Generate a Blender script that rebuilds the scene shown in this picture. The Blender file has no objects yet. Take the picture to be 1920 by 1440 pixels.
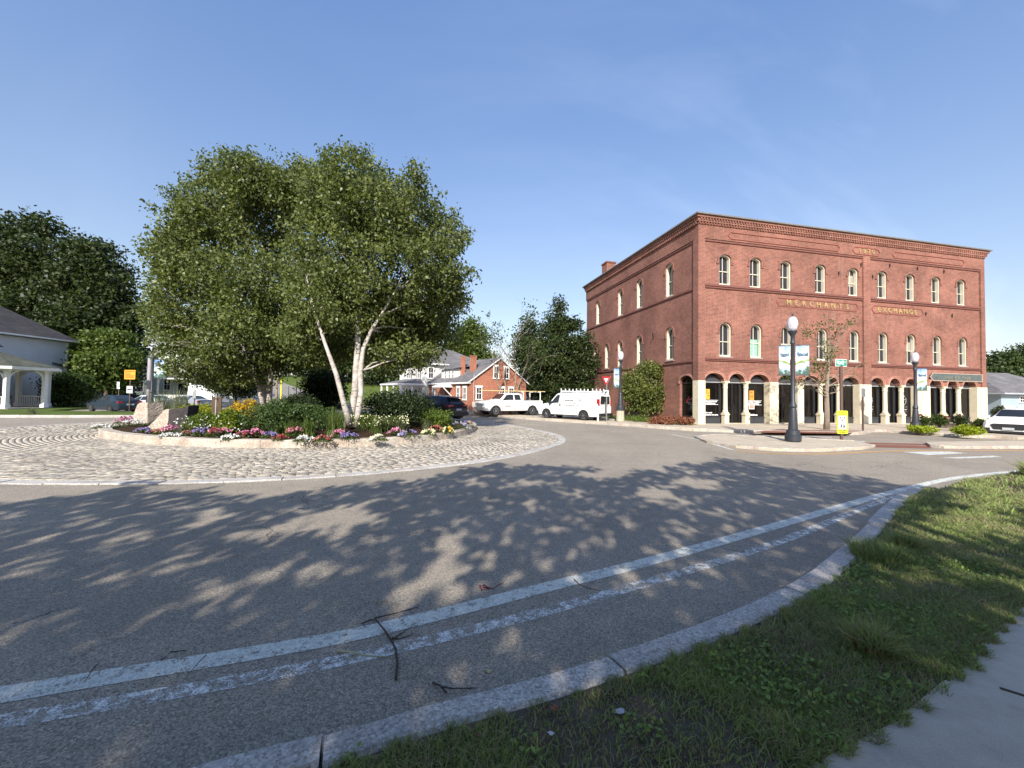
import bpy, math, random
import numpy as np
from mathutils import Vector, Matrix, geometry

R = math.radians
PI = math.pi
scene = bpy.context.scene
col = scene.collection

# ------------------------------------------------------------------ camera
FPX, PITCH, ROLL, EYE = 760.0, 0.0275, 0.0144, 1.6
cam_data = bpy.data.cameras.new("camera")
cam_data.sensor_width = 36.0
cam_data.lens = FPX / 1920.0 * 36.0
cam_data.clip_start = 0.05
cam_data.clip_end = 3000
cam = bpy.data.objects.new("camera", cam_data)
col.objects.link(cam)
cam.matrix_world = (Matrix.Translation((0, 0, EYE)) @ Matrix.Rotation(R(90) + PITCH, 4, 'X')
                    @ Matrix.Rotation(ROLL, 4, 'Z'))
scene.camera = cam

# ------------------------------------------------------------------ sky and sun
SUN_EL, SUN_AZ = R(33), math.atan2(-0.15, -0.985)      # the sun stands behind the camera, a little to the left
world = bpy.data.worlds.new("World")
scene.world = world
world.use_nodes = True
wn = world.node_tree
for n in list(wn.nodes): wn.nodes.remove(n)
w_out = wn.nodes.new('ShaderNodeOutputWorld')
w_bg = wn.nodes.new('ShaderNodeBackground')
w_sky = wn.nodes.new('ShaderNodeTexSky')
w_sky.sky_type = 'NISHITA'
w_sky.sun_disc = False
w_sky.sun_elevation = SUN_EL
w_sky.sun_rotation = SUN_AZ
w_sky.altitude = 100
w_sky.air_density = 1.0
w_sky.dust_density = 1.3
w_sky.ozone_density = 3.0
w_bg.inputs['Strength'].default_value = 0.15
# faint high cirrus, mostly to the upper right
w_tc = wn.nodes.new('ShaderNodeTexCoord'); w_mp = wn.nodes.new('ShaderNodeMapping'); w_mp.inputs['Rotation'].default_value = (0.2, 0.5, 0.6); w_mp.inputs['Scale'].default_value = (.8, 6.0, 3.0)
w_ns = wn.nodes.new('ShaderNodeTexNoise'); w_ns.inputs['Scale'].default_value = 1.3; w_ns.inputs['Detail'].default_value = 7; w_ns.inputs['Roughness'].default_value = .55; w_ns.inputs['Distortion'].default_value = .4
w_rp = wn.nodes.new('ShaderNodeValToRGB'); w_rp.color_ramp.elements[0].position = .46; w_rp.color_ramp.elements[1].position = .85
w_rp.color_ramp.elements[0].color = (0, 0, 0, 1); w_rp.color_ramp.elements[1].color = (.85, .82, .75, 1)
w_sp = wn.nodes.new('ShaderNodeSeparateXYZ'); w_mr = wn.nodes.new('ShaderNodeMapRange'); w_mr.inputs['From Min'].default_value = -.3; w_mr.inputs['From Max'].default_value = .8; w_mr.inputs['To Min'].default_value = .15
w_ml = wn.nodes.new('ShaderNodeMixRGB'); w_ml.blend_type = 'MULTIPLY'; w_ml.inputs[0].default_value = 1
w_ad = wn.nodes.new('ShaderNodeMixRGB'); w_ad.blend_type = 'ADD'; w_ad.inputs[0].default_value = 1
wn.links.new(w_tc.outputs['Generated'], w_mp.inputs[0]); wn.links.new(w_mp.outputs[0], w_ns.inputs['Vector']); wn.links.new(w_ns.outputs['Fac'], w_rp.inputs[0])
wn.links.new(w_tc.outputs['Generated'], w_sp.inputs[0]); wn.links.new(w_sp.outputs[0], w_mr.inputs[0])
wn.links.new(w_rp.outputs[0], w_ml.inputs[1]); wn.links.new(w_mr.outputs[0], w_ml.inputs[2])
# the photo's sky: deeper at the top, milky rather than cyan towards the horizon
w_gm = wn.nodes.new('ShaderNodeGamma'); w_gm.inputs[1].default_value = .76; wn.links.new(w_sky.outputs[0], w_gm.inputs[0])
w_el = wn.nodes.new('ShaderNodeMapRange'); w_el.inputs['From Min'].default_value = .02; w_el.inputs['From Max'].default_value = .75; wn.links.new(w_sp.outputs[2], w_el.inputs[0])
w_tn = wn.nodes.new('ShaderNodeMixRGB'); w_tn.inputs[1].default_value = (1.36, 1.18, 1.06, 1); w_tn.inputs[2].default_value = (.95, 1.15, 1.47, 1); wn.links.new(w_el.outputs[0], w_tn.inputs[0])
w_tm = wn.nodes.new('ShaderNodeMixRGB'); w_tm.blend_type = 'MULTIPLY'; w_tm.inputs[0].default_value = 1; wn.links.new(w_gm.outputs[0], w_tm.inputs[1]); wn.links.new(w_tn.outputs[0], w_tm.inputs[2])
wn.links.new(w_tm.outputs[0], w_ad.inputs[1]); wn.links.new(w_ml.outputs[0], w_ad.inputs[2])
wn.links.new(w_ad.outputs[0], w_bg.inputs[0])
wn.links.new(w_bg.outputs[0], w_out.inputs[0])

sd = bpy.data.lights.new("sun", 'SUN')
sd.energy = 4.8
sd.angle = R(0.5)
sd.color = (1.0, 0.945, 0.86)
sun = bpy.data.objects.new("sun", sd)
col.objects.link(sun)
SDIR = Vector((0.15, 0.985, 0)).normalized() * math.cos(SUN_EL) + Vector((0, 0, -math.sin(SUN_EL)))
sun.rotation_euler = SDIR.to_track_quat('-Z', 'Y').to_euler()

scene.view_settings.view_transform = 'Standard'
scene.view_settings.look = 'None'
scene.view_settings.gamma = 1.0
scene.view_settings.exposure = 0.70
scene.cycles.max_bounces = 6
scene.cycles.transparent_max_bounces = 8

# ------------------------------------------------------------------ pixel -> place helpers (layout measured on the photo)
def ray(u, v):
    a, b = u - 960.0, v - 720.0
    c, s = math.cos(ROLL), math.sin(ROLL)
    x, y = (c * a + s * b) / FPX, -(-s * a + c * b) / FPX
    cp, sp = math.cos(PITCH), math.sin(PITCH)
    return (x, cp - sp * y, sp + cp * y)
def gnd(u, v, z=0.0):
    r = ray(u, v); t = (z - EYE) / r[2]
    return (r[0] * t, r[1] * t)
def at(u, v, Y):
    r = ray(u, v); t = Y / r[1]
    return Vector((r[0] * t, Y, EYE + r[2] * t))
def atx(u, Y):
    return at(u, 740, Y).x

# ------------------------------------------------------------------ object helpers
def tag(o, label=None, cat=None, group=None, kind=None):
    if label: o['label'] = label
    if cat: o['category'] = cat
    if group: o['group'] = group
    if kind: o['kind'] = kind
    return o
def empty(name, loc=(0, 0, 0), rz=0.0, label=None, cat=None, group=None):
    o = bpy.data.objects.new(name, None)
    o.empty_display_size = 0.2
    o.location = loc; o.rotation_euler = (0, 0, rz)
    col.objects.link(o)
    return tag(o, label, cat, group)
def copy_tree(o, parent=None):
    c = o.copy(); col.objects.link(c); c.parent = parent
    for ch in list(o.children): copy_tree(ch, c)
    return c

class MB:
    """collects faces of one mesh; each face has a material slot"""
    def __init__(s): s.v, s.f, s.m, s.cur = [], [], [], 0
    def face(s, pts):
        n = len(s.v); s.v += [tuple(p) for p in pts]; s.f.append(tuple(range(n, n + len(pts)))); s.m.append(s.cur)
    def add(s, vs, fs, mat=None):
        n = len(s.v); s.v += [tuple(p) for p in vs]
        for f in fs: s.f.append(tuple(i + n for i in f)); s.m.append(s.cur if mat is None else mat)
        return s
    def box(s, x0, y0, z0, x1, y1, z1, M=None):
        vs = [(x, y, z) for z in (z0, z1) for y in (y0, y1) for x in (x0, x1)]
        if M is not None: vs = [tuple(M @ Vector(p)) for p in vs]
        return s.add(vs, [(0, 2, 3, 1), (4, 5, 7, 6), (0, 1, 5, 4), (2, 6, 7, 3), (0, 4, 6, 2), (1, 3, 7, 5)])
    def bar(s, a, b, w, h=None):
        """a rectangular bar from a to b"""
        a, b = Vector(a), Vector(b); h = h or w
        d = (b - a).normalized(); up = Vector((0, 0, 1)) if abs(d.z) < .95 else Vector((1, 0, 0))
        r = d.cross(up).normalized() * (w / 2); u = r.cross(d).normalized() * (h / 2)
        vs = [p + sx * r + sz * u for p in (a, b) for sz in (-1, 1) for sx in (-1, 1)]
        return s.add(vs, [(0, 1, 3, 2), (4, 6, 7, 5), (0, 4, 5, 1), (2, 3, 7, 6), (0, 2, 6, 4), (1, 5, 7, 3)])
    def prism(s, poly, z0, z1, top=True, bot=False):
        n = len(poly); vs = [(p[0], p[1], z0) for p in poly] + [(p[0], p[1], z1) for p in poly]
        fs = [(i, (i + 1) % n, n + (i + 1) % n, n + i) for i in range(n)]
        s.add(vs, fs)
        tr = geometry.tessellate_polygon([[Vector((p[0], p[1], 0)) for p in poly]])
        if top: s.add(vs[n:], tr)
        if bot: s.add(vs[:n], tr)
        return s
    def plate(s, outer, holes, d0, d1, axis='y', back=True):
        """polygon with holes in (a, z); thickness along y (or x) from d0 to d1"""
        loops = [outer] + list(holes)
        tr = geometry.tessellate_polygon([[Vector((p[0], p[1], 0)) for p in l] for l in loops])
        flat = [p for l in loops for p in l]
        P = (lambda a, z, d: (a, d, z)) if axis == 'y' else ((lambda a, z, d: (d, a, z)) if axis == 'x' else (lambda a, z, d: (a, z, d)))
        s.add([P(a, z, d0) for a, z in flat], tr)
        if back: s.add([P(a, z, d1) for a, z in flat], tr)
        for l in loops:
            n = len(l)
            s.add([P(a, z, d0) for a, z in l] + [P(a, z, d1) for a, z in l], [(i, (i + 1) % n, n + (i + 1) % n, n + i) for i in range(n)])
        return s
    def tube(s, pts, rad, n=8, cap=True):
        pts = [Vector(p) for p in pts]
        if not hasattr(rad, '__len__'): rad = [rad] * len(pts)
        k = len(s.v); ref = Vector((0.3, 0.9, 0.1)).normalized()
        for i, p in enumerate(pts):
            d = (pts[min(i + 1, len(pts) - 1)] - pts[max(i - 1, 0)])
            d = d.normalized() if d.length > 1e-9 else Vector((0, 0, 1))
            a = d.cross(ref if abs(d.dot(ref)) < .97 else Vector((1, 0, 0))).normalized(); b = d.cross(a)
            for j in range(n):
                t = 2 * PI * j / n
                s.v.append(tuple(p + (a * math.cos(t) + b * math.sin(t)) * rad[i]))
        for i in range(len(pts) - 1):
            for j in range(n):
                s.f.append((k + i * n + j, k + i * n + (j + 1) % n, k + (i + 1) * n + (j + 1) % n, k + (i + 1) * n + j)); s.m.append(s.cur)
        if cap:
            s.f.append(tuple(k + j for j in range(n))); s.m.append(s.cur)
            e = k + (len(pts) - 1) * n
            s.f.append(tuple(e + j for j in reversed(range(n)))); s.m.append(s.cur)
        return s
    def lathe(s, prof, c=(0, 0, 0), n=16):
        c = Vector(c); k = len(s.v)
        for r, z in prof:
            for j in range(n):
                t = 2 * PI * (j + .5) / n
                s.v.append((c.x + r * math.cos(t), c.y + r * math.sin(t), c.z + z))
        for i in range(len(prof) - 1):
            for j in range(n):
                s.f.append((k + i * n + j, k + i * n + (j + 1) % n, k + (i + 1) * n + (j + 1) % n, k + (i + 1) * n + j)); s.m.append(s.cur)
        s.f.append(tuple(k + j for j in reversed(range(n)))); s.m.append(s.cur)
        e = k + (len(prof) - 1) * n
        s.f.append(tuple(e + j for j in range(n))); s.m.append(s.cur)
        return s
    def cyl(s, a, b, r, n=16):
        return s.tube([a, b], r, n)
    def build(s, name, mats, parent=None, smooth=False, bevel=0.0, label=None, cat=None, group=None, kind=None, loc=None, rz=None):
        me = bpy.data.meshes.new(name)
        me.from_pydata(s.v, [], s.f)
        if not isinstance(mats, (list, tuple)): mats = [mats]
        for m in mats: me.materials.append(m)
        if len(mats) > 1: me.polygons.foreach_set('material_index', s.m)
        me.validate()
        fix_normals(me)
        if smooth: me.polygons.foreach_set('use_smooth', [True] * len(me.polygons))
        o = bpy.data.objects.new(name, me); col.objects.link(o)
        if smooth == 'auto':
            me.polygons.foreach_set('use_smooth', [True] * len(me.polygons)); me.set_sharp_from_angle(angle=R(35))
        if bevel:
            b = o.modifiers.new('bevel', 'BEVEL'); b.width = bevel; b.segments = 2; b.limit_method = 'ANGLE'; b.angle_limit = R(40)
        if parent: o.parent = parent
        if loc is not None: o.location = loc
        if rz is not None: o.rotation_euler = (0, 0, rz)
        return tag(o, label, cat, group, kind)

import bmesh
def fix_normals(me):
    if len(me.polygons) > 30000: return
    bm = bmesh.new(); bm.from_mesh(me)
    bmesh.ops.remove_doubles(bm, verts=bm.verts, dist=1e-5)
    bmesh.ops.recalc_face_normals(bm, faces=bm.faces)
    bm.to_mesh(me); bm.free()

def np_mesh(name, verts, faces, mats, parent=None, smooth=False, colors=None, **kw):
    """fast mesh from numpy arrays: faces is (n, k)"""
    me = bpy.data.meshes.new(name)
    nf, k = faces.shape
    me.vertices.add(len(verts)); me.vertices.foreach_set('co', verts.astype(np.float32).ravel())
    me.loops.add(nf * k); me.loops.foreach_set('vertex_index', faces.astype(np.int32).ravel())
    me.polygons.add(nf); me.polygons.foreach_set('loop_start', np.arange(0, nf * k, k, dtype=np.int32))
    me.polygons.foreach_set('loop_total', np.full(nf, k, dtype=np.int32))
    me.update(calc_edges=True)
    for m in (mats if isinstance(mats, (list, tuple)) else [mats]): me.materials.append(m)
    if smooth: me.polygons.foreach_set('use_smooth', [True] * nf)
    o = bpy.data.objects.new(name, me); col.objects.link(o)
    if parent: o.parent = parent
    return tag(o, **kw)

def text_mesh(name, txt, size, mat, parent=None, M=None, extrude=0.004, shear=0.0, bold=0.0, ax='CENTER', spacing=1.0, sx=1.0, **kw):
    cu = bpy.data.curves.new(name, 'FONT')
    cu.body = txt; cu.size = size; cu.extrude = extrude; cu.shear = shear; cu.offset = bold
    cu.align_x = ax; cu.align_y = 'CENTER'; cu.space_character = spacing; cu.resolution_u = 2
    tmp = bpy.data.objects.new(name + '_tmp', cu); col.objects.link(tmp)
    dg = bpy.context.evaluated_depsgraph_get()
    me = bpy.data.meshes.new_from_object(tmp.evaluated_get(dg))
    bpy.data.objects.remove(tmp); bpy.data.curves.remove(cu)
    me.materials.clear(); me.materials.append(mat)
    T = (M or Matrix.Identity(4)) @ Matrix.Rotation(R(90), 4, 'X') @ Matrix.Scale(sx, 4, (1, 0, 0))
    me.transform(T)
    me.name = name
    o = bpy.data.objects.new(name, me); col.objects.link(o)
    if parent: o.parent = parent
    return tag(o, **kw)

# ------------------------------------------------------------------ material helpers
class NT:
    def __init__(s, name):
        s.mat = bpy.data.materials.new(name); s.mat.use_nodes = True
        s.t = s.mat.node_tree; s.t.nodes.clear()
        s.out = s.t.nodes.new('ShaderNodeOutputMaterial')
    def n(s, typ, **kw):
        nd = s.t.nodes.new('ShaderNode' + typ)
        for k, v in kw.items():
            if k.startswith('i_'):
                key = k[2:]; key = int(key) if key.isdigit() else key.replace('_', ' ')
                nd.inputs[key].default_value = v
            else: setattr(nd, k, v)
        return nd
    def l(s, a, b): s.t.links.new(a, b)
    def coord(s, kind='Object'): return s.n('TexCoord').outputs[kind]
    def mapping(s, vec, scale=(1, 1, 1), rot=(0, 0, 0), loc=(0, 0, 0)):
        m = s.n('Mapping'); m.inputs['Scale'].default_value = scale; m.inputs['Rotation'].default_value = rot; m.inputs['Location'].default_value = loc
        s.l(vec, m.inputs['Vector']); return m.outputs[0]
    def noise(s, vec, scale, detail=3, rough=.55, dist=0.0):
        n = s.n('TexNoise'); n.inputs['Scale'].default_value = scale; n.inputs['Detail'].default_value = detail
        n.inputs['Roughness'].default_value = rough; n.inputs['Distortion'].default_value = dist
        if vec is not None: s.l(vec, n.inputs['Vector'])
        return n.outputs['Fac']
    def voro(s, vec, scale, feature='F1', out='Distance', rnd=1.0):
        n = s.n('TexVoronoi', feature=feature); n.inputs['Scale'].default_value = scale; n.inputs['Randomness'].default_value = rnd
        s.l(vec, n.inputs['Vector']); return n.outputs[out]
    def ramp(s, fac, stops, interp='LINEAR'):
        n = s.n('ValToRGB'); cr = n.color_ramp; cr.interpolation = interp
        while len(cr.elements) < len(stops): cr.elements.new(.5)
        for e, (p, c) in zip(cr.elements, stops):
            e.position = p; e.color = (c, c, c, 1) if not hasattr(c, '__len__') else (*c[:3], 1)
        s.l(fac, n.inputs[0]); return n.outputs[0]
    def mix(s, fac, a, b, mode='MIX'):
        n = s.n('MixRGB', blend_type=mode)
        for i, x in ((0, fac), (1, a), (2, b)):
            if hasattr(x, 'is_output') or hasattr(x, 'links'): s.l(x, n.inputs[i])
            elif i == 0: n.inputs[0].default_value = x
            else: n.inputs[i].default_value = (*x[:3], 1)
        return n.outputs[0]
    def math(s, op, a, b=0.0, c=None, clamp=False):
        n = s.n('Math', operation=op, use_clamp=clamp)
        for i, x in enumerate((a, b, c)):
            if x is None: continue
            if hasattr(x, 'links'): s.l(x, n.inputs[i])
            else: n.inputs[i].default_value = x
        return n.outputs[0]
    def sep(s, vec):
        n = s.n('SeparateXYZ'); s.l(vec, n.inputs[0]); return n.outputs
    def comb(s, x, y, z=0.0):
        n = s.n('CombineXYZ')
        for i, q in enumerate((x, y, z)):
            if hasattr(q, 'links'): s.l(q, n.inputs[i])
            else: n.inputs[i].default_value = q
        return n.outputs[0]
    def bump(s, h, strength=.3, dist=.01, normal=None):
        n = s.n('Bump'); n.inputs['Strength'].default_value = strength; n.inputs['Distance'].default_value = dist
        s.l(h, n.inputs['Height'])
        if normal is not None: s.l(normal, n.inputs['Normal'])
        return n.outputs[0]
    def pbr(s, color, rough=.7, metal=0.0, normal=None, spec=.5, **kw):
        p = s.n('BsdfPrincipled')
        if hasattr(color, 'links'): s.l(color, p.inputs['Base Color'])
        else: p.inputs['Base Color'].default_value = (*color[:3], 1)
        if hasattr(rough, 'links'): s.l(rough, p.inputs['Roughness'])
        else: p.inputs['Roughness'].default_value = rough
        p.inputs['Metallic'].default_value = metal
        p.inputs['Specular IOR Level'].default_value = spec
        if normal is not None: s.l(normal, p.inputs['Normal'])
        for k, v in kw.items(): p.inputs[k.replace('_', ' ')].default_value = v
        s.bsdf = p
        return p.outputs[0]
    def done(s, sh): s.l(sh, s.out.inputs['Surface']); return s.mat

def simple(name, c, rough=.6, metal=0.0, var=.12, vs=3.0, bump=.0, bs=60.0, spec=.5, **kw):
    t = NT(name); co = t.coord()
    n1 = t.noise(co, vs, 4); n2 = t.noise(co, vs * 9, 2)
    f = t.math('ADD', t.math('MULTIPLY', n1, .65), t.math('MULTIPLY', n2, .35))
    c0 = tuple(x * (1 - var * 1.6) for x in c); c1 = tuple(min(1, x * (1 + var * 1.6)) for x in c)
    cc = t.ramp(f, [(.3, c0), (.7, c1)])
    nm = t.bump(t.noise(co, bs, 3), bump, .01) if bump else None
    return t.done(t.pbr(cc, rough, metal, nm, spec, **kw))

def brick_mat(name, c1=(.25, .086, .060), c2=(.155, .052, .038), mortar=(.31, .195, .147), bw=.215, bh=.078):
    t = NT(name); co = t.coord(); x, y, z = t.sep(co)[:3]
    uv = t.comb(t.math('ADD', x, y), z)
    b = t.n('TexBrick'); b.offset = .5; t.l(uv, b.inputs['Vector'])
    b.inputs['Scale'].default_value = 1; b.inputs['Brick Width'].default_value = bw; b.inputs['Row Height'].default_value = bh
    b.inputs['Mortar Size'].default_value = .011; b.inputs['Mortar Smooth'].default_value = .2; b.inputs['Bias'].default_value = -.1
    b.inputs['Color1'].default_value = (*c1, 1); b.inputs['Color2'].default_value = (*c2, 1); b.inputs['Mortar'].default_value = (*mortar, 1)
    big = t.noise(co, .45, 5, .6); sm = t.noise(co, 6, 3)
    g = t.ramp(t.math('ADD', t.math('MULTIPLY', big, .7), t.math('MULTIPLY', sm, .3)), [(.32, .64), (.68, 1.28)])
    pt = t.sep(t.voro(t.mapping(co, (.5, .5, .9)), .8, out='Color'))[0]; g = t.mix(1.0, g, t.ramp(pt, [(0.0, .90), (1.0, 1.08)]), 'MULTIPLY')
    cc = t.mix(1.0, b.outputs[0], g, 'MULTIPLY')
    streak = t.ramp(t.noise(t.mapping(co, (1.5, 1.5, .25)), 2.2, 4), [(.58, 0.0), (.82, .22)])
    cc = t.mix(streak, cc, (.42, .33, .27))
    return t.done(t.pbr(cc, .85, 0, t.bump(b.outputs['Fac'], .25, .006), .25))

def siding_mat(name, c, pitch=.115, dirt=.1):
    t = NT(name); co = t.coord(); z = t.sep(co)[2]
    fr = t.math('FRACT', t.math('DIVIDE', z, pitch))
    line = t.ramp(fr, [(0.0, .55), (.1, 1.0), (1.0, .96)])
    n = t.ramp(t.noise(co, 1.3, 5), [(.3, 1 - dirt), (.7, 1.0)])
    cc = t.mix(1.0, t.mix(1.0, c, line, 'MULTIPLY'), n, 'MULTIPLY')
    return t.done(t.pbr(cc, .6, 0, t.bump(fr, .5, .02), .3))

def shingle_mat(name, c, c2=None):
    t = NT(name); co = t.coord(); x, y, z = t.sep(co)[:3]
    b = t.n('TexBrick'); t.l(t.comb(t.math('ADD', x, t.math('MULTIPLY', y, .9)), z), b.inputs['Vector'])
    b.inputs['Scale'].default_value = 1; b.inputs['Brick Width'].default_value = .33; b.inputs['Row Height'].default_value = .09
    b.inputs['Mortar Size'].default_value = .006
    b.inputs['Color1'].default_value = (*c, 1); b.inputs['Color2'].default_value = (*(c2 or tuple(q * .7 for q in c)), 1); b.inputs['Mortar'].default_value = (*tuple(q * .45 for q in c), 1)
    g = t.ramp(t.noise(co, .8, 6, .65), [(.3, .72), (.7, 1.25)])
    return t.done(t.pbr(t.mix(1.0, b.outputs[0], g, 'MULTIPLY'), .9, 0, None, .2))

def leaf_mat(name, c1, c2, trans=.35, tc=None, rough=.5, c3=None):
    """leaves: each leaf its own tone, plus slow clumps of colour, with light coming through"""
    t = NT(name)
    g = t.n('NewGeometry'); rnd = g.outputs['Random Per Island']
    big = t.noise(t.coord(), .9, 3)
    f = t.math('ADD', t.math('MULTIPLY', rnd, .75), t.math('MULTIPLY', t.math('SUBTRACT', big, .5), .8), clamp=True)
    stops = [(0.0, c1), (1.0, c2)] if c3 is None else [(0.0, c1), (.7, c2), (1.0, c3)]
    cc = t.ramp(f, stops)
    p = t.pbr(cc, rough, 0, None, .3)
    tr = t.n('BsdfTranslucent'); t.l(t.mix(1.0, cc, tc or (1.3, 1.5, .5), 'MULTIPLY'), tr.inputs['Color'])
    m = t.n('MixShader'); m.inputs[0].default_value = trans
    t.l(p, m.inputs[1]); t.l(tr.outputs[0], m.inputs[2])
    return t.done(m.outputs[0])
rng = np.random.default_rng(7)
random.seed(11)

# ------------------------------------------------------------------ ground materials
def asphalt_mat(name, base=(.340, .292, .230), speck=1.0, crack=True):
    t = NT(name); co = t.coord()
    a = t.voro(co, 120, out='Color'); av = t.sep(a)[0]
    b = t.noise(co, 260, 2); c = t.noise(co, .35, 5, .6); d = t.noise(co, 3.0, 5, .6)
    sp = t.ramp(t.math('ADD', t.math('MULTIPLY', av, .6), t.math('MULTIPLY', b, .4)), [(.2, .46), (.45, .82), (.72, 1.12), (.86, 1.7)])
    cc = t.mix(speck, base, sp, 'MULTIPLY')
    cc = t.mix(1.0, cc, t.ramp(t.math('ADD', t.math('MULTIPLY', c, .6), t.math('MULTIPLY', d, .4)), [(.3, .78), (.7, 1.18)]), 'MULTIPLY')
    stain = t.ramp(t.noise(t.mapping(co, (.25, 1.1, 1)), .9, 6, .7), [(.56, 0.0), (.78, .35)])
    cc = t.mix(stain, cc, tuple(q * .55 for q in base))
    # faint tyre-polished and darker lanes running round the island
    sx_n, sy_n, _z = t.sep(co)[:3]
    dx, dy = t.math('ADD', sx_n, 7.0), t.math('SUBTRACT', sy_n, 15.7)
    dist = t.math('SQRT', t.math('ADD', t.math('MULTIPLY', dx, dx), t.math('MULTIPLY', dy, dy)))
    dist = t.math('ADD', dist, t.math('MULTIPLY', t.noise(co, .5, 3), .8))
    wv = t.math('SINE', t.math('MULTIPLY', dist, 3.3))
    cc = t.mix(t.math('MULTIPLY', t.ramp(wv, [(.0, 0.0), (.9, .22)]), t.ramp(t.noise(co, .25, 3), [(.35, .2), (.65, 1.0)])), cc, tuple(q * .62 for q in base))
    cc = t.mix(t.ramp(t.noise(co, 1.7, 6, .75), [(.60, 0.0), (.72, .30)]), cc, tuple(q * .6 for q in base))
    h = av
    if crack:
        wob = t.n('VectorMath', operation='ADD'); t.l(co, wob.inputs[0])
        nz = t.n('TexNoise'); nz.inputs['Scale'].default_value = 1.6; nz.inputs['Detail'].default_value = 6; t.l(co, nz.inputs['Vector'])
        sc = t.n('VectorMath', operation='SCALE'); sc.inputs['Scale'].default_value = 1.1; t.l(nz.outputs['Color'], sc.inputs[0]); t.l(sc.outputs[0], wob.inputs[1])
        v = t.voro(wob.outputs[0], .32, 'DISTANCE_TO_EDGE')
        line = t.ramp(v, [(0.0, .9), (.0014, .7), (.003, 0.0)])
        msk = t.ramp(t.noise(co, .55, 2), [(.5, 0.0), (.58, 1.0)])
        cc = t.mix(t.math('MULTIPLY', line, msk), cc, (.03, .03, .03))
    return t.done(t.pbr(cc, .82, 0, t.bump(h, .55, .006), .3))

def paint_mat(name, c, under=(.25, .215, .17), wear=.5, scale=9):
    t = NT(name); co = t.coord()
    n = t.math('ADD', t.math('MULTIPLY', t.noise(co, scale, 6, .7), .6), t.math('MULTIPLY', t.noise(co, scale * 11, 3, .6), .4))
    f = t.ramp(n, [(wear - .05, 0.0), (wear + .03, 1.0)])
    sp = t.ramp(t.sep(t.voro(co, 120, out='Color'))[0], [(.1, .6), (.9, 1.35)])
    cc = t.mix(1.0, c, t.ramp(t.noise(co, 40, 3), [(.3, .78), (.7, 1.05)]), 'MULTIPLY')
    cc = t.mix(1.0, cc, t.ramp(t.sep(t.voro(co, 120, out='Color'))[0], [(.1, .75), (.6, 1.0)]), 'MULTIPLY')
    p = t.pbr(cc, .75, 0, None, .3); tr = t.n('BsdfTransparent'); m = t.n('MixShader')   # worn-away paint lets the road show
    t.l(f, m.inputs[0]); t.l(tr.outputs[0], m.inputs[1]); t.l(p, m.inputs[2])
    return t.done(m.outputs[0])

def concrete_mat(name, c=(.42, .37, .3), joint=0):
    t = NT(name); co = t.coord()
    n = t.math('ADD', t.math('MULTIPLY', t.noise(co, .7, 5, .65), .55), t.math('MULTIPLY', t.noise(co, 7, 5, .6), .45))
    cc = t.ramp(n, [(.3, tuple(q * .74 for q in c)), (.7, tuple(min(1, q * 1.18) for q in c))])
    f = t.ramp(t.noise(co, 220, 2), [(.3, .78), (.7, 1.14)])
    cc = t.mix(t.ramp(t.noise(co, 2.3, 7, .75), [(.54, 0.0), (.70, .45)]), cc, tuple(q * .58 for q in c))
    cc = t.mix(1.0, cc, f, 'MULTIPLY')
    if joint:
        x, y = t.sep(co)[:2]
        for q in (x, y):
            fr = t.math('FRACT', t.math('DIVIDE', q, joint))
            ln = t.ramp(fr, [(0.0, 1.0), (.008, 1.0), (.014, 0.0)])
            cc = t.mix(ln, cc, tuple(q * .35 for q in c))
    return t.done(t.pbr(cc, .85, 0, t.bump(t.noise(co, 90, 4), .3, .004), .25))

def granite_mat(name, c=(.42, .40, .37), warm=.35, sp=90):
    t = NT(name); co = t.coord()
    v = t.sep(t.voro(co, sp, out='Color'))[0]
    cc = t.mix(1.0, c, t.ramp(v, [(.0, .55), (.35, .9), (.7, 1.05), (1.0, 1.4)]), 'MULTIPLY')
    cc = t.mix(t.ramp(t.noise(co, 1.6, 5, .7), [(.45, 0.0), (.75, warm)]), cc, (.36, .2, .12))
    cc = t.mix(1.0, cc, t.ramp(t.noise(co, 2.5, 5), [(.3, .75), (.7, 1.15)]), 'MULTIPLY')
    return t.done(t.pbr(cc, .8, 0, t.bump(t.noise(co, 35, 5, .7), .5, .012), .3))

def lawn_mat(name, c1, c2, c3):
    t = NT(name); co = t.coord()
    n = t.math('ADD', t.math('MULTIPLY', t.noise(co, .5, 6, .7), .5), t.math('MULTIPLY', t.noise(co, 14, 5, .7), .5))
    return t.done(t.pbr(t.ramp(n, [(.35, c1), (.52, c2), (.68, c3)]), .9, 0, t.bump(t.noise(co, 40, 4), .8, .04), .1))

m_asphalt = asphalt_mat('asphalt')
m_asphalt_far = asphalt_mat('asphalt_lot', (.28, .26, .23))
m_white_paint = paint_mat('white_line_paint', (.70, .70, .62), wear=.445)
m_worn_paint = paint_mat('worn_line_paint', (.80, .79, .74), wear=.515, scale=13)
m_yellow_paint = paint_mat('yellow_line_paint', (.60, .33, .12), wear=.36, under=(.3, .24, .18))
m_concrete = concrete_mat('sidewalk_concrete', (.50, .425, .32), 1.5)
m_concrete_near = concrete_mat('near_sidewalk_concrete', (.52, .455, .37))
m_granite = granite_mat('kerb_granite', (.46, .435, .40), .3)
m_granite_warm = granite_mat('island_kerb_granite', (.46, .41, .34), .55, 60)
m_soil = simple('soil', (.10, .078, .055), .95, var=.3, vs=7, bump=.9, bs=30, spec=.1)
m_mulch = simple('mulch', (.045, .026, .016), .95, var=.35, vs=14, bump=1.0, bs=45, spec=.1)
m_lawn = lawn_mat('lawn', (.05, .06, .018), (.10, .14, .03), (.19, .21, .06))
m_ground = lawn_mat('wild_ground', (.05, .05, .02), (.07, .09, .03), (.11, .12, .05))
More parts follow.
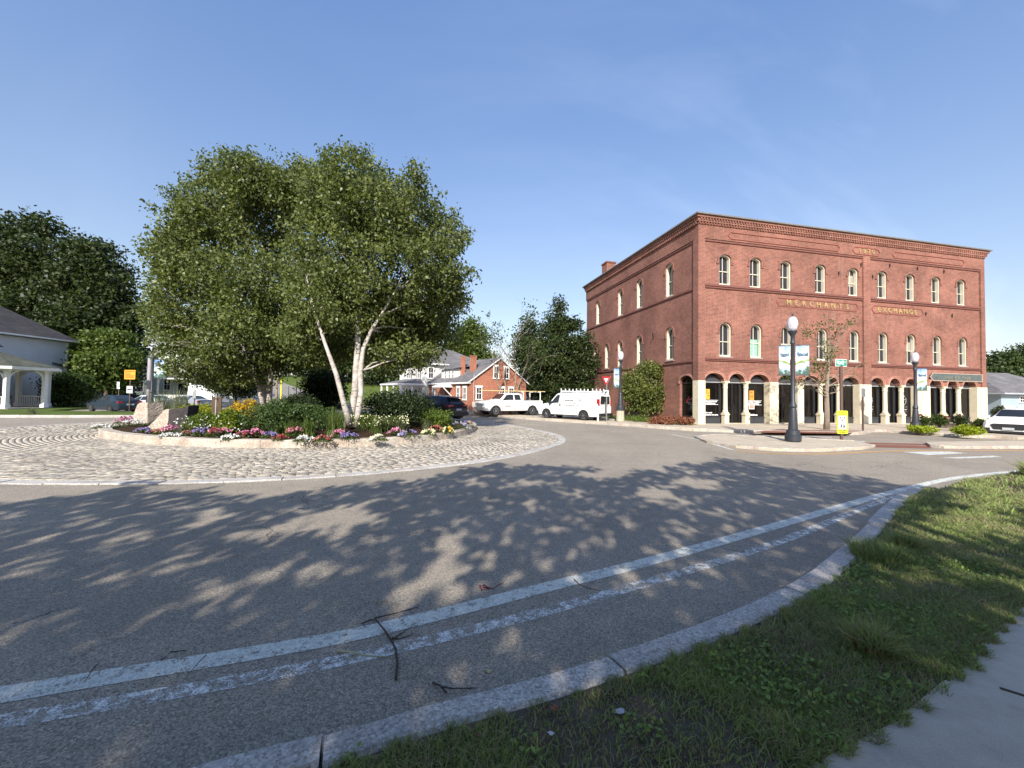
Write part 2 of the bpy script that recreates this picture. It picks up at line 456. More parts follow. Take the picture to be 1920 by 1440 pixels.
m_redpad = simple('red_paver', (.20, .07, .04), .85, var=.2, vs=4, bump=.5, bs=60)

# ------------------------------------------------------------------ ground, roads
MB().box(-1500, -1500, -.4, 1500, 1500, -.03).build('ground', m_ground, kind='structure')

nx, ny = 60, 40
gx, gy = np.meshgrid(np.linspace(-160, 30, nx), np.linspace(50, 220, ny))
def smooth(t): t = np.clip(t, 0, 1); return t * t * (3 - 2 * t)
def hillz(x, y):
    return smooth((y - 54) / 60) * 6.0 * smooth((12 - x) / 40) - .2 * (y < 52)
gz = hillz(gx, gy)
vv = np.stack([gx.ravel(), gy.ravel(), gz.ravel() + .0], 1)
idx = np.arange(nx * ny).reshape(ny, nx)
ff = np.stack([idx[:-1, :-1].ravel(), idx[:-1, 1:].ravel(), idx[1:, 1:].ravel(), idx[1:, :-1].ravel()], 1)
np_mesh('hillside', vv, ff, m_lawn, smooth=True, kind='structure')

rd = MB(); rd.face([(-80, -30, 0), (90, -30, 0), (90, 60, 0), (-80, 60, 0)])
rd.build('road', m_asphalt, kind='structure')
# the street climbing the hill at the back left, seen between the birch stems
hr = MB(); hp = []
for i in range(13):
    y = 56 + i * 6.0; x = -27.5 - (y - 56) * .72 - (y - 56) ** 2 * .004
    hp.append((x, y))
for i in range(12):
    (xa, ya), (xb, yb) = hp[i], hp[i + 1]
    za, zb = [max(0.02, float(hillz(np.array(q[0]), np.array(q[1])))) + .12 for q in (hp[i], hp[i + 1])]
    hr.face([(xa - 4.5, ya, za), (xa + 4.5, ya, za), (xb + 4.5, yb, zb), (xb - 4.5, yb, zb)])
hr.build('hill_road', m_asphalt_far, kind='structure')

def strip(path, w0, w1, z):
    """flat ribbon along a path, offset w0..w1 to the right of travel"""
    P = [Vector((p[0], p[1])) for p in path]; out = []
    for i, p in enumerate(P):
        d = (P[min(i + 1, len(P) - 1)] - P[max(i - 1, 0)]).normalized(); r = Vector((d.y, -d.x))
        out.append((p + r * w0, p + r * w1))
    return out
def ribbon(path, w0, w1, z, name, mat, **kw):
    s = strip(path, w0, w1, z); b = MB()
    for (a, c), (d, e) in zip(s[:-1], s[1:]):
        b.face([(a.x, a.y, z), (c.x, c.y, z), (e.x, e.y, z), (d.x, d.y, z)])
    return b.build(name, mat, kind='structure')
def resample(path, step):
    P = [Vector((p[0], p[1])) for p in path]; out = [P[0]]; acc = 0
    for a, b in zip(P[:-1], P[1:]):
        L = (b - a).length; n = max(1, int(L / step))
        for i in range(1, n + 1): out.append(a.lerp(b, i / n))
    return out
def chaikin(path, k=2):
    P = [Vector((p[0], p[1])) for p in path]
    for _ in range(k):
        Q = [P[0]]
        for a, b in zip(P[:-1], P[1:]): Q += [a.lerp(b, .25), a.lerp(b, .75)]
        P = Q + [P[-1]]
    return P
def kerb_stones(path, w, h, name, mat, length=1.8, gap=.012, z0=-.05, jitter=.008, seed=3, off=-.02):
    """row of granite kerb blocks along a path; one mesh"""
    rs = random.Random(seed); pts = resample(chaikin(path, 2), .12); b = MB(); i = 0
    while i < len(pts) - 2:
        n = max(3, int(length * rs.uniform(.8, 1.15) / .12)); seg = pts[i:i + n + 1]
        if len(seg) < 3: break
        s = strip(seg, off, w, 0); dz = rs.uniform(-jitter, jitter); sh = rs.uniform(-jitter, jitter)
        m = len(s); prof = []
        for k, (a, c) in enumerate(s):
            if k == 0: a, c = a.lerp(s[1][0], gap / .12), c.lerp(s[1][1], gap / .12)
            d = (c - a).normalized(); wob = rs.uniform(-.003, .003)
            a2 = a + d * (sh + wob)
            bev = .018
            prof.append([(a2.x, a2.y, z0), (a2.x, a2.y, h + dz - bev), (*(a2 + d * bev), h + dz), (*(c - d * bev), h + dz + wob), (c.x, c.y, h + dz - bev), (c.x, c.y, z0)])
        k0 = len(b.v)
        for pr in prof: b.v += [tuple(q) for q in pr]
        for k in range(m - 1):
            for j in range(5):
                b.f.append((k0 + k * 6 + j, k0 + k * 6 + j + 1, k0 + (k + 1) * 6 + j + 1, k0 + (k + 1) * 6 + j)); b.m.append(0)
        for e in (0, m - 1): b.f.append(tuple(k0 + e * 6 + j for j in range(6))); b.m.append(0)
        i += n
    return b.build(name, mat, kind='structure')

# ------------------------------------------------------------------ near side: kerb, verge, pavement
K = [(x * .95, y * .95) for x, y in [(-9, .2), (-5, .75), (-2.6, 1.18), (-1.19, 1.82), (-.82, 1.94), (-.36, 2.15), (.17, 2.34), (.65, 2.56), (1.44, 2.95), (2.1, 3.33), (2.75, 3.74), (3.97, 4.73)]] + [(5.0, 5.55), (6.2, 6.55), (7.1, 7.2)]
VZ = .065
kerb_stones(K, .155, .085, 'kerb', m_granite, 1.35)
Ko = [c for a, c in strip(chaikin(K, 2), 0, .145, 0)]
far_edge = [(7.35, 7.0), (8.5, 7.75), (9.9, 8.4), (11.2, 8.95), (16, 10.2), (30, 12.3)]
walk_edge = [(40, 13.2), (20, 9.3), (9, 5.6), (5, 3.68), (3.45, 2.86), (2.96, 2.58), (2.67, 2.39), (2.35, 2.24), (1.8, 1.95), (1.38, 1.78), (.9, 1.55), (0, 1.08), (-2.6, .35), (-9, -1)]
verge_poly = [tuple(p) for p in Ko] + far_edge + walk_edge
MB().prism(verge_poly, -.05, VZ).build('verge', m_soil, kind='structure')
MB().prism([(40, 13.25)] + [(x, y) for x, y in walk_edge[1:]] + [(-9, -3.4), (2, -.4), (3.6, .8), (20, 6.2), (40, 9)], -.05, VZ + .012).build('sidewalk', m_concrete_near, kind='structure')
# expansion joint across the near pavement
MB().bar((2.62, 2.2, VZ + .0145), (3.6, 1.35, VZ + .0145), .016, .006).build('sidewalk_joint', m_soil, kind='structure')
# white edge line and its worn older twin
E_top = [(-8, .95), (-4.5, 1.68), (-2.71, 2.21), (-2.29, 2.36), (-1.8, 2.52), (-1.12, 2.76), (-.6, 3.02), (.2, 3.46), (1.28, 4.03), (2.87, 4.96), (4.82, 6.12), (6.2, 6.95), (7.17, 7.48), (8.4, 8.18), (9.7, 8.8), (12.3, 9.76), (18, 11.2), (30, 13.2)]
ribbon(chaikin(E_top, 2), 0, .155, .003, 'road_edge_line', m_white_paint)
D_top = [(-8, .72), (-4.5, 1.42), (-2.5, 1.99), (-1.85, 2.19), (-1.12, 2.44), (-.54, 2.69), (.18, 3.03), (1.12, 3.53), (2.47, 4.28), (3.46, 4.89), (5.0, 5.95), (6.5, 6.9), (7.4, 7.4)]
ribbon(chaikin(D_top, 2), -.03, .085, .003, 'worn_edge_line', m_worn_paint)

# ------------------------------------------------------------------ roundabout apron and island
CI = Vector((-8.3, 18.1))
def polar_fn(pts, extra=()):
    A = sorted([(math.atan2(y - CI.y, x - CI.x) % (2 * PI), math.hypot(x - CI.x, y - CI.y)) for x, y in list(pts) + list(extra)])
    th = np.array([a for a, r in A]); rr = np.array([r for a, r in A])
    th = np.concatenate([[th[-1] - 2 * PI], th, [th[0] + 2 * PI]]); rr = np.concatenate([[rr[-1]], rr, [rr[0]]])
    grid = np.linspace(0, 2 * PI, 721); g = np.interp(grid, th, rr)
    ker = np.hanning(61); ker /= ker.sum()
    g = np.convolve(np.concatenate([g[-61:-1], g, g[1:61]]), ker, 'same')[60:-60]
    return lambda a: float(np.interp(a % (2 * PI), grid, g))
r_in = polar_fn([(-14.97, 14.85), (-12.07, 12.64), (-9.8, 11.71), (-7.92, 11.45), (-6.31, 11.51), (-4.36, 11.96), (-3.05, 13.03), (-1.96, 15.16), (-1.64, 17.6), (-1.9, 20.2)],
                [(-15.3, 17), (-15, 20.5), (-12.5, 24.0), (-8.3, 25.0), (-4.4, 23.9)])
r_out = polar_fn([(-8.52, 6.81), (-6.73, 6.8), (-4.02, 7.37), (-2.35, 8.25), (-.72, 9.56), (.63, 11.47), (1.58, 13.16), (2.06, 14.61), (1.98, 16.54), (1.02, 18.91), (-20.21, 16.08), (-20.08, 17.82), (-19.69, 19.26)],
                 [(-.6, 22.5), (-3.5, 26), (-8.3, 28), (-13.5, 27), (-17.5, 24), (-19.6, 13.0), (-17, 9.8), (-13, 7.6), (-10.5, 7.0)])
def pol(a, r, z=None):
    p = (CI.x + r * math.cos(a), CI.y + r * math.sin(a))
    return p if z is None else (p[0], p[1], z)
N = 180
ap = MB()
for i in range(N):
    a, b = 2 * PI * i / N, 2 * PI * (i + 1) / N
    ap.face([pol(a, r_in(a) - .2, .006), pol(a, r_out(a), .006), pol(b, r_out(b), .006), pol(b, r_in(b) - .2, .006)])
ap.build('apron_bed', simple('joint_sand', (.20, .17, .13), .95, var=.25, vs=5), kind='structure')

def sett_mat():
    t = NT('granite_sett'); co = t.coord()
    rnd = t.n('NewGeometry').outputs['Random Per Island']
    c = t.ramp(rnd, [(0, (.33, .29, .24)), (.3, (.46, .40, .32)), (.55, (.55, .48, .38)), (.8, (.42, .39, .34)), (1, (.62, .54, .43))])
    v = t.ramp(t.noise(co, 28, 5, .7), [(.3, .68), (.7, 1.22)])
    c = t.mix(1.0, c, v, 'MULTIPLY')
    c = t.mix(1.0, c, t.ramp(t.noise(co, .6, 4), [(.3, .70), (.7, 1.12)]), 'MULTIPLY')
    return t.done(t.pbr(c, .8, 0, t.bump(t.noise(co, 30, 5, .7), .7, .02), .25))
m_sett = sett_mat()
vs, fs = [], []
ROWS = 36
rs = random.Random(5)
for k in range(ROWS):
    a = rs.uniform(0, .05)
    a_end = a + 2 * PI
    while a < a_end - .01:
        am = a; ri, ro = r_in(am) - .02, r_out(am) - .31
        rm = ri + (ro - ri) * (k + .5) / ROWS
        L = rs.uniform(.14, .27); da = L / rm
        g = .006 / rm; gr = .005
        z = .021 + rs.uniform(-.004, .004)
        n0 = len(vs)
        for (q, t0) in ((0, 0), (1, 0), (1, 1), (0, 1)):
            aa = a + da * q; ra, rb = r_in(aa) - .02, r_out(aa) - .31
            r0 = ra + (rb - ra) * (k + t0) / ROWS
            aa2 = aa + (g if q == 0 else -g) * rs.uniform(.6, 1.6); r2 = r0 + (gr if t0 == 0 else -gr) * rs.uniform(.4, 1.7)
            vs.append(pol(aa2, r2, .0))
            aa3 = aa + (g if q == 0 else -g) * 1.5; r3 = r0 + (gr if t0 == 0 else -gr) * 1.6
            vs.append(pol(aa3, r3, z + rs.uniform(-.004, .004)))
        fs.append((n0 + 1, n0 + 3, n0 + 5, n0 + 7))
        for q in range(4):
            w = (q + 1) % 4; fs.append((n0 + 2 * q, n0 + 2 * w, n0 + 2 * w + 1, n0 + 2 * q + 1))
        a += da
np_mesh('cobble_apron', np.array(vs), np.array(fs), m_sett, kind='structure')

def ring_path(rf, off=0.0, n=180, a0=0.0):
    return [pol(a0 + 2 * PI * i / n, rf(a0 + 2 * PI * i / n) + off) for i in range(n + 1)]
kerb_stones(ring_path(r_out, 0)[::-1], .28, .022, 'apron_kerb', m_granite, 1.2, .02, seed=8, off=0)
kerb_stones(ring_path(r_in, -.0)[::-1], .30, .245, 'island_kerb', m_granite_warm, 2.2, .012, jitter=.006, seed=9)

# planting bed: a low mound
def bed_z(x, y):
    a = math.atan2(y - CI.y, x - CI.x); q = math.hypot(x - CI.x, y - CI.y) / (r_in(a) - .3)
    return .20 + .34 * max(0.0, 1 - q ** 2.2)
bm_ = MB(); RN = 14
for j in range(RN):
    for i in range(96):
        a, b = 2 * PI * i / 96, 2 * PI * (i + 1) / 96; q0, q1 = j / RN, (j + 1) / RN
        P = []
        for (t, q) in ((a, q0), (a, q1), (b, q1), (b, q0)):
            r = (r_in(t) - .28) * q; p = pol(t, r); P.append((p[0], p[1], .20 + .34 * (1 - min(1, q * .999) ** 2.2) + .03 * math.sin(p[0] * 5.3) * math.cos(p[1] * 4.7)))
        bm_.face(P)
bm_.build('planting_bed', m_mulch, smooth=True, kind='structure')

# ------------------------------------------------------------------ far side pavements
SW = [gnd(1300, 809), gnd(1450, 813), gnd(1530, 814), gnd(1600, 816), gnd(1622, 814), gnd(1640, 809), gnd(1700, 813), gnd(1800, 820), gnd(1860, 822), gnd(1908, 825)]
Kc = [(-3.6, 36), (-3.1, 33.5), (-1.6, 30.2), (1.41, 26.21), (5.73, 22.85)] + SW
kerb_stones(Kc[::-1], .2, .13, 'far_kerb', m_granite_warm, 1.9, seed=12)
inner = [a for a, c in strip([Vector(p) for p in Kc], -.19, 0, 0)]
side = [tuple(p) for p in inner] + [(32, 22), (60, 30), (60, 48), (6, 48), (7.6, 29.2), (8.0, 27.2), (4.2, 27.0), (1.0, 30.2), (-1.0, 34), (-2.0, 39), (-3.6, 39)]
MB().prism(side, -.05, .115).build('far_sidewalk', m_concrete, kind='structure')
lot = [(-2.0, 60), (-2.0, 39), (-1.0, 34), (1.0, 30.2), (4.2, 27.0), (8.0, 27.2), (7.6, 29.2), (6, 48), (6, 60)]
MB().prism([(x, y) for x, y in lot], -.05, .104).build('parking_lot', m_asphalt_far, kind='structure')
# red paver bands in the pavement by the kerb ramp
MB().face([(*gnd(1408, 811, .12), .120), (*gnd(1585, 813.5, .12), .120), (*gnd(1612, 808, .12), .120), (*gnd(1452, 805.5, .12), .120)])
rp = MB(); rp.face([(*gnd(1405, 811, .12), .119), (*gnd(1590, 813, .12), .119), (*gnd(1614, 807.5, .12), .119), (*gnd(1452, 805.5, .12), .119)])
rp.face([(*gnd(1622, 838.5), .006), (*gnd(1745, 841), .006), (*gnd(1752, 836.5), .006), (*gnd(1635, 834), .006)])
rp.face([(*gnd(1598, 832), .006), (*gnd(1742, 835.0), .006), (*gnd(1742, 832.5), .006), (*gnd(1592, 829.5), .006)])
rp.build('brick_paver_band', m_redpad, kind='structure')
# splitter islands
S1 = [(1303, 821), (1325, 831), (1380, 840), (1450, 846), (1540, 847), (1618, 843), (1640, 838)]
S1b = [(1600, 830), (1560, 828), (1490, 823.5), (1400, 820), (1340, 817)]
p1 = [gnd(u, v) for u, v in S1] ; p1b = [gnd(u, v) for u, v in S1b]
MB().prism(p1 + p1b, -.05, .075).build('splitter_island', m_concrete, kind='structure')
kerb_stones(p1[::-1], .17, .09, 'splitter_kerb', m_granite_warm, 1.5, seed=4)
kerb_stones((p1b + [p1[0]])[::-1], .15, .088, 'splitter_kerb', m_granite_warm, 1.6, seed=14)
p2 = [gnd(1745, 838.5), gnd(1770, 841), gnd(1840, 841.5), gnd(1925, 841), (26, 15.0), (40, 17)]
p2b = [(40, 19.3), (26, 17.0), gnd(1920, 829.5), gnd(1800, 831), gnd(1735, 832)]
MB().prism(p2 + p2b, -.05, .075).build('splitter_island', m_concrete, kind='structure')
kerb_stones(p2[::-1], .17, .09, 'splitter_kerb', m_granite_warm, 1.5, seed=6)
# painted marks
ribbon(chaikin([gnd(1378, 845.5), gnd(1450, 851), gnd(1540, 852.5), gnd(1625, 848), gnd(1700, 845.5), gnd(1760, 845), gnd(1840, 846), gnd(1925, 845), (26, 14.7)], 2), -.14, .02, .004, 'yellow_line', m_yellow_paint)
wm = MB(); wm.face([(*gnd(1692, 847.5), .005), (*gnd(1740, 853.5), .005), (*gnd(1814, 850), .005), (*gnd(1776, 846.5), .005)])
wm.face([(*gnd(1766, 858.5), .005), (*gnd(1800, 860.3), .005), (*gnd(1880, 857), .005), (*gnd(1862, 854.8), .005)])
wm2 = MB(); wm2.face([(*gnd(1498, 819.5), .005), (*gnd(1560, 821.5), .005), (*gnd(1560, 819.5), .005), (*gnd(1506, 818), .005)])
wm2.face([(*gnd(1560, 827.5), .005), (*gnd(1625, 829.5), .005), (*gnd(1620, 827.0), .005), (*gnd(1570, 825.5), .005)])
wm2.build('crossing_mark', m_worn_paint, kind='structure'); wm.build('crossing_mark', m_white_paint, kind='structure')
ribbon([gnd(1262, 815), gnd(1310, 824), gnd(1378, 844)], 0, .11, .005, 'lane_line', m_white_paint)
ribbon(chaikin([(-2.6, 32.5), (1.55, 25.8), (5.8, 22.4), (8.8, 19.2), gnd(1450, 817)], 2), 0, .1, .005, 'far_edge_line', m_white_paint)
# left side: verge strip and grass round the gazebo
LV = [(-75, 8.5), (-50, 15.5), (-36, 19.4), (-27.45, 21.8), (-25.2, 22.4), (-22.9, 23.0), (-20.2, 24.3), (-18.4, 26.6), (-17.8, 29)]
kerb_stones(LV[::-1], .2, .14, 'left_kerb', m_granite, 2.0, seed=21)
lv2 = [a for a, c in strip([Vector(p) for p in LV], -.19, 0, 0)]
MB().prism([tuple(p) for p in lv2] + [(-19.5, 29.2), (-22.5, 27.6), (-26, 27.0), (-31.0, 27.2), (-33.2, 31), (-33.5, 46), (-75, 46)], -.05, .13).build('lawn', m_lawn, kind='structure')
# garden bed along the side wall of the brick building
MB().prism([(6.1, 31.0), (7.3, 26.3), (8.2, 23.3), (10.2, 22.3), (10.3, 23.2), (7.0, 37)], .05, .135).build('garden_bed', m_lawn, kind='structure')
# ------------------------------------------------------------------ the brick commercial block
m_brick = brick_mat('red_brick')
m_brick2 = brick_mat('arch_brick', (.42, .19, .14), (.36, .14, .10), (.42, .28, .22))
m_cream = simple('cream_paint', (.66, .575, .41), .6, var=.10, vs=3.5, bump=.15, bs=40)
m_cap = simple('cornice_cap_metal', (.17, .155, .14), .6, var=.15)
m_trim = simple('window_trim_paint', (.64, .60, .47), .55, var=.06)
def glass_mat(name, c, rough=.06, wob=.0):
    t = NT(name); co = t.coord()
    cc = t.ramp(t.noise(co, .7, 4, .6), [(.35, tuple(q * .5 for q in c)), (.65, c)])
    return t.done(t.pbr(cc, rough, 0, t.bump(t.noise(co, 1.2, 2), .12, .05), .35))
m_glass = glass_mat('window_glass', (.035, .034, .045))
m_shopglass = glass_mat('shop_window_glass', (.010, .008, .008))
m_darkframe = simple('dark_bronze_frame', (.018, .018, .019), .4, var=.15)
m_greyboard = simple('grey_bulkhead_board', (.035, .037, .042), .6, var=.15)
m_fan = simple('grey_fanlight_panel', (.045, .043, .048), .6, var=.12)
m_gold = simple('gilt_letters', (.50, .36, .15), .4, var=.15, metal=.3)
m_dark_iron = simple('dark_iron', (.05, .03, .025), .6)
m_vinyl = simple('white_vinyl', (.75, .75, .74), .5, var=.03)
m_roof_gravel = simple('roof_gravel', (.2, .19, .18), .95)

BW, BL = 22.93, 16.16
BA = .2234
B = empty('brick_building', (10.5925, 23.0475, 0), BA,
          'three storey red brick commercial block with arched ground floor and gilt lettering', 'building')
def blk(x, y, z=0.0):                      # block-local to world
    c, s = math.cos(BA), math.sin(BA)
    return Vector((10.5925 + c * x - s * y, 23.0475 + s * x + c * y, z))

def arch_poly(cx, w, z0, zs, rise, n=12):
    h = w / 2
    return [(cx - h, z0), (cx + h, z0)] + [(cx + h * math.cos(PI * i / n), zs + rise * math.sin(PI * i / n)) for i in range(n + 1)]
def arch_ring(b, cx, w, zs, rise, t, y0, y1, drop=0.0, axis='y', n=16):
    """a raised moulding following an arch"""
    h = w / 2
    def P(a, z, d): return (a, d, z) if axis == 'y' else (d, a, z)
    inn, out = [], []
    if drop: inn.append((cx + h, zs - drop)); out.append((cx + h + t, zs - drop))
    for i in range(n + 1):
        c, s = math.cos(PI * i / n), math.sin(PI * i / n)
        inn.append((cx + h * c, zs + rise * s)); out.append((cx + (h + t) * c, zs + (rise + t) * s))
    if drop: inn.append((cx - h, zs - drop)); out.append((cx - h - t, zs - drop))
    for (a, b_), (a2, b2) in zip(zip(inn, out), zip(inn[1:], out[1:])):
        v = [P(*a, y0), P(*b_, y0), P(*b2, y0), P(*a2, y0), P(*a, y1), P(*b_, y1), P(*b2, y1), P(*a2, y1)]
        b.add(v, [(0, 1, 2, 3), (7, 6, 5, 4), (1, 5, 6, 2), (0, 3, 7, 4), (0, 4, 5, 1), (3, 2, 6, 7)])

W3 = [1.85, 3.97, 6.16, 8.78, 11.37, 13.75, 16.15, 18.45, 20.8]
W2 = [1.88, 4.00, 6.20, 8.88, 11.41, 13.78, 16.17, 18.5, 20.88]
S3 = [2.94, 6.58, 9.49, 13.66]
S2 = [2.86, 6.55, 9.48, 11.81, 14.18]
WW = .78
Z3 = (8.22, 9.74, .27); Z2 = (4.03, 5.64, .37)
OPEN = [(.47, 1.76, 'w'), (2.10, 3.16, 'd'), (3.53, 4.88, 'w'), (5.51, 6.92, 'd'), (7.37, 8.62, 'w'), (8.96, 10.04, 'd'), (10.37, 11.71, 'w'),
        (12.66, 13.74, 'w'), (14.23, 15.14, 'd'), (15.59, 16.61, 'w'), (17.69, 18.8, 'w'), (19.33, 20.24, 'd'), (20.76, 22.02, 'w')]
ZS, RISE = 2.60, .45
# front wall
out = [(0.1, ZS)]
for x0, x1, k in OPEN:
    cx, h = (x0 + x1) / 2, (x1 - x0) / 2
    out += [(cx - h * math.cos(PI * i / 14), ZS + RISE * math.sin(PI * i / 14)) for i in range(15)]
out += [(BW - .1, ZS), (BW - .1, 10.82), (.1, 10.82)]
holes = [arch_poly(c, WW, *Z3) for c in W3] + [arch_poly(c, WW, *Z2) for c in W2]
wf = MB().plate(out, holes, .10, .42)
# side wall
souts = [(.1, 0), (BL, 0), (BL, 10.82), (.1, 10.82)]
SARCH = (1.14, 1.34, .42, 2.45, .48)
sm = [(12.05, 2.0), (13.6, 2.0)]
sholes = [arch_poly(c, WW, 8.08, 9.92, .27) for c in S3] + [arch_poly(c, WW, 3.98, 5.7, .37) for c in S2] + [arch_poly(*SARCH)] + [arch_poly(c, .62, 1.35, 2.0, .31) for c, _ in sm]
wf.plate(souts, sholes, .10, .42, axis='x')
wf.box(BW - .42, .42, 0, BW - .1, BL - .1, 10.82)
wf.box(.42, BL - .4, 0, BW - .43, BL - .1, 10.82)
# pilasters and frieze standing proud
for x0, x1 in ((0, .44), (12.1, 12.67), (22.55, BW)):
    wf.box(x0, 0, ZS, x1, .3 if x0 else .47, 10.82)
wf.box(BW - .3, .3, 0.0, BW, BL, 10.82)
wf.box(0, 0, 10.822, BW, BL, 11.62)
wf.build('wall', m_brick, B)
# string courses
st = MB()
for z0, z1, pr in ((7.98, 8.08, .03), (8.08, 8.2, -.02), (3.76, 3.84, .03), (3.84, 3.93, -.02), (10.70, 10.818, .04)):
    for a, b in ((.445, 12.095), (12.675, 22.545)): st.box(a, pr, z0, b, .12, z1)
for z0, z1, pr in ((7.92, 8.02, .03), (3.70, 3.80, .03), (10.70, 10.818, .04)):
    st.box(pr, .475, z0, .12, BL, z1)
st.build('string_course', simple('dark_brick_course', (.17, .065, .05), .85, var=.2, vs=8), B)
co_ = MB()
for z0, z1, p in ((11.74, 11.84, .11), (11.96, 12.10, .19)): co_.box(-p, -p, z0, BW + p, BL + p, z1)
co_.box(-.04, -.04, 11.622, BW + .04, BL + .04, 11.738); co_.box(-.11, -.11, 11.842, BW + .11, BL + .11, 11.958)
x = 0.0
while x < BW:
    co_.box(x, -.085, 11.63, x + .085, -.035, 11.737); co_.box(x + .05, -.17, 11.85, x + .14, -.105, 11.957); x += .19
y = 0.05
while y < BL:
    co_.box(-.12, y, 11.63, -.035, y + .085, 11.737); co_.box(-.17, y + .05, 11.85, -.105, y + .14, 11.957)
    co_.box(BW + .035, y, 11.63, BW + .12, y + .085, 11.737); y += .19
co_.build('cornice', m_brick, B)
MB().box(-.29, -.29, 12.102, BW + .29, BL + .29, 12.18).build('roof', m_cap, B)
ch = MB(); ch.box(.12, 12.0, 12.2, .95, 12.95, 13.2); ch.box(.06, 11.94, 13.2, 1.01, 13.01, 13.32); ch.build('chimney', m_brick, B)
# raised panel outlines on the frieze and between the floors
def panel(b, x0, x1, z0, z1, y, t=.045, pr=.035, e=.2):
    zc = (z0 + z1) / 2
    o = [(x0, zc), (x0 + e, z0), (x1 - e, z0), (x1, zc), (x1 - e, z1), (x0 + e, z1)]
    i = [(x0 + t * 1.3, zc), (x0 + e + t * .4, z0 + t), (x1 - e - t * .4, z0 + t), (x1 - t * 1.3, zc), (x1 - e - t * .4, z1 - t), (x0 + e + t * .4, z1 - t)]
    b.plate(o, [i], y - pr, y - .001)
pn = MB()
panel(pn, 1.94, 10.22, 10.93, 11.36, 0); panel(pn, 11.2, 13.5, 10.90, 11.38, 0); panel(pn, 14.48, 21.0, 10.93, 11.36, 0)
panel(pn, 5.45, 11.8, 7.22, 7.74, .1); panel(pn, 12.85, 17.3, 7.22, 7.74, .1)
pn.build('panel_moulding', simple('panel_brick', (.24, .075, .055), .85, var=.15), B)

def text_fit(name, txt, size, x0, x1, zc, y, mat, parent, sp=None, **kw):
    """text spread between x0 and x1, standing in the plane at y, facing -y"""
    def width(s):
        cu = bpy.data.curves.new('w', 'FONT'); cu.body = txt; cu.size = size; cu.space_character = s
        tmp = bpy.data.objects.new('w', cu); col.objects.link(tmp); dg = bpy.context.evaluated_depsgraph_get()
        me = bpy.data.meshes.new_from_object(tmp.evaluated_get(dg)); xs = [v.co.x for v in me.vertices]
        bpy.data.objects.remove(tmp); bpy.data.curves.remove(cu); bpy.data.meshes.remove(me)
        return max(xs) - min(xs)
    a, b = width(1.0), width(2.0); W = x1 - x0
    s = 1 + (W - a) / max(1e-6, b - a); sx = 1.0
    if s < .95: sx = W / a; s = 1.0
    return text_mesh(name, txt, size, mat, parent, Matrix.Translation(((x0 + x1) / 2, y, zc)), spacing=s, sx=sx, **kw)
for word, size, x0, x1, zc, y in (('MERCHANTS', .46, 6.1, 11.15, 7.48, .08), ('EXCHANGE', .46, 13.25, 16.85, 7.48, .08), ('1870', .42, 11.62, 13.08, 11.14, -.02)):
    for i, chr_ in enumerate(word):
        text_mesh('letter', chr_, size, m_gold, B, Matrix.Translation((x0 + (x1 - x0) * (i + .5) / len(word), y, zc)), extrude=.02, bold=.004, label='gilt letter ' + chr_)

# a sash window: frame with its glass, sill and hood, built once and copied
def make_window(zh, rise, parent, w=WW):
    """zh: height to the springing; origin at the sill centre, outside plane y=0, inwards +y"""
    f = MB(); o = arch_poly(0, w - .004, 0.004, zh, rise - .002); i = arch_poly(0, w - .10, .09, zh, rise - .05)
    f.plate(o, [i], .045, .26)
    f.box(-.013, .19, .10, .013, .235, zh + rise - .075)
    f.box(-w / 2 + .07, .17, zh * .5 - .02 + .08, w / 2 - .07, .24, zh * .5 + .02 + .08)
    fr = f.build('window', m_trim, parent)
    g = MB(); g.plate(arch_poly(0, w - .08, .08, zh, rise - .04), [], .238, .25, back=False); g.build('glass', m_glass, fr)
    s = MB(); s.box(-w / 2 - .06, -.055, -.075, w / 2 + .06, .2, -.002); s.build('sill', m_cap2, fr)
    h = MB(); arch_ring(h, 0, w + .02, zh, rise + .01, .10, -.045, .0, drop=.22)
    h.box(-w / 2 - .19, -.05, zh - .3, -w / 2 - .02, 0, zh - .22); h.box(w / 2 + .02, -.05, zh - .3, w / 2 + .19, 0, zh - .22)
    h.build('hood', m_brick, fr)
    return fr
m_cap2 = simple('stone_sill', (.30, .24, .2), .8)
def place_windows(proto, spots, rz=0):
    for i, p in enumerate(spots):
        o = proto if i == 0 else copy_tree(proto, B)
        o.location = p; o.rotation_euler = (0, 0, rz)
w3 = make_window(Z3[1] - Z3[0], Z3[2], B)
place_windows(w3, [(c, .1, Z3[0]) for c in W3])
w2 = make_window(Z2[1] - Z2[0], Z2[2], B)
place_windows(w2, [(c, .1, Z2[0]) for c in W2])
ws3 = make_window(9.92 - 8.08, .27, B)
place_windows(ws3, [(.1, c, 8.08) for c in S3], -PI / 2)
ws2 = make_window(5.7 - 3.98, .37, B)
place_windows(ws2, [(.1, c, 3.98) for c in S2], -PI / 2)
wsm = make_window(.65, .31, B, .62)
place_windows(wsm, [(.1, c, 1.35) for c, _ in sm], -PI / 2)
# pale green blind in the lower sash of the second window, glimpse of curtain in another
bl = MB(); bl.box(4.0 - .30, .3, 4.13, 4.0 + .30, .335, 5.12)
gb = MB(); gb.box(4.0 - .295, .325, 4.14, 4.0 - .02, .334, 5.14); gb.box(4.02, .325, 4.14, 4.295, .334, 5.14)
for cx_, zc0, zc1 in ((6.2, 4.13, 5.0), (16.17, 4.9, 5.5), (11.37, 8.9, 9.6)):
    MB().box(cx_ - .295, .325, zc0, cx_ + .295, .334, zc1).build('window_curtain', simple('curtain_cloth', (.30, .27, .22), .8, var=.15, vs=9), B)
gb.build('window_blind', simple('mint_board', (.22, .50, .36), .6, var=.1), B, label='pale green board behind the lower sash')

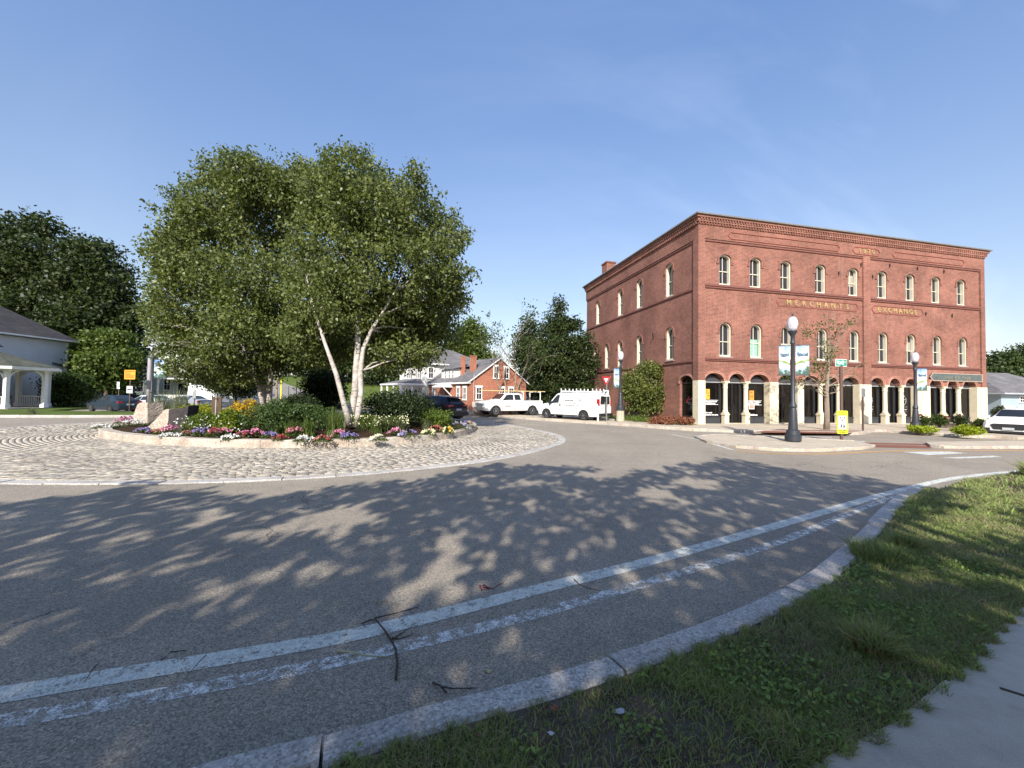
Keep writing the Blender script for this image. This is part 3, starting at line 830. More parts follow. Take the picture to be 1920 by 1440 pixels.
# ground floor: piers, columns, shop windows and doors
PIERS = [(0, .47), (4.88, 5.51), (6.92, 7.37), (11.71, 12.66), (16.61, 17.69), (22.02, BW)]
for x0, x1 in PIERS:
    pr_ = MB(); pr_.box(x0, -.005, .0, x1, .42 if x0 else .475, ZS - .002)
    if x0 and x1 - x0 > .9: pr_.box(x0 + .28, -.04, 0, x1 - .25 if x1 < BW else x1, -.006, ZS - .002)
    pr_.build('pier', m_cream, B)
def column(cx, w=.34):
    b = MB(); y = .16
    def bx(hw, z0, z1, hd=None): hd = hd or hw; b.box(cx - hw, y - hd, z0, cx + hw, y + hd, z1)
    h = w / 2
    bx(h * 1.12, 0, .12); bx(h * .98, .12, .62); bx(h * 1.18, .62, .70); bx(h * .95, .70, .78)
    n = 8
    b.lathe([(h * 1.0, .78), (h * 1.02, .86), (h * .86, .92), (h * .80, 2.18), (h * .95, 2.2), (h * .95, 2.25), (h * .82, 2.27), (h * .9, 2.4), (h * 1.15, 2.5)], (cx, y, 0), n)
    bx(h * 1.12, 2.50, 2.598)
    b.build('column', m_cream, B, bevel=.008)
for x0, x1 in ((1.76, 2.10), (3.16, 3.53), (8.62, 8.96), (10.04, 10.37), (13.74, 14.23), (15.14, 15.59), (18.8, 19.33), (20.24, 20.76)):
    column((x0 + x1) / 2, min(.31, (x1 - x0) * .86))
for x0, x1, k in OPEN:
    ar = MB(); arch_ring(ar, (x0 + x1) / 2, x1 - x0, ZS, RISE, .07, .03, .10)
    arch_ring(ar, (x0 + x1) / 2, x1 - x0 + .16, ZS, RISE + .08, .05, .0, .10); ar.build('arch_moulding', m_brick2, B)
ar = MB(); arch_ring(ar, SARCH[0], SARCH[1], SARCH[3], SARCH[4], .09, .02, .10, axis='x')
ar.build('arch_moulding', m_brick2, B)
for x0, x1, k in OPEN:
    cx = (x0 + x1) / 2; w = x1 - x0
    zb = .52 if k == 'w' else .14
    f = MB(); f.plate([(x0 - .06, .12), (x1 + .06, .12), (x1 + .06, 2.56), (x0 - .06, 2.56)], [[(x0 + .05, zb), (x1 - .05, zb), (x1 - .05, 2.44), (x0 + .05, 2.44)]], .44, .5)
    if k == 'd': f.box(cx - .03, .43, zb, cx + .03, .49, 2.44); f.box(cx + .06, .41, 1.0, cx + .10, .43, 1.35)
    fr = f.build('shop_window' if k == 'w' else 'shop_door', m_darkframe, B)
    MB().plate([(x0, zb - .01), (x1, zb - .01), (x1, 2.5), (x0, 2.5)], [], .475, .49, back=False).build('glass', m_shopglass, fr)
    MB().plate(arch_poly(cx, w + .1, 2.56, ZS + .0, RISE * .72), [], .40, .44).build('fanlight', m_fan, fr)
    tb = MB(); tb.box(x0 - .05, .36, 2.50, x1 + .05, .41, 2.556); tb.build('transom', simple('pale_transom', (.3, .3, .3), .4), fr)
    if k == 'w':
        u = MB(); u.box(x0 - .05, .40, .12, x1 + .05, .438, .46); u.box(x0 - .05, .36, .46, x1 + .05, .438, .51); u.build('bulkhead', m_greyboard, fr)
    else:
        u = MB(); u.box(x0 - .05, .1, .115, x1 + .05, .5, .15); u.build('step', m_concrete, fr)
# dark sheet behind the openings, in place of the shaded shop rooms
MB().box(.2, .52, .05, BW - .2, .6, 3.3).build('dark_shop_backing', m_darkframe, B)
# side arch window
f = MB(); c, w, z0, zs, rr = SARCH
f.plate(arch_poly(0, w, z0, zs, rr), [arch_poly(0, w - .12, z0 + .07, zs, rr - .06)], .26, .32)
sw = f.build('side_shop_window', m_darkframe, B); sw.location = (0, c, 0); sw.rotation_euler = (0, 0, -PI / 2)
MB().plate(arch_poly(0, w - .02, z0 + .02, zs, rr - .02), [], .30, .315, back=False).build('glass', m_shopglass, sw)
tb = MB(); tb.box(-w / 2 + .02, .22, 2.46, w / 2 - .02, .26, 2.50); tb.build('transom', m_fan, sw)

# posters, lettering and emblems on the shop glass
GY = .468
m_pyel = simple('yellow_poster_paper', (.60, .36, .04), .6, var=.1)
m_porg = simple('orange_poster_paper', (.72, .28, .04), .6, var=.1)
m_pwht = simple('pink_white_paper', (.60, .48, .44), .6, var=.05)
m_ink = simple('poster_ink', (.05, .04, .04), .6)
def poster(x0, z0, x1, z1, mat, lines, label):
    b = MB(); b.box(x0, GY - .006, z0, x1, GY, z1); p = b.build('poster', mat, B, label=label)
    q = MB(); h = z1 - z0
    for (a, b_, c, d) in lines: q.box(x0 + (x1 - x0) * a, GY - .009, z0 + h * b_, x0 + (x1 - x0) * c, GY - .0065, z0 + h * d)
    q.build('poster_print', m_ink2, p)
m_ink2 = simple('poster_print_ink', (.35, .10, .03), .6)
poster(.83, 1.52, 1.13, 2.12, m_pyel, [(.12, .78, .5, .9), (.12, .55, .8, .6), (.5, .3, .85, .42), (.12, .66, .7, .7)], 'yellow poster')
poster(3.88, 1.50, 4.2, 2.08, m_porg, [(.1, .75, .7, .9), (.1, .5, .9, .54), (.15, .28, .4, .4), (.5, .28, .8, .44)], 'orange poster')
poster(3.84, .96, 4.24, 1.3, m_pwht, [(.2, .75, .8, .82), (.15, .5, .85, .62), (.15, .28, .85, .4)], 'pale pink notice')
def rule(x0, x1, z): return MB().box(x0, GY - .005, z, x1, GY, z + .022)
for x0, x1, a, b in ((.53, 1.70, 'Interior Home Improvement', 'Design-Build Services'), (3.6, 4.75, 'Bath, Kitchen & Additions', 'Interior Remodeling')):
    r_ = MB(); r_.box(x0, GY - .005, 1.46, x1, GY, 1.485); r_.box(x0, GY - .005, 1.21, x1, GY, 1.235); r_.build('window_rule', m_vinyl, B)
    text_fit('window_lettering', a, .12, x0 + .02, x1 - .08, 1.40, GY - .003, m_vinyl, B, extrude=.002, bold=.006)
    text_fit('window_lettering', b, .12, x0 + .07, x1 - .2, 1.29, GY - .003, m_vinyl, B, extrude=.002, bold=.006)
text_fit('window_lettering', 'Call or email', .11, .78, 1.28, .74, GY - .003, m_vinyl, B, extrude=.002, bold=.006)
text_fit('window_lettering', 'free consultation and quote', .11, .53, 1.70, .62, GY - .003, m_vinyl, B, extrude=.002, bold=.006)
text_fit('window_lettering', 'remodel603.com', .12, 3.74, 4.45, .62, GY - .003, m_vinyl, B, extrude=.002, bold=.008)
def roof_logo(name, M, s, m1, m2, parent):
    b = MB()
    def ln(p, q, w=.05): b.bar(M @ Vector((p[0] * s, 0, p[1] * s)), M @ Vector((q[0] * s, 0, q[1] * s)), w * s, .004)
    b.cur = 0; ln((-1, 0), (-.35, .75), .09); ln((-.35, .75), (.15, .1), .09); b.box(0, 0, 0, 0, 0, 0)
    b.cur = 1; ln((-.1, .3), (.18, .55), .08); ln((.18, .55), (.6, .12), .08); ln((.6, .12), (1, .12), .06); ln((-1, -.08), (1, -.08), .14); ln((-.7, -.3), (.7, -.3), .08); ln((-.35, .25), (-.35, .36), .12)
    return b.build(name, [m1, m2], parent)
m_red = simple('logo_red', (.55, .03, .06), .5)
roof_logo('window_logo', Matrix.Translation((.09 + .19, 1.0, 1.35)) @ Matrix.Rotation(-PI / 2, 4, 'Z'), .42, m_red, m_vinyl, B)
m_frost = simple('frosted_vinyl', (.30, .30, .31), .5)
for cx in (13.12, 16.02):
    e = MB()
    for i in range(28):
        if i % 7 == 3: continue
        a = 2 * PI * i / 28; a2 = a + 2 * PI / 28 * .8
        r0, r1 = (.25, .36) if i % 2 else (.27, .33)
        e.face([(cx + .8 * r0 * math.cos(a), GY - .004, 1.62 + r0 * math.sin(a)), (cx + .8 * r1 * math.cos(a), GY - .004, 1.62 + r1 * math.sin(a)),
                (cx + .8 * r1 * math.cos(a2), GY - .004, 1.62 + r1 * math.sin(a2)), (cx + .8 * r0 * math.cos(a2), GY - .004, 1.62 + r0 * math.sin(a2))])
    e.face([(cx - .01, GY - .004, 1.42), (cx + .04, GY - .004, 1.55), (cx + .05, GY - .004, 1.78), (cx - .03, GY - .004, 1.84), (cx - .07, GY - .004, 1.75), (cx - .04, GY - .004, 1.6)])
    e.face([(cx + .03, GY - .004, 1.66), (cx + .15, GY - .004, 1.74), (cx + .16, GY - .004, 1.71), (cx + .04, GY - .004, 1.6)])
    e.box(cx - .42, GY - .004, 1.18, cx + .36, GY, 1.2); e.box(cx - .42, GY - .004, .98, cx + .3, GY, 1.05); e.box(cx - .42, GY - .004, .86, cx + .3, GY, .875)
    e.build('window_emblem', m_frost, B)
# long dark shop sign with pointed left end
sg = MB(); sg.plate([(17.72, 3.21), (17.95, 3.0), (22.5, 3.0), (22.5, 3.46), (17.95, 3.46)], [], .0, .08)
bo = sg.build('shop_sign', simple('slate_green_board', (.085, .105, .10), .6, var=.15), B)
sb_ = MB(); sb_.plate([(17.66, 3.21), (17.93, 2.96), (22.54, 2.96), (22.54, 3.50), (17.93, 3.50)], [[(17.74, 3.21), (17.96, 3.01), (22.48, 3.01), (22.48, 3.45), (17.96, 3.45)]], -.02, -.001)
sb_.build('sign_border', simple('sign_border_tan', (.36, .29, .22), .6), bo)
text_fit('sign_lettering', 'Susan A.E. Reed', .27, 19.0, 21.3, 3.23, -.006, simple('dull_gilt', (.24, .22, .13), .5), bo, extrude=.004)
# iron wall anchors and the small side bracket
for x, z in ((14.4, 10.45), (16.8, 10.45), (19.2, 10.45), (17.5, 7.45), (19.9, 7.45), (12.95, 9.6), (10.2, 9.6), (12.0, 10.3)):
    an = MB(); an.bar((x, .06, z + .12), (x + .03, .06, z - .02), .035); an.bar((x + .03, .06, z - .02), (x - .02, .06, z - .14), .035); an.box(x - .04, .03, z - .03, x + .04, .1, z + .03); an.build('wall_anchor', m_dark_iron, B)
br = MB(); br.bar((.1, 4.75, 5.6), (-.25, 4.25, 5.95), .06); br.build('bracket', m_dark_iron, B)
# ------------------------------------------------------------------ vegetation tools
def unit(n, r):
    v = r.normal(size=(n, 3)); return v / np.linalg.norm(v, axis=1, keepdims=True)
def lobe_points(lobes, n, r, shell=.45, low=-.9):
    """n points in a set of ellipsoids (centre, radii); shell < 1 pushes them outward"""
    vol = np.array([max((a[0] * a[1] * a[2]) ** .72, .03) for _, a in lobes]); cnt = r.multinomial(n, vol / vol.sum())
    P, I = [], []
    for k, ((c, a), m) in enumerate(zip(lobes, cnt)):
        d = unit(m, r); q = r.random(m) ** shell
        d[:, 2] = np.maximum(d[:, 2], low)
        P.append(np.array(c) + d * q[:, None] * np.array(a)); I.append(np.full(m, k))
    return np.concatenate(P), np.concatenate(I)
def leaf_cards(P, size, r, hang=.0, up=.0, aspect=.6, jit=.35):
    """one pointed quad per point; size may be an array"""
    n = len(P); s = np.full(n, size) * (1 + jit * (r.random(n) * 2 - 1))
    d = unit(n, r); d[:, 2] -= hang; d[:, 2] += up * .3; d /= np.linalg.norm(d, axis=1, keepdims=True)
    q = unit(n, r)
    if up: q = q * (1 - up) + np.array([0, 0, 1.0]) * up
    w = np.cross(d, q); w /= np.maximum(1e-6, np.linalg.norm(w, axis=1, keepdims=True))
    nn = np.cross(w, d)
    tip = P + d * s[:, None]; mid = P + d * (s * .42)[:, None] + nn * (s * .10)[:, None]
    a = mid + w * (s * aspect * .5)[:, None]; b = mid - w * (s * aspect * .5)[:, None]
    V = np.stack([P, a, tip, b], 1).reshape(-1, 3)
    return V, np.arange(4 * n).reshape(n, 4)
def clumped(lobes, nc, per, spread, r, shell=.45, low=-.9, squash=.7):
    C, I = lobe_points(lobes, nc, r, shell, low)
    off = np.clip(r.normal(size=(nc, per, 3)), -1.7, 1.7) * spread; off[:, :, 2] *= squash
    return (C[:, None, :] + off).reshape(-1, 3), C, I
def pxlobe(u, v, Y, ru, rv, rd=None, base=(0, 0, 0)):
    c = at(u, v, Y); k = Y / FPX
    return ((c.x - base[0], c.y - base[1], c.z - base[2]), (ru * k, (rd if rd is not None else ru * .9) * k, rv * k))
def curve_pts(a, b, sag, n, rs, wob=.03):
    a, b = Vector(a), Vector(b); L = (b - a).length; out = []
    for i in range(n + 1):
        t = i / n; p = a.lerp(b, t) + Vector((0, 0, sag * L * math.sin(PI * t)))
        if 0 < i < n: p += Vector((rs.uniform(-1, 1), rs.uniform(-1, 1), rs.uniform(-1, 1))) * wob * L
        out.append(p)
    return out
def make_tree(name, base, stems, lobes, bark, leaf, leaf_size, nclus, per, spread, seed, label, cat='tree', group=None,
              hang=.3, shell=.45, twigs=2, limb_r=.05, aspect=.6, low=-.9, up=0.0, squash=.7, trunk_name='trunk', keep=None, limb_lobes=None):
    """stems: list of (points relative to base, radii).  every lobe gets a limb from the nearest point high on a stem"""
    r = np.random.default_rng(seed); rs = random.Random(seed)
    root = empty(name, base, 0, label, cat, group)
    b = MB(); nodes = []
    for pts, rad in stems:
        b.tube(pts, rad, 9)
        for i, p in enumerate(pts):
            if i >= 1: nodes.append((Vector(p), rad[i]))
    for k, (c, a) in enumerate(lobes):
        c = Vector(c)
        cand = [(q, rr) for q, rr in nodes if q.z < c.z - .15 * a[2]] or nodes
        q, rr = min(cand, key=lambda t: (t[0] - c).length + max(0, t[0].z - c.z) * 2)
        if a[0] < .28 and limb_r < .05:
            o = min(lobes, key=lambda t: ((Vector(t[0]) - c).length if t[1][0] >= .28 else 1e9)); b.tube(curve_pts(o[0], c, .03, 4, rs, .05), [.012, .01, .008, .006, .003], 4, cap=False); continue
        lr = min(rr * .7, limb_r * (1 + (c - q).length * .12))
        p = curve_pts(q, c, .04, 6, rs); n = len(p)
        b.tube(p, [lr * (1 - .75 * i / (n - 1)) for i in range(n)], 6, cap=False)
        for _ in range(twigs * 3):
            d = Vector(unit(1, r)[0]); d.z = abs(d.z) * .8; e = c + Vector((d.x * a[0], d.y * a[1], d.z * a[2])) * .85
            st_ = p[rs.randint(2, n - 1)]
            b.tube(curve_pts(st_, e, .05, 4, rs, .05), [lr * .3, lr * .24, lr * .18, lr * .12, lr * .05], 4, cap=False)
    b.build(trunk_name, bark, root, smooth=True)
    P, C, I = clumped(lobes, nclus, per, spread, r, shell, low, squash)
    if keep is not None: P = P[keep(P)]
    V, F = leaf_cards(P, leaf_size, r, hang, up, aspect)
    np_mesh('crown', V, F, leaf, root)
    return root

def bark_mat(name, c1, c2, sc=6):
    t = NT(name); co = t.coord()
    n = t.noise(t.mapping(co, (1, 1, .22)), sc * 2.5, 5, .65)
    return t.done(t.pbr(t.ramp(n, [(.35, c1), (.65, c2)]), .9, 0, t.bump(n, .8, .03), .2))
def birch_bark():
    t = NT('white_birch_bark'); co = t.coord()
    n = t.noise(t.mapping(co, (1.2, 1.2, 9)), 2.6, 3, .6); m = t.noise(co, 3.2, 5, .7)
    c = t.ramp(t.noise(co, 7, 4), [(.3, (.30, .26, .22)), (.6, (.52, .47, .42))])
    c = t.mix(t.ramp(n, [(.60, 0.0), (.64, 1.0)]), c, (.07, .055, .045))
    c = t.mix(t.ramp(m, [(.62, 0.0), (.70, .85)]), c, (.10, .08, .065))
    return t.done(t.pbr(c, .7, 0, t.bump(n, .2, .01), .25))
m_bark = bark_mat('grey_brown_bark', (.06, .045, .035), (.15, .12, .095))
m_bark_pale = bark_mat('pale_branch_bark', (.17, .13, .10), (.32, .26, .2))
m_birch = birch_bark()
m_leaf_birch = leaf_mat('birch_leaf', (.056, .074, .022), (.160, .185, .052), .30, c3=(.26, .285, .10), rough=.42)
m_leaf_dark = leaf_mat('dark_maple_leaf', (.015, .026, .008), (.050, .070, .017), .2, c3=(.10, .12, .03))
m_leaf_green = leaf_mat('maple_leaf', (.022, .040, .008), (.070, .105, .018), .25, c3=(.11, .15, .03))
m_leaf_bright = leaf_mat('bright_leaf', (.05, .09, .012), (.13, .19, .03), .3, c3=(.19, .25, .05))
m_leaf_bright2 = leaf_mat('bright_maple_leaf', (.04, .065, .012), (.12, .16, .03), .3, c3=(.19, .23, .05))  # lighter leaf colour for two of the maples
m_leaf_far = leaf_mat('far_leaf', (.025, .042, .012), (.065, .090, .024), .2, c3=(.10, .13, .04))

# ------------------------------------------------------------------ the two birches on the island
def rel(base, *pts): return [tuple(Vector(p) - Vector(base)) for p in pts]
bb = at(662, 797, 14.0); bb.z = .42
L1 = [(655, 342, 46, 62), (668, 300, 26, 34), (640, 385, 62, 60), (700, 405, 75, 62), (752, 372, 38, 40), (788, 352, 22, 34), (745, 440, 75, 60), (800, 428, 48, 55), (840, 462, 30, 28), (866, 448, 12, 14),
      (815, 505, 52, 55), (838, 560, 40, 45), (790, 575, 70, 60), (705, 500, 110, 85), (612, 470, 75, 80), (630, 560, 95, 75), (720, 590, 95, 60), (655, 635, 90, 50), (590, 640, 60, 50), (765, 630, 65, 50),
      (735, 668, 60, 28), (820, 620, 45, 38), (700, 345, 36, 40), (855, 528, 22, 30), (612, 385, 46, 50), (785, 668, 40, 20), (585, 560, 50, 60)]
def add_sprays(lobes, seed, k=2, zmin=1.5):
    """small upright sprays of leaves round the outside of the crown"""
    rs = random.Random(seed); out = []
    for (c, a) in lobes:
        for _ in range(k):
            th = rs.uniform(0, 2 * PI); el = rs.uniform(.1, 1.3)
            d = Vector((math.cos(th) * math.cos(el), math.sin(th) * math.cos(el), math.sin(el)))
            q = (c[0] + d.x * a[0] * 1.08, c[1] + d.y * a[1] * 1.08, c[2] + d.z * a[2] * 1.08)
            if zmin < q[2] < max(l[0][2] + l[1][2] for l in lobes) - .3: s = rs.uniform(.16, .27); out.append((q, (s, s, s * rs.uniform(1.5, 2.4))))
    return out
def airy(P):
    """gaps between the branches"""
    n = np.sin(P[:, 0] * 2.3 + 1.9 * np.sin(P[:, 2] * 1.7)) * np.cos(P[:, 1] * 2.1 + P[:, 2] * 1.3) + .7 * np.sin(P[:, 2] * 3.7 + P[:, 0] * 2.9) * np.cos(P[:, 1] * 4.1)
    return n > -.72
lob1 = [pxlobe(u, v, 14.4 + (i * 7 % 5 - 2) * .55 + (1.7 if v > 610 else (.8 if v > 540 and 600 < u < 740 else 0)), ru, rv, min(ru, 70) * 1.25, bb) for i, (u, v, ru, rv) in enumerate(L1)]
lob1 += add_sprays(lob1, 1, 3)
st1 = [(rel(bb, at(652, 800, 14.0), at(660, 770, 14.0), at(666, 735, 14.0), at(668, 690, 14.05), at(671, 650, 14.1), at(672, 600, 14.2), at(670, 540, 14.3), at(664, 470, 14.3), at(657, 390, 14.3), at(656, 320, 14.3)), [.17, .135, .12, .11, .10, .085, .065, .045, .03, .012]),
       (rel(bb, at(668, 800, 13.9), at(672, 770, 13.85), at(677, 735, 13.9), at(676, 695, 14.0), at(681, 655, 14.0), at(696, 620, 13.9), at(715, 590, 13.8), at(742, 545, 13.7), at(765, 490, 13.7)), [.12, .10, .09, .085, .075, .06, .045, .03, .015]),
       (rel(bb, at(656, 800, 13.8), at(650, 775, 13.6), at(642, 745, 13.5), at(630, 700, 13.4), at(619, 670, 13.4), at(608, 640, 13.4), at(592, 590, 13.5), at(575, 520, 13.7)), [.13, .10, .085, .075, .065, .055, .04, .015]),
       (rel(bb, at(672, 600, 14.2), at(682, 560, 14.0), at(697, 505, 13.9), at(708, 450, 13.9), at(712, 400, 14)), [.07, .055, .045, .03, .015])]
make_tree('birch_tree', tuple(bb), st1, lob1, m_birch, m_leaf_birch, .118, 3500, 31, .17, 101,
          'white birch with three pale stems rising from the front of the flower island', 'birch tree', 'birches on the roundabout island', hang=.75, shell=.42, twigs=2, limb_r=.035, squash=.9, keep=airy)
b2 = at(500, 775, 19.3); b2.z = .45
L2 = [(455, 330, 36, 40), (440, 350, 60, 50), (405, 345, 24, 30), (495, 360, 55, 50), (556, 330, 26, 38), (592, 345, 22, 30), (570, 385, 50, 50), (385, 395, 45, 50), (345, 420, 38, 38), (312, 455, 20, 24), (335, 480, 45, 50), (430, 440, 85, 65),
      (520, 440, 75, 65), (350, 545, 55, 60), (312, 560, 18, 30), (450, 530, 100, 70), (540, 540, 80, 80), (325, 610, 38, 36), (296, 612, 16, 14), (385, 620, 80, 50), (480, 620, 90, 55), (560, 620, 70, 60), (352, 655, 22, 14), (440, 672, 60, 26), (540, 668, 60, 30), (365, 400, 30, 46), (522, 352, 44, 50), (610, 380, 40, 50), (330, 652, 40, 24), (400, 698, 54, 28), (345, 690, 26, 18), (475, 700, 55, 22), (300, 580, 22, 30), (318, 505, 30, 36), (372, 500, 60, 60)]
lob2 = [pxlobe(u, v, 19.2 + (i * 7 % 5 - 2) * .8, ru, rv, min(ru, 70) * 1.2, b2) for i, (u, v, ru, rv) in enumerate(L2)]
lob2 += add_sprays(lob2, 2, 3)
st2 = [(rel(b2, at(497, 780, 19.3), at(496, 750, 19.3), at(494, 715, 19.3), at(490, 670, 19.3), at(480, 600, 19.3), at(466, 500, 19.3), at(456, 400, 19.3), at(455, 320, 19.3)), [.16, .13, .12, .11, .09, .06, .035, .015]),
       (rel(b2, at(503, 780, 19.2), at(505, 750, 19.1), at(507, 715, 19.1), at(512, 670, 19.1), at(528, 590, 19.0), at(548, 490, 19.0), at(558, 400, 19), at(556, 340, 19)), [.14, .12, .11, .10, .08, .05, .03, .015]),
       (rel(b2, at(498, 780, 19.1), at(490, 745, 18.9), at(478, 700, 18.8), at(450, 640, 18.7), at(410, 570, 18.6), at(380, 490, 18.6)), [.12, .10, .09, .07, .045, .02])]
make_tree('birch_tree', tuple(b2), st2, lob2, m_birch, m_leaf_birch, .145, 3600, 31, .22, 102,
          'broad birch standing further back at the left of the flower island', 'birch tree', 'birches on the roundabout island', hang=.75, shell=.42, twigs=2, limb_r=.045, squash=.9, keep=airy)

# ------------------------------------------------------------------ other trees
def px_tree(name, u, vbase, Y, lobes, bark, leaf, size, ncl, per, spread, seed, label, trunk_r=.25, zb=0.0, cat='tree', group=None, nstem=1, **kw):
    b = at(u, vbase, Y); b.z = zb
    lb = [pxlobe(a, v, Y + dy, ru, rv, None, b) for (a, v, ru, rv, dy) in lobes]
    top = max(lb, key=lambda t: t[0][2])[0]; mz = top[2]
    stems = []
    for s in range(nstem):
        o = (s - (nstem - 1) / 2) * trunk_r * 2.4
        stems.append(([(o * .4, 0, -.1), (o * .7, 0, mz * .15), (o + .02 * mz, 0, mz * .35), (top[0] * .4 + o * 1.5, top[1] * .4, mz * .6), (top[0] * .8 + o * 2, top[1] * .8, mz * .85), top],
                      [trunk_r * 1.2, trunk_r, trunk_r * .8, trunk_r * .5, trunk_r * .28, trunk_r * .08]))
    return make_tree(name, tuple(b), stems, lb, bark, leaf, size, ncl, per, spread, seed, label, cat, group, limb_r=trunk_r * .4, **kw)

px_tree('maple_tree', 25, 762, 46, [(25, 440, 42, 34, 0), (88, 428, 36, 26, 0), (-30, 470, 50, 60, 0), (60, 480, 60, 42, -1), (0, 520, 60, 50, 0), (95, 520, 45, 45, 0), (40, 580, 80, 55, -2), (-50, 590, 60, 80, 0), (100, 600, 50, 60, -1), (20, 660, 90, 60, 0), (110, 690, 50, 50, 0)],
        m_bark, m_leaf_dark, .40, 900, 46, .66, 201, 'tall dark maple behind the white clapboard house at the far left', .45, group='dark trees at the left')
px_tree('maple_tree', 165, 762, 44, [(155, 470, 34, 26, 0), (195, 470, 24, 20, 0), (175, 510, 55, 40, 0), (220, 530, 24, 26, -1), (130, 540, 40, 40, 0), (200, 570, 50, 40, -1), (238, 598, 26, 18, -1), (150, 610, 60, 45, -2), (215, 620, 46, 30, -1), (120, 670, 50, 50, 0), (180, 690, 60, 50, 0), (225, 668, 36, 36, 0)],
        m_bark, m_leaf_dark, .38, 900, 44, .58, 202, 'dark spreading maple right of the white clapboard house, beside the sky gap', .4, group='dark trees at the left')
px_tree('maple_tree', 198, 765, 38, [(185, 640, 34, 24, 0), (215, 640, 26, 24, 0), (165, 670, 30, 26, 0), (200, 680, 46, 34, -1), (235, 672, 26, 26, 0), (215, 712, 30, 20, 0), (175, 715, 34, 20, 0)],
        m_bark, m_leaf_bright2, .27, 480, 36, .36, 203, 'lower leafy maple with light green leaves behind the parked cars', .2, group='dark trees at the left')
px_tree('shrub', 128, 768, 33.5, [(110, 720, 26, 22, 0), (140, 712, 22, 18, 0), (128, 742, 30, 24, 0), (155, 735, 18, 24, 0), (100, 745, 16, 20, 0)],
        m_bark, m_leaf_green, .20, 420, 14, .3, 204, 'big leafy shrub between the gazebo and the dark sedan', .06, zb=.13, cat='shrub', hang=.2)
px_tree('maple_tree', 882, 752, 62, [(882, 618, 24, 22, 0), (860, 640, 24, 26, 0), (902, 645, 22, 24, 0), (880, 665, 36, 30, 0), (845, 675, 26, 30, 0), (918, 672, 16, 18, 0), (870, 700, 40, 24, 0)],
        m_bark, m_leaf_bright2, .40, 330, 40, .55, 205, 'round light green maple rising behind the white house roof', .35)
px_tree('maple_tree', 1052, 768, 36, [(1046, 578, 13, 20, 0), (1036, 610, 24, 22, 0), (1066, 610, 20, 22, 0), (1045, 645, 36, 30, 0), (1085, 645, 26, 30, -.5), (1095, 680, 24, 30, -.5), (1020, 690, 40, 30, -1), (1065, 695, 46, 34, -1), (1035, 728, 50, 24, -1), (1085, 728, 30, 24, -1), (1010, 735, 26, 16, -1), (1008, 655, 16, 22, 0)],
        m_bark, m_leaf_dark, .22, 800, 42, .3, 206, 'tall pointed dark maple against the back corner of the brick block', .28, zb=.1)
px_tree('maple_tree', 992, 765, 42, [(992, 606, 14, 18, 0), (985, 640, 20, 26, 0), (1005, 640, 16, 26, 0), (978, 672, 20, 26, 0), (1000, 690, 24, 34, 0)],
        m_bark, m_leaf_dark, .28, 420, 14, .4, 207, 'narrow dark tree between the bare branched tree and the pointed maple', .16, zb=.1)
m_leaf_shrub = leaf_mat('side_shrub_leaf', (.065, .085, .02), (.17, .19, .045), .28, c3=(.26, .26, .08))
px_tree('small_tree', 1212, 778, 27, [(1188, 708, 22, 18, 0), (1222, 694, 28, 18, 0), (1250, 706, 18, 18, 0), (1256, 730, 14, 22, 0), (1178, 730, 14, 18, 0), (1205, 735, 32, 20, -.3), (1240, 738, 24, 24, 0), (1188, 742, 18, 18, 0), (1222, 756, 28, 16, .2), (1196, 764, 22, 12, .1), (1245, 764, 16, 12, .1)],
        m_bark, m_leaf_shrub, .15, 900, 14, .2, 208, 'bushy rounded small tree against the side wall of the brick block', .05, zb=.13, cat='small tree', nstem=4, hang=.1)
# trees on the hill behind, one at a time
for i, (u, v, Y, ru, rv, lab) in enumerate([
        (405, 640, 98, 55, 50, 'far tree behind the grey green gabled house'), (560, 655, 108, 60, 48, 'far tree over the hill road, between the birch stems'),
        (640, 650, 92, 56, 62, 'far dark tree directly behind the leaning birch stem'), (715, 655, 88, 52, 60, 'far dark tree between the birch and the porch of the white house'),
        (775, 640, 96, 44, 60, 'far tree just left of the white house roof'), (480, 640, 120, 55, 50, 'far tree behind the left birch trunk')]):
    hb = float(hillz(np.array(atx(u, Y)), np.array(float(Y))))
    px_tree('deciduous_tree', u, 735, Y, [(u, v - rv * .3, ru * .6, rv * .6, 0), (u - ru * .45, v, ru * .5, rv * .5, 0), (u + ru * .45, v + 4, ru * .5, rv * .5, 0), (u, v + rv * .55, ru * .9, rv * .5, -2), (u - ru * .3, v + rv * .2, ru * .5, rv * .5, -2)],
            m_bark, m_leaf_far if i % 2 else m_leaf_dark, .75, 520, 16, 1.3, 220 + i, lab, .35, zb=hb, group='trees along the hill behind', twigs=1)
for i, (u, v, Y, ru, rv, lab) in enumerate([(1880, 690, 66, 30, 28, 'tree on the slope just right of the brick block'), (1925, 680, 74, 44, 36, 'tree above the grey garage roof at the right edge'), (1868, 735, 58, 26, 22, 'low tree behind the white gable at the right'), (1990, 690, 70, 50, 40, 'tree beyond the garage, past the right edge')]):
    px_tree('deciduous_tree', u, 765, Y, [(u, v - rv * .3, ru * .6, rv * .6, 0), (u - ru * .45, v + 3, ru * .5, rv * .5, 0), (u + ru * .45, v, ru * .5, rv * .5, 0), (u, v + rv * .8, ru * .9, rv * .7, -2)],
            m_bark, m_leaf_far, .5, 600, 16, .9, 240 + i, lab, .3, group='trees at the right edge', twigs=1)

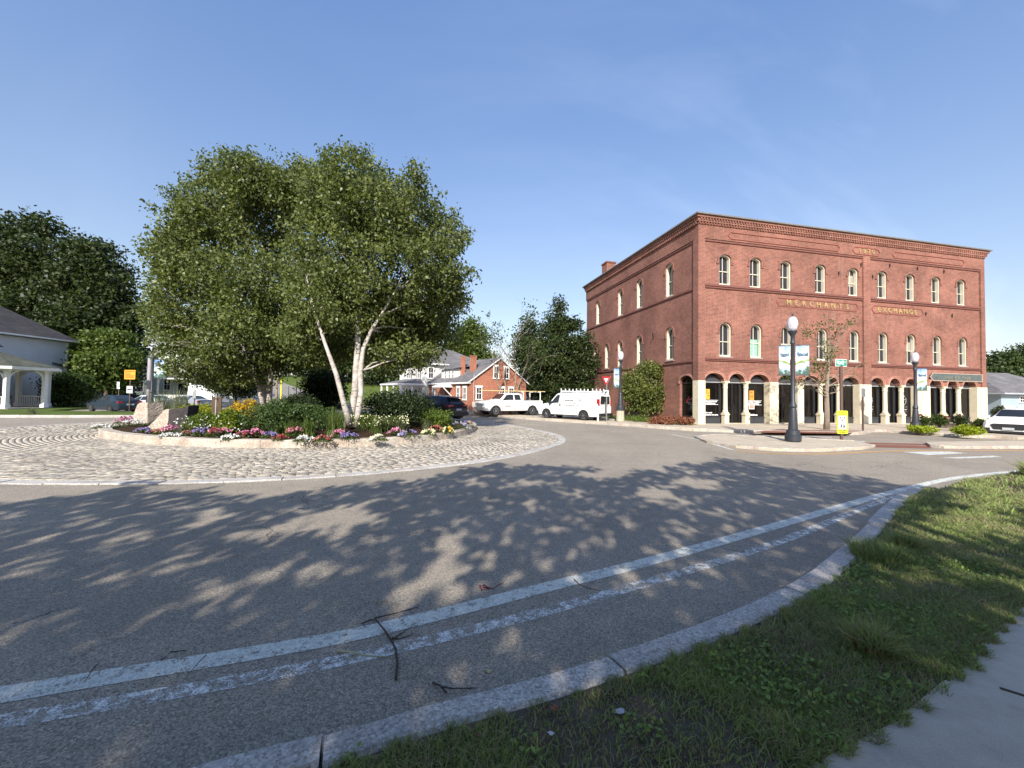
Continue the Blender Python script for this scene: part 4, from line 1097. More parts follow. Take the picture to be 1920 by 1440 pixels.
# ------------------------------------------------------------------ sparse trees: branching skeletons with few leaves
def grow(b, p, d, L, r, depth, rs, tips, bend=.35, split=2, shrink=.72):
    pts, rad = [p.copy()], [r]; n = 4
    for i in range(n):
        d = (d + Vector((rs.uniform(-1, 1), rs.uniform(-1, 1), rs.uniform(-.5, .9))) * bend * .25).normalized()
        p = p + d * L / n; pts.append(p.copy()); rad.append(r * (1 - .4 * (i + 1) / n))
    b.tube(pts, rad, 6 if depth > 2 else 4, cap=False)
    if depth == 0: tips.append(p.copy()); return
    for k in range(split + (rs.random() < .4)):
        ax = Vector((rs.uniform(-1, 1), rs.uniform(-1, 1), rs.uniform(-.2, .3))).normalized()
        nd = (d + ax * rs.uniform(.5, .95)).normalized()
        grow(b, pts[-1] if k == 0 else pts[rs.randint(2, n)], nd, L * shrink * rs.uniform(.8, 1.1), rad[-1] * (.85 if k == 0 else .65), depth - 1, rs, tips, bend, split, shrink)
def leaf_bunches(pts, n, spread, size, leaf, root, seed, hang=.4):
    r = np.random.default_rng(seed); P = np.repeat(np.array([tuple(q) for q in pts]), n, 0); P += r.normal(size=P.shape) * spread
    V, F = leaf_cards(P, size, r, hang); np_mesh('crown', V, F, leaf, root)
base = (15.62, 20.13, .11)
rt = empty('street_tree', base, 0, 'thin half bare street tree with a straight speckled trunk in front of the arcade', 'street tree')
rs = random.Random(31); b = MB(); tips = []
b.tube([(0, 0, 0), (.02, 0, .9), (.0, 0, 1.8), (.05, 0, 2.6), (.1, 0, 3.3), (.12, 0, 4.0), (.2, .05, 4.7)], [.15, .115, .10, .085, .06, .035, .015], 10)
def px_rel(u, v, Y=20.1): return at(u, v, Y) - Vector(base)
LIMBS = [((1552, 742), (1535, 725), (1510, 718), (1485, 714)), ((1552, 735), (1530, 715), (1505, 700)), ((1553, 745), (1538, 738), (1522, 722), (1508, 722)), ((1556, 738), (1568, 735), (1582, 724)), ((1552, 715), (1535, 695), (1520, 678)), ((1553, 712), (1578, 700), (1600, 690), (1615, 684)),
         ((1554, 690), (1548, 672), (1545, 655)), ((1556, 680), (1562, 655), (1566, 632), (1570, 615)), ((1556, 668), (1572, 640), (1585, 618), (1596, 604)), ((1556, 660), (1556, 630), (1554, 604)), ((1554, 700), (1530, 690), (1500, 668)), ((1555, 672), (1535, 645), (1512, 626)), ((1553, 725), (1575, 712), (1592, 708))]
fine = []
for k, l in enumerate(LIMBS):
    P = [px_rel(u, v, 20.1 + rs.uniform(-.35, .35) * i) for i, (u, v) in enumerate(l)]; n = len(P)
    b.tube(P, [.032 * (1 - .7 * i / (n - 1)) for i in range(n)], 5, cap=False)
    for q in P[1:]:
        for _ in range(4):
            e = q + Vector((rs.uniform(-.45, .45), rs.uniform(-.5, .5), rs.uniform(-.15, .4))); b.tube(curve_pts(q, e, .05, 3, rs, .08), [.010, .008, .006, .003], 4, cap=False); fine.append(e)
b.build('trunk', m_bark_pale, rt, smooth=True)
CL = [(1555, 602), (1597, 604), (1580, 610), (1568, 620), (1520, 624), (1510, 628), (1556, 640), (1560, 650), (1551, 660), (1547, 672), (1558, 672), (1552, 682), (1470, 690), (1474, 708), (1528, 678), (1536, 690), (1526, 694), (1545, 700), (1500, 714), (1534, 612), (1562, 660), (1515, 700), (1540, 715)]
r = np.random.default_rng(3); pp = []
for u, v in CL:
    pp += [px_rel(u, v, 20.1 + r.uniform(-.4, .4)) + Vector(r.normal(size=3) * .06) for _ in range(3)]
leaf_bunches(pp, 14, .11, .10, leaf_mat('street_tree_leaf', (.04, .055, .015), (.10, .15, .035), .25, c3=(.20, .13, .05)), rt, 3)
leaf_bunches(rs.sample(fine, 60), 6, .07, .08, bpy.data.materials['street_tree_leaf'], rt, 4)
# pale multi-stem tree with bare tips behind the pickup
base = tuple(at(958, 762, 31.4)); base = (base[0], base[1], .1)
rt = empty('bare_tree', base, 0, 'pale thin stemmed tree with bare twigs in front of the brick house gable', 'tree')
rs = random.Random(77); b = MB(); tips = []
for d, L in ((Vector((-.55, -.1, 1)), 3.0), (Vector((.1, 0, 1)), 3.6), (Vector((-.2, .2, 1)), 3.2), (Vector((.35, -.1, 1)), 3.0)):
    grow(b, Vector((0, 0, 0)), d.normalized(), L, .085, 4, rs, tips, .4, 2, .68)
b.build('trunk', m_bark_pale, rt, smooth=True)
tt = [t for t in tips if t.z > 3.2]; rs.shuffle(tt)
leaf_bunches(tt[:int(len(tt) * .45)], 12, .22, .17, m_leaf_green, rt, 5)
# ------------------------------------------------------------------ shade trees behind the camera: they throw the dappled shade over the road
TH = 1 / math.tan(SUN_EL); LH = Vector((0.15, 0.985)).normalized()
SH = [gnd(u, v) for u, v in [(0, 948), (120, 932), (270, 906), (330, 925), (480, 932), (560, 925), (640, 914), (760, 905), (860, 884), (960, 868), (1080, 878), (1180, 884), (1250, 888), (1290, 868), (1370, 862), (1440, 872), (1530, 888), (1610, 897), (1692, 908)]] + \
     [(8.3, 6.6), (9.5, 5.9), (12, 4.6), (16, 4.6), (22, 1), (22, -6), (-22, -6), (-22, 4.6), (-13, 5.0)]
LIT = [(840, 1045, 38, 75), (800, 1110, 70, 28), (560, 1068, 60, 16), (410, 1110, 75, 22), (300, 1135, 50, 15), (120, 1160, 45, 16), (180, 1080, 60, 18), (30, 1190, 40, 20), (650, 965, 75, 22), (560, 985, 50, 12), (400, 965, 40, 20), (1040, 1048, 45, 14), (1108, 1002, 24, 10), (975, 1010, 22, 13),
       (1130, 890, 50, 8), (1230, 925, 40, 16), (1275, 945, 30, 10), (1310, 905, 50, 12), (985, 905, 30, 8), (885, 905, 30, 8), (1180, 1145, 16, 36), (1255, 1150, 26, 18), (1205, 1290, 26, 22), (700, 1020, 22, 14), (480, 1000, 60, 12), (230, 1010, 60, 10), (1800, 990, 110, 30), (1850, 940, 90, 26), (1700, 1000, 60, 16), (1890, 1330, 40, 25), (1880, 1060, 40, 20), (1760, 1060, 50, 12),
       (1540, 1080, 25, 12), (1000, 945, 24, 8), (1350, 960, 22, 6), (60, 1060, 60, 12), (1080, 925, 30, 7), (620, 1000, 40, 8), (330, 1060, 60, 10)]
litw = []
for u, v, ru, rv in LIT:
    c = gnd(u, v); a = gnd(u + ru, v); b_ = gnd(u, v - rv); litw.append((c[0], c[1], abs(a[0] - c[0]), abs(b_[1] - c[1]) * .9, (b_[0] - c[0]) / max(1e-3, b_[1] - c[1])))
def in_poly(x, y, poly):
    c = np.zeros(len(x), bool); n = len(poly)
    for i in range(n):
        x1, y1 = poly[i]; x2, y2 = poly[(i + 1) % n]
        if abs(y2 - y1) < 1e-9: continue
        c ^= ((y1 > y) != (y2 > y)) & (x < (x2 - x1) * (y - y1) / (y2 - y1) + x1)
    return c
def shade_keep(px, py):
    """True where the ground point lies in leafy shade"""
    r = np.random.default_rng(1)
    wob = .22 * np.sin(px * 3.1 + 1.3 * np.sin(py * 2.3)) + .16 * np.sin(px * 6.7 + py * 4.1)
    k = in_poly(px, py + wob * (py > 4.5), SH)
    for cx, cy, rx, ry, sk in litw:
        dy = py - cy; dx = px - cx - sk * dy
        k &= ((dx / rx) ** 2 + (dy / ry) ** 2) > 1.0 + .35 * np.sin(px * 9 + py * 7)
    return k
r = np.random.default_rng(55)
shade_trees = [((-15, -10.5), 'tall leafy street tree behind the viewer, far left of the four shading the road'), ((-5.5, -7.5), 'leafy street tree behind the viewer, second from the left'), ((3.2, -6.2), 'leafy street tree behind the viewer, second from the right'), ((13.5, -7.0), 'leafy street tree behind the viewer, at the right over the verge')]
NT_ = 126000
gx_ = r.uniform(-20, 20, NT_); gy_ = r.uniform(-4, 11.3, NT_)
gy_[:26000] = r.uniform(-1.5, 3.4, 26000); h_ = r.uniform(4.2, 9.2, NT_)
sx_ = gx_ - LH.x * TH * h_; sy_ = gy_ - LH.y * TH * h_
ok = shade_keep(gx_, gy_) & (sy_ < -.2 + .0 * h_) & ~((np.abs(sx_) < 1.0) & (h_ < 3))
# pull points that would hang in front of the lens higher instead of dropping them
bad = shade_keep(gx_, gy_) & (sy_ >= -.2)
h_[bad] = (gy_[bad] + .6) / (LH.y * TH) + r.uniform(0, 2.2, bad.sum())
sx_ = gx_ - LH.x * TH * h_; sy_ = gy_ - LH.y * TH * h_; ok |= bad
P0 = np.stack([sx_, sy_, h_], 1)[ok]
cent = np.array([c for c, _ in shade_trees]); near = np.argmin(((P0[:, None, :2] - cent[None]) ** 2).sum(2), 1)
for k, ((tx, ty), lab) in enumerate(shade_trees):
    P = P0[near == k] - np.array([tx, ty, 0]); n = len(P)
    rt = empty('shade_tree', (tx, ty, 0), 0, lab, 'tree', 'street trees behind the viewer')
    V, F = leaf_cards(P, .21, r, .2, 0, .75); np_mesh('crown', V, F, m_leaf_bright, rt)
    rs = random.Random(k); b = MB(); b.tube([(0, 0, 0), (.05, 0, 2), (0, .1, 4), (.1, .2, 6.5), (.1, .3, 9)], [.3, .24, .2, .12, .03], 10)
    for q in P[rs.sample(range(n), min(26, n))]:
        z0 = max(2.6, q[2] * .5); b.tube(curve_pts((.03, .1, z0), tuple(q), .06, 5, rs, .04), [.075, .055, .04, .025, .015, .006], 5, cap=False)
    b.build('trunk', m_bark, rt, smooth=True)

# ------------------------------------------------------------------ near verge: grass blades and low weeds
def vnoise(x, y, s, seed=0):
    return (np.sin(x * s + 1.7 * np.sin(y * s * .9 + seed) + seed) * np.cos(y * s * 1.13 + 1.3 * np.sin(x * s * .7 + seed * 2)) + 1) / 2
VP = [(float(p[0]), float(p[1])) for p in verge_poly]
def verge_points(n, x0, x1, y0, y1, r):
    x = r.uniform(x0, x1, n); y = r.uniform(y0, y1, n)
    k = in_poly(x + .02 * np.sin(y * 40), y + .03 * np.sin(x * 31) + .03, VP); return x[k], y[k]
def blades(x, y, hgt, wid, lean, r, z):
    n = len(x); a = r.uniform(0, 2 * PI, n); h = hgt * r.uniform(.55, 1.35, n); w = wid * r.uniform(.7, 1.3, n)
    ld = r.uniform(0, 2 * PI, n); le = lean * r.uniform(.1, 1.5, n) * h
    ca, sa = np.cos(a) * w / 2, np.sin(a) * w / 2; lx, ly = np.cos(ld) * le, np.sin(ld) * le
    Z = np.full(n, z); f = lambda X, Y, Q: np.stack([X, Y, Q], 1)
    V = np.stack([f(x - ca, y - sa, Z), f(x + ca, y + sa, Z), f(x + ca * .75 + lx * .35, y + sa * .75 + ly * .35, Z + h * .6), f(x - ca * .75 + lx * .35, y - sa * .75 + ly * .35, Z + h * .6),
                  f(x + ca * .1 + lx, y + sa * .1 + ly, Z + h * .95), f(x - ca * .1 + lx, y - sa * .1 + ly, Z + h * .95)], 1).reshape(-1, 3)
    i = np.arange(n)[:, None] * 6
    return V, np.concatenate([i + np.array([0, 1, 2, 3]), i + np.array([3, 2, 4, 5])], 1).reshape(-1, 4)
def grass_leaf(name, stops):
    t = NT(name); rnd = t.n('NewGeometry').outputs['Random Per Island']; n = t.noise(t.coord(), 1.4, 4, .6)
    f = t.math('ADD', t.math('MULTIPLY', rnd, .55), t.math('MULTIPLY', n, .6), clamp=True)
    c = t.ramp(f, stops); p = t.pbr(c, .55, 0, None, .25)
    tr = t.n('BsdfTranslucent'); t.l(c, tr.inputs['Color']); m = t.n('MixShader'); m.inputs[0].default_value = .3
    t.l(p, m.inputs[1]); t.l(tr.outputs[0], m.inputs[2]); return t.done(m.outputs[0])
m_grass = grass_leaf('grass_blade', [(.34, (.36, .29, .18)), (.50, (.26, .26, .11)), (.62, (.21, .29, .08)), (.88, (.36, .44, .12))])
m_clover = grass_leaf('clover_leaf', [(.3, (.14, .21, .05)), (.8, (.26, .36, .09))])
r = np.random.default_rng(9); VV, FF, nb = [], [], 0
for (n, x0, x1, y0, y1, hg, wd, dens) in ((230000, -1.2, 4.2, 1.4, 3.6, .032, .0055, .95), (240000, -.2, 8.5, 3.0, 7.2, .038, .0075, .85), (120000, 3, 17, 5.5, 12.0, .065, .014, 1.0), (26000, 12, 30, 7, 14, .07, .03, 1.0)):
    x, y = verge_points(n, x0, x1, y0, y1, r)
    d = .55 * vnoise(x, y, 1.9, 2) + .45 * vnoise(x, y, 5.3, 5); bare = d < .30
    keep = (r.random(len(x)) < np.where(bare, .22, dens * np.clip((d - .14) * 2.8, .35, 1)))
    x, y, d = x[keep], y[keep], d[keep]
    V, F = blades(x, y, hg * (.6 + 1.0 * vnoise(x, y, 3.3, 8)), wd, 1.1, r, VZ); VV.append(V); FF.append(F + nb); nb += len(V)
for cx, cy, s in ((3.55, 3.95, .2), (9.4, 6.7, .38), (10.8, 8.2, .3), (4.1, 4.25, .1), (2.2, 2.5, .1)):      # taller tufts
    n = int(1400 * s / .3); a = r.uniform(0, 2 * PI, n); q = np.sqrt(r.random(n)) * s
    V, F = blades(cx + np.cos(a) * q, cy + np.sin(a) * q, .15 if s < .3 else .27, .009 if s < .3 else .02, .8, r, VZ); VV.append(V); FF.append(F + nb); nb += len(V)
np_mesh('grass', np.concatenate(VV), np.concatenate(FF), m_grass, label='patchy green and brown verge grass beside the kerb', cat='grass', kind='stuff')
C = []
for (n, x0, x1, y0, y1) in ((60000, -1, 4.5, 1.4, 4.2), (36000, 1, 10, 3, 9)):
    x, y = verge_points(n, x0, x1, y0, y1, r); m = (.5 * vnoise(x, y, 2.7, 11) + .5 * vnoise(x, y, 9.0, 3) > .56) & (r.random(len(x)) < .55)
    C.append(np.stack([x[m], y[m], VZ + r.uniform(.008, .05, m.sum())], 1))
C = np.concatenate(C); V, F = leaf_cards(C, .024, r, 0, .6, .8)
np_mesh('clover', V, F, m_clover, label='low leafy clover and weeds among the verge grass', cat='ground cover', kind='stuff')

# ------------------------------------------------------------------ island planting
ISL = 'plants on the roundabout island'
def isl(u, v):
    """ground point on the mound seen at a pixel"""
    z = .25
    for _ in range(6):
        p = gnd(u, v, z); z = bed_z(*p)
    return Vector((p[0], p[1], z - .02))
m_stem = simple('plant_stem', (.06, .075, .025), .8)
def shrub(name, u, v, w, h, leaf, size, n, label, seed, hang=-.1, shell=.3, dep=None, cat='shrub', group=ISL, up=0.0, aspect=.6, at_z=None, lumps=7, base=None):
    """a dense bush w wide and h high standing at the pixel where it meets the bed"""
    b0 = base or isl(u, v); r = np.random.default_rng(seed); rs = random.Random(seed)
    root = empty(name, tuple(b0), 0, label, cat, group)
    lobes = []
    for i in range(lumps):
        a = 2 * PI * i / lumps + rs.uniform(-.4, .4); q = rs.uniform(.25, .5) * (0 if i == 0 else 1)
        lobes.append(((q * w * .8 * math.cos(a), q * (dep or w) * .8 * math.sin(a), h * rs.uniform(.42, .62) + (.1 * h if i == 0 else 0)), (w * rs.uniform(.26, .36), (dep or w) * rs.uniform(.26, .36), h * rs.uniform(.36, .44))))
    P, C, I = clumped(lobes, n // 8, 8, w * .05, r, shell, -1); P[:, 2] = np.maximum(P[:, 2], .02)
    V, F = leaf_cards(P, size, r, hang, up, aspect); np_mesh('foliage', V, F, leaf, root)
    b = MB()
    for c, a in lobes: b.tube(curve_pts((rs.uniform(-.05, .05), rs.uniform(-.05, .05), 0), c, .02, 4, rs, .04), [.02, .018, .014, .01, .006], 5, cap=False)
    b.build('stem', m_bark, root)
    return root
def tuft(u, v, h, n, spread, label, seed, mat, wid=.014, name='grass_tuft', cat='ornamental grass', arch=.9, base=None, group=ISL):
    b0 = base or isl(u, v); r = np.random.default_rng(seed); root = empty(name, tuple(b0), 0, label, cat, group)
    V, F = [], []; K_ = 6
    for i in range(n):
        a = r.uniform(0, 2 * PI); H = h * r.uniform(.6, 1.1); S = spread * r.uniform(.15, 1.0) * arch; w = wid * r.uniform(.7, 1.2); x0, y0 = r.normal(size=2) * .05 * spread / .3
        k0 = len(V)
        for j in range(K_):
            t = j / (K_ - 1); q = S * t ** 1.7; z = H * (t * 1.25 - .42 * t ** 2.6 * (S / max(h, .1) + .3)); ww = w * (1 - t ** 2) / 2 + .0008
            cx, cy = x0 + math.cos(a) * q, y0 + math.sin(a) * q
            V += [(cx - math.sin(a) * ww, cy + math.cos(a) * ww, z), (cx + math.sin(a) * ww, cy - math.cos(a) * ww, z)]
        F += [(k0 + 2 * j, k0 + 2 * j + 1, k0 + 2 * j + 3, k0 + 2 * j + 2) for j in range(K_ - 1)]
    np_mesh('blades', np.array(V), np.array(F), mat, root); return root
m_fl = {k: simple('petal_' + k, c, .6, var=.1, vs=20) for k, c in dict(pink=(.56, .22, .32), hotpink=(.50, .12, .27), white=(.66, .66, .62), violet=(.22, .18, .38), red=(.30, .055, .055), coral=(.42, .19, .13), yellow=(.60, .42, .06), plum=(.30, .05, .20), cream=(.72, .70, .42), grey=(.36, .35, .42)).items()}
m_gl = grass_leaf('daylily_blade', [(.2, (.05, .085, .015)), (.8, (.14, .19, .045))])
m_gl2 = grass_leaf('grey_grass_blade', [(.2, (.10, .12, .06)), (.8, (.24, .27, .15))])
m_l_gold = leaf_mat('golden_cypress_leaf', (.30, .17, .01), (.55, .36, .02), .2, c3=(.62, .46, .05))
m_l_lime = leaf_mat('lime_shrub_leaf', (.16, .19, .01), (.34, .34, .02), .25, c3=(.46, .42, .04))
m_l_ygr = leaf_mat('yellow_green_cypress_leaf', (.06, .10, .01), (.20, .24, .02), .2, c3=(.34, .33, .03))
m_l_mid = leaf_mat('island_shrub_leaf', (.03, .055, .014), (.075, .12, .03), .2, c3=(.12, .17, .05))
m_l_fgr = leaf_mat('fresh_shrub_leaf', (.05, .085, .012), (.14, .19, .03), .3, c3=(.22, .27, .05))
m_l_bed = leaf_mat('bedding_leaf', (.03, .05, .012), (.09, .12, .03), .2, c3=(.16, .12, .04))
m_l_deep = leaf_mat('deep_shrub_leaf', (.012, .022, .007), (.030, .048, .012), .12, c3=(.05, .07, .02))
def flowers(u, v, w, h, cols, label, seed, n=80, size=.046, leaf=None, group='bedding flowers round the island kerb', name='flower_clump', ht=None, spike=False):
    b0 = isl(u, v); b0.z += .01; r = np.random.default_rng(seed); root = empty(name, tuple(b0), 0, label, 'flowers', group)
    a = r.uniform(0, 2 * PI, n * 3); q = np.sqrt(r.random(n * 3)); x = np.cos(a) * q * w / 2; y = np.sin(a) * q * w * .42; z = h * (1 - .55 * q * q) * r.uniform(.25, .85, n * 3)
    V, F = leaf_cards(np.stack([x, y, z], 1), .055, r, 0, .5, .55); np_mesh('leaves', V, F, leaf or m_l_bed, root)
    cols = cols if isinstance(cols, (list, tuple)) else [cols]; k = max(1, n // len(cols))
    for c in cols:
        nc = max(3, k // 7); cx = r.uniform(-.42, .42, nc) * w; cy = r.uniform(-.36, .36, nc) * w
        P = []
        for i in range(k):
            j = i % nc; X = cx[j] + r.normal() * w * .07; Y = cy[j] + r.normal() * w * .06; qq = (X / (w * .5)) ** 2 + (Y / (w * .5)) ** 2
            Z = h * max(.25, 1.06 - .5 * qq) * r.uniform(.85, 1.12)
            if spike: Z *= r.uniform(.6, 1.25)
            P.append((X, Y, Z))
        V, F = leaf_cards(np.repeat(np.array(P), 3, 0), size, r, 0, .55, .95); np_mesh('blossoms', V, F, m_fl[c], root)
    return root
# shrubs and grasses: (pixel of the foot, width m, height m)
shrub('golden_shrub', 466, 803, .85, 1.0, m_l_gold, .075, 5200, 'golden orange rounded shrub left of the pale birch stems', 301, hang=.5)
shrub('yellow_green_shrub', 433, 812, .62, .82, m_l_ygr, .065, 3800, 'yellow green feathery shrub in front of the golden one', 302, hang=.5)
shrub('lime_shrub', 376, 795, 1.25, .75, m_l_lime, .07, 4200, 'bright lime yellow shrub behind the standing slab sign', 303)
shrub('daisy_bush', 388, 812, 1.0, .68, m_l_fgr, .06, 4200, 'green bush dotted with small white daisies beside the dark boulder face', 304)
shrub('leafy_shrub', 522, 806, 1.7, 1.02, m_l_mid, .07, 7000, 'broad mid green shrub in the middle of the island', 305, dep=1.3)
shrub('leafy_shrub', 585, 800, 1.3, .85, m_l_mid, .07, 5000, 'green shrub just left of the birch stems', 306)
shrub('leafy_shrub', 560, 780, 1.6, 1.0, m_l_deep, .08, 4200, 'dark shrub further back between the two birches', 307)
shrub('dark_shrub', 745, 797, 2.3, 1.35, m_l_deep, .085, 9000, 'large dark green shrub right of the birch stems', 308, dep=2.0, lumps=10)
shrub('dark_shrub', 775, 790, 1.9, 1.15, m_l_deep, .085, 5000, 'dark shrub in front of the black car, behind the fresh green one', 309)
shrub('fresh_green_shrub', 818, 804, 1.15, .8, m_l_fgr, .075, 5200, 'fresh green rounded shrub at the right end of the island', 310)
shrub('cream_flower_bush', 680, 800, .8, .62, m_l_fgr, .055, 2600, 'pale green bush with cream flowers at the foot of the birch', 311)
shrub('cream_flower_bush', 735, 804, 1.2, .5, m_l_bed, .055, 2600, 'low bush with creamy flower sprays in front of the large dark shrub', 312)
shrub('ground_shrub', 640, 770, 1.5, .55, m_l_deep, .08, 2500, 'low dark ground shrub behind the leaning birch stem', 313)
m_l_grn2 = m_l_fgr
shrub('low_green_shrub', 300, 778, 1.6, .55, m_l_fgr, .07, 2600, 'low green shrub behind the upright boulder', 314)
for i, (u, v, h, n, s, lab, mt, w) in enumerate([
        (300, 788, 1.35, 300, 1.0, 'tall grey green grass fountain behind the two boulders', m_gl2, .016), (335, 783, 1.45, 260, 1.0, 'tall arching grass left of the lime shrub', m_gl2, .016),
        (545, 815, .55, 150, .45, 'daylily clump with fresh blades in front of the broad shrub', m_gl, .018), (578, 818, .6, 170, .5, 'daylily clump with arching blades left of the birch stems', m_gl, .018), (628, 815, .85, 260, .62, 'tall daylily clump at the left foot of the birch', m_gl, .018),
        (517, 818, .45, 110, .4, 'small daylily clump under the broad shrub', m_gl, .016), (705, 808, .62, 160, .5, 'grassy clump at the right foot of the birch', m_gl, .015), (752, 810, .42, 90, .4, 'spiky clump before the large dark shrub', m_gl2, .016), (800, 806, .5, 80, .45, 'spiky grass clump between the dark and fresh green shrubs', m_gl2, .016)]):
    tuft(u, v, h, n, s, lab, 330 + i, mt, w)
# sprays of small daisies and cream flowers over the bushes
def spray(u, v, w, h0, h1, n, c, label, seed, size=.035):
    b0 = isl(u, v); r = np.random.default_rng(seed); root = empty('daisy_spray', tuple(b0), 0, label, 'flowers', 'daisy sprays on the island')
    P = np.stack([r.uniform(-w / 2, w / 2, n), r.uniform(-.5, .1, n) * w, r.uniform(h0, h1, n)], 1)
    V, F = leaf_cards(np.repeat(P, 3, 0), size, r, 0, .5, .95); np_mesh('blossoms', V, F, m_fl[c], root)
    b = MB()
    for p in P[::2]: b.tube([(p[0] * .6, p[1] * .6, 0), tuple(p)], .004, 3, cap=False)
    b.build('stem', m_stem, root)
spray(380, 818, 1.2, .3, .66, 42, 'white', 'white daisies in front of the lime shrub', 351)
spray(430, 822, .9, .2, .5, 14, 'white', 'few white daisies left of the golden shrub', 352)
spray(690, 806, .9, .25, .62, 70, 'cream', 'cream flowers at the foot of the birch stems', 353)
spray(738, 806, 1.3, .3, .58, 80, 'cream', 'cream flower sprays left of the fresh green shrub', 354)
FL = [(197, 804, .8, .16, ['white'], 'white clump at the far left end of the island'), (236, 800, .8, .34, ['hotpink', 'plum'], 'magenta and plum clump before the upright boulder'), (252, 801, .9, .26, ['white'], 'white clump between the two boulders'),
      (287, 795, .6, .3, ['yellow', 'violet'], 'yellow and violet pansies beside the sloping boulder'), (273, 812, .6, .16, ['violet'], 'violet clump in front of the sloping boulder'), (300, 815, .5, .16, ['red', 'coral'], 'reddish clump left of the bright pink petunias'),
      (330, 814, .9, .26, ['pink', 'hotpink'], 'bright pink petunias under the dark boulder face'), (322, 821, .6, .14, ['white'], 'white clump in front of the bright pink petunias'), (354, 818, .4, .16, ['coral'], 'coral clump before the daisies'),
      (380, 820, .62, .24, ['violet'], 'round violet clump below the standing slab sign'), (405, 822, .6, .26, ['red', 'pink'], 'red and pink clump right of the violet one'), (425, 818, .5, .22, ['pink'], 'pink clump under the yellow green shrub'),
      (432, 826, .45, .16, ['white'], 'small white clump at the kerb below the yellow green shrub'), (458, 824, .45, .24, ['pink', 'red'], 'rosy clump below the golden shrub'), (478, 822, .5, .24, ['pink'], 'pink petunias right of the rosy clump'),
      (505, 824, .5, .18, ['violet'], 'small violet clump before the broad green shrub'), (525, 827, .42, .16, ['red'], 'low red clump at the kerb'), (551, 824, .5, .32, ['pink', 'coral'], 'tall pink clump under the daylilies'), (571, 829, .6, .16, ['white'], 'white clump in front of the pink one'),
      (606, 829, .55, .18, ['coral', 'red'], 'rusty orange clump left of the birch foot'), (637, 824, .45, .26, ['pink'], 'pink clump at the birch foot'), (655, 826, .55, .24, ['violet'], 'violet clump at the birch foot'),
      (712, 828, .55, .18, ['cream', 'white'], 'creamy white clump right of the birch foot'), (741, 818, .4, .24, ['pink'], 'pale pink clump before the cream sprays'), (768, 821, .75, .22, ['grey', 'violet'], 'grey violet clump before the spiky grass'), (804, 817, .5, .2, ['cream'], 'cream clump left of the red plants'),
      (820, 813, .75, .26, ['red', 'coral'], 'deep red clump before the fresh green shrub'), (840, 814, .42, .24, ['yellow', 'cream'], 'yellow and cream clump at the right of the island'), (858, 807, .9, .32, ['grey'], 'silvery grey clump near the right tip of the island'), (878, 803, .5, .28, ['yellow', 'violet'], 'yellow pansies at the right tip of the island')]
for i, (u, v, w, h, c, lab) in enumerate(FL): flowers(u, v, w, h, c, lab, 400 + i)
lawn_ = MB()

# boulders
m_rock = granite_mat('pale_boulder_granite', (.46, .39, .32), .4, 45)
m_rock_dark = granite_mat('dark_polished_granite', (.055, .05, .05), .1, 45)
def boulder(front, back_off, mats, dark, label, seed):
    """front: outline of the face (pixels, lying at depth Y); thickness goes back along back_off"""
    rs = random.Random(seed); pts, Y = front; off = Vector(back_off)
    P = [at(u, v, Y) for u, v in pts]; base = sum(P, Vector()) / len(P); base.z = min(p.z for p in P)
    root = empty('boulder', tuple(base), 0, label, 'boulder', 'inscribed stones on the island')
    bm = bmesh.new(); F_ = [bm.verts.new(p - base) for p in P]; Bk = [bm.verts.new(p - base + off + Vector((rs.uniform(-.04, .04), rs.uniform(-.04, .04), rs.uniform(-.05, 0)))) for p in P]
    bm.faces.new(F_); bm.faces.new(Bk[::-1]); n = len(P)
    for i in range(n): bm.faces.new((F_[i], Bk[i], Bk[(i + 1) % n], F_[(i + 1) % n]))
    bmesh.ops.recalc_face_normals(bm, faces=bm.faces); bmesh.ops.triangulate(bm, faces=bm.faces)
    for _ in range(3): bmesh.ops.subdivide_edges(bm, edges=[e for e in bm.edges if e.calc_length() > .09], cuts=1, use_grid_fill=True)
    for v in bm.verts: v.co += Vector((rs.gauss(0, 1), rs.gauss(0, 1), rs.gauss(0, 1))) * .0025
    me = bpy.data.meshes.new('stone'); bm.to_mesh(me); bm.free(); me.materials.append(mats)
    o = bpy.data.objects.new('stone', me); col.objects.link(o); o.parent = root; return root, base
ro, bs = boulder(([(246, 793), (249, 783), (253, 770), (258, 758), (263, 755), (276, 755), (277, 775), (276, 795)], 15.0), (.16, .5, 0), m_rock, None, 'tall upright pale boulder at the left of the island', 1)
ro, bs = boulder(([(268, 808), (281, 797), (295, 783), (306, 770), (313, 767), (318, 768), (317, 780), (314, 795), (312, 812), (295, 812)], 13.0), (.12, .4, .0), m_rock, None, 'sloping boulder with a pale left flank beside a dark carved face', 2)
# dark carved face, standing as the boulder's front slab
fp = [(316, 768), (328, 766), (340, 765), (350, 762), (354, 760), (352, 770), (350, 785), (349, 800), (345, 815), (314, 815), (315, 790)]
FPp = [at(u, v, 12.95 + (u - 316) * .006) - bs for u, v in fp]
fb = MB(); fb.add([tuple(p) for p in FPp] + [tuple(p + Vector((.05, .4, 0))) for p in FPp], [tuple(range(len(fp))), tuple(range(len(fp), 2 * len(fp)))[::-1]] + [(i, (i + 1) % len(fp), len(fp) + (i + 1) % len(fp), len(fp) + i) for i in range(len(fp))])
fb.build('carved_face', m_rock_dark, ro, bevel=.012)
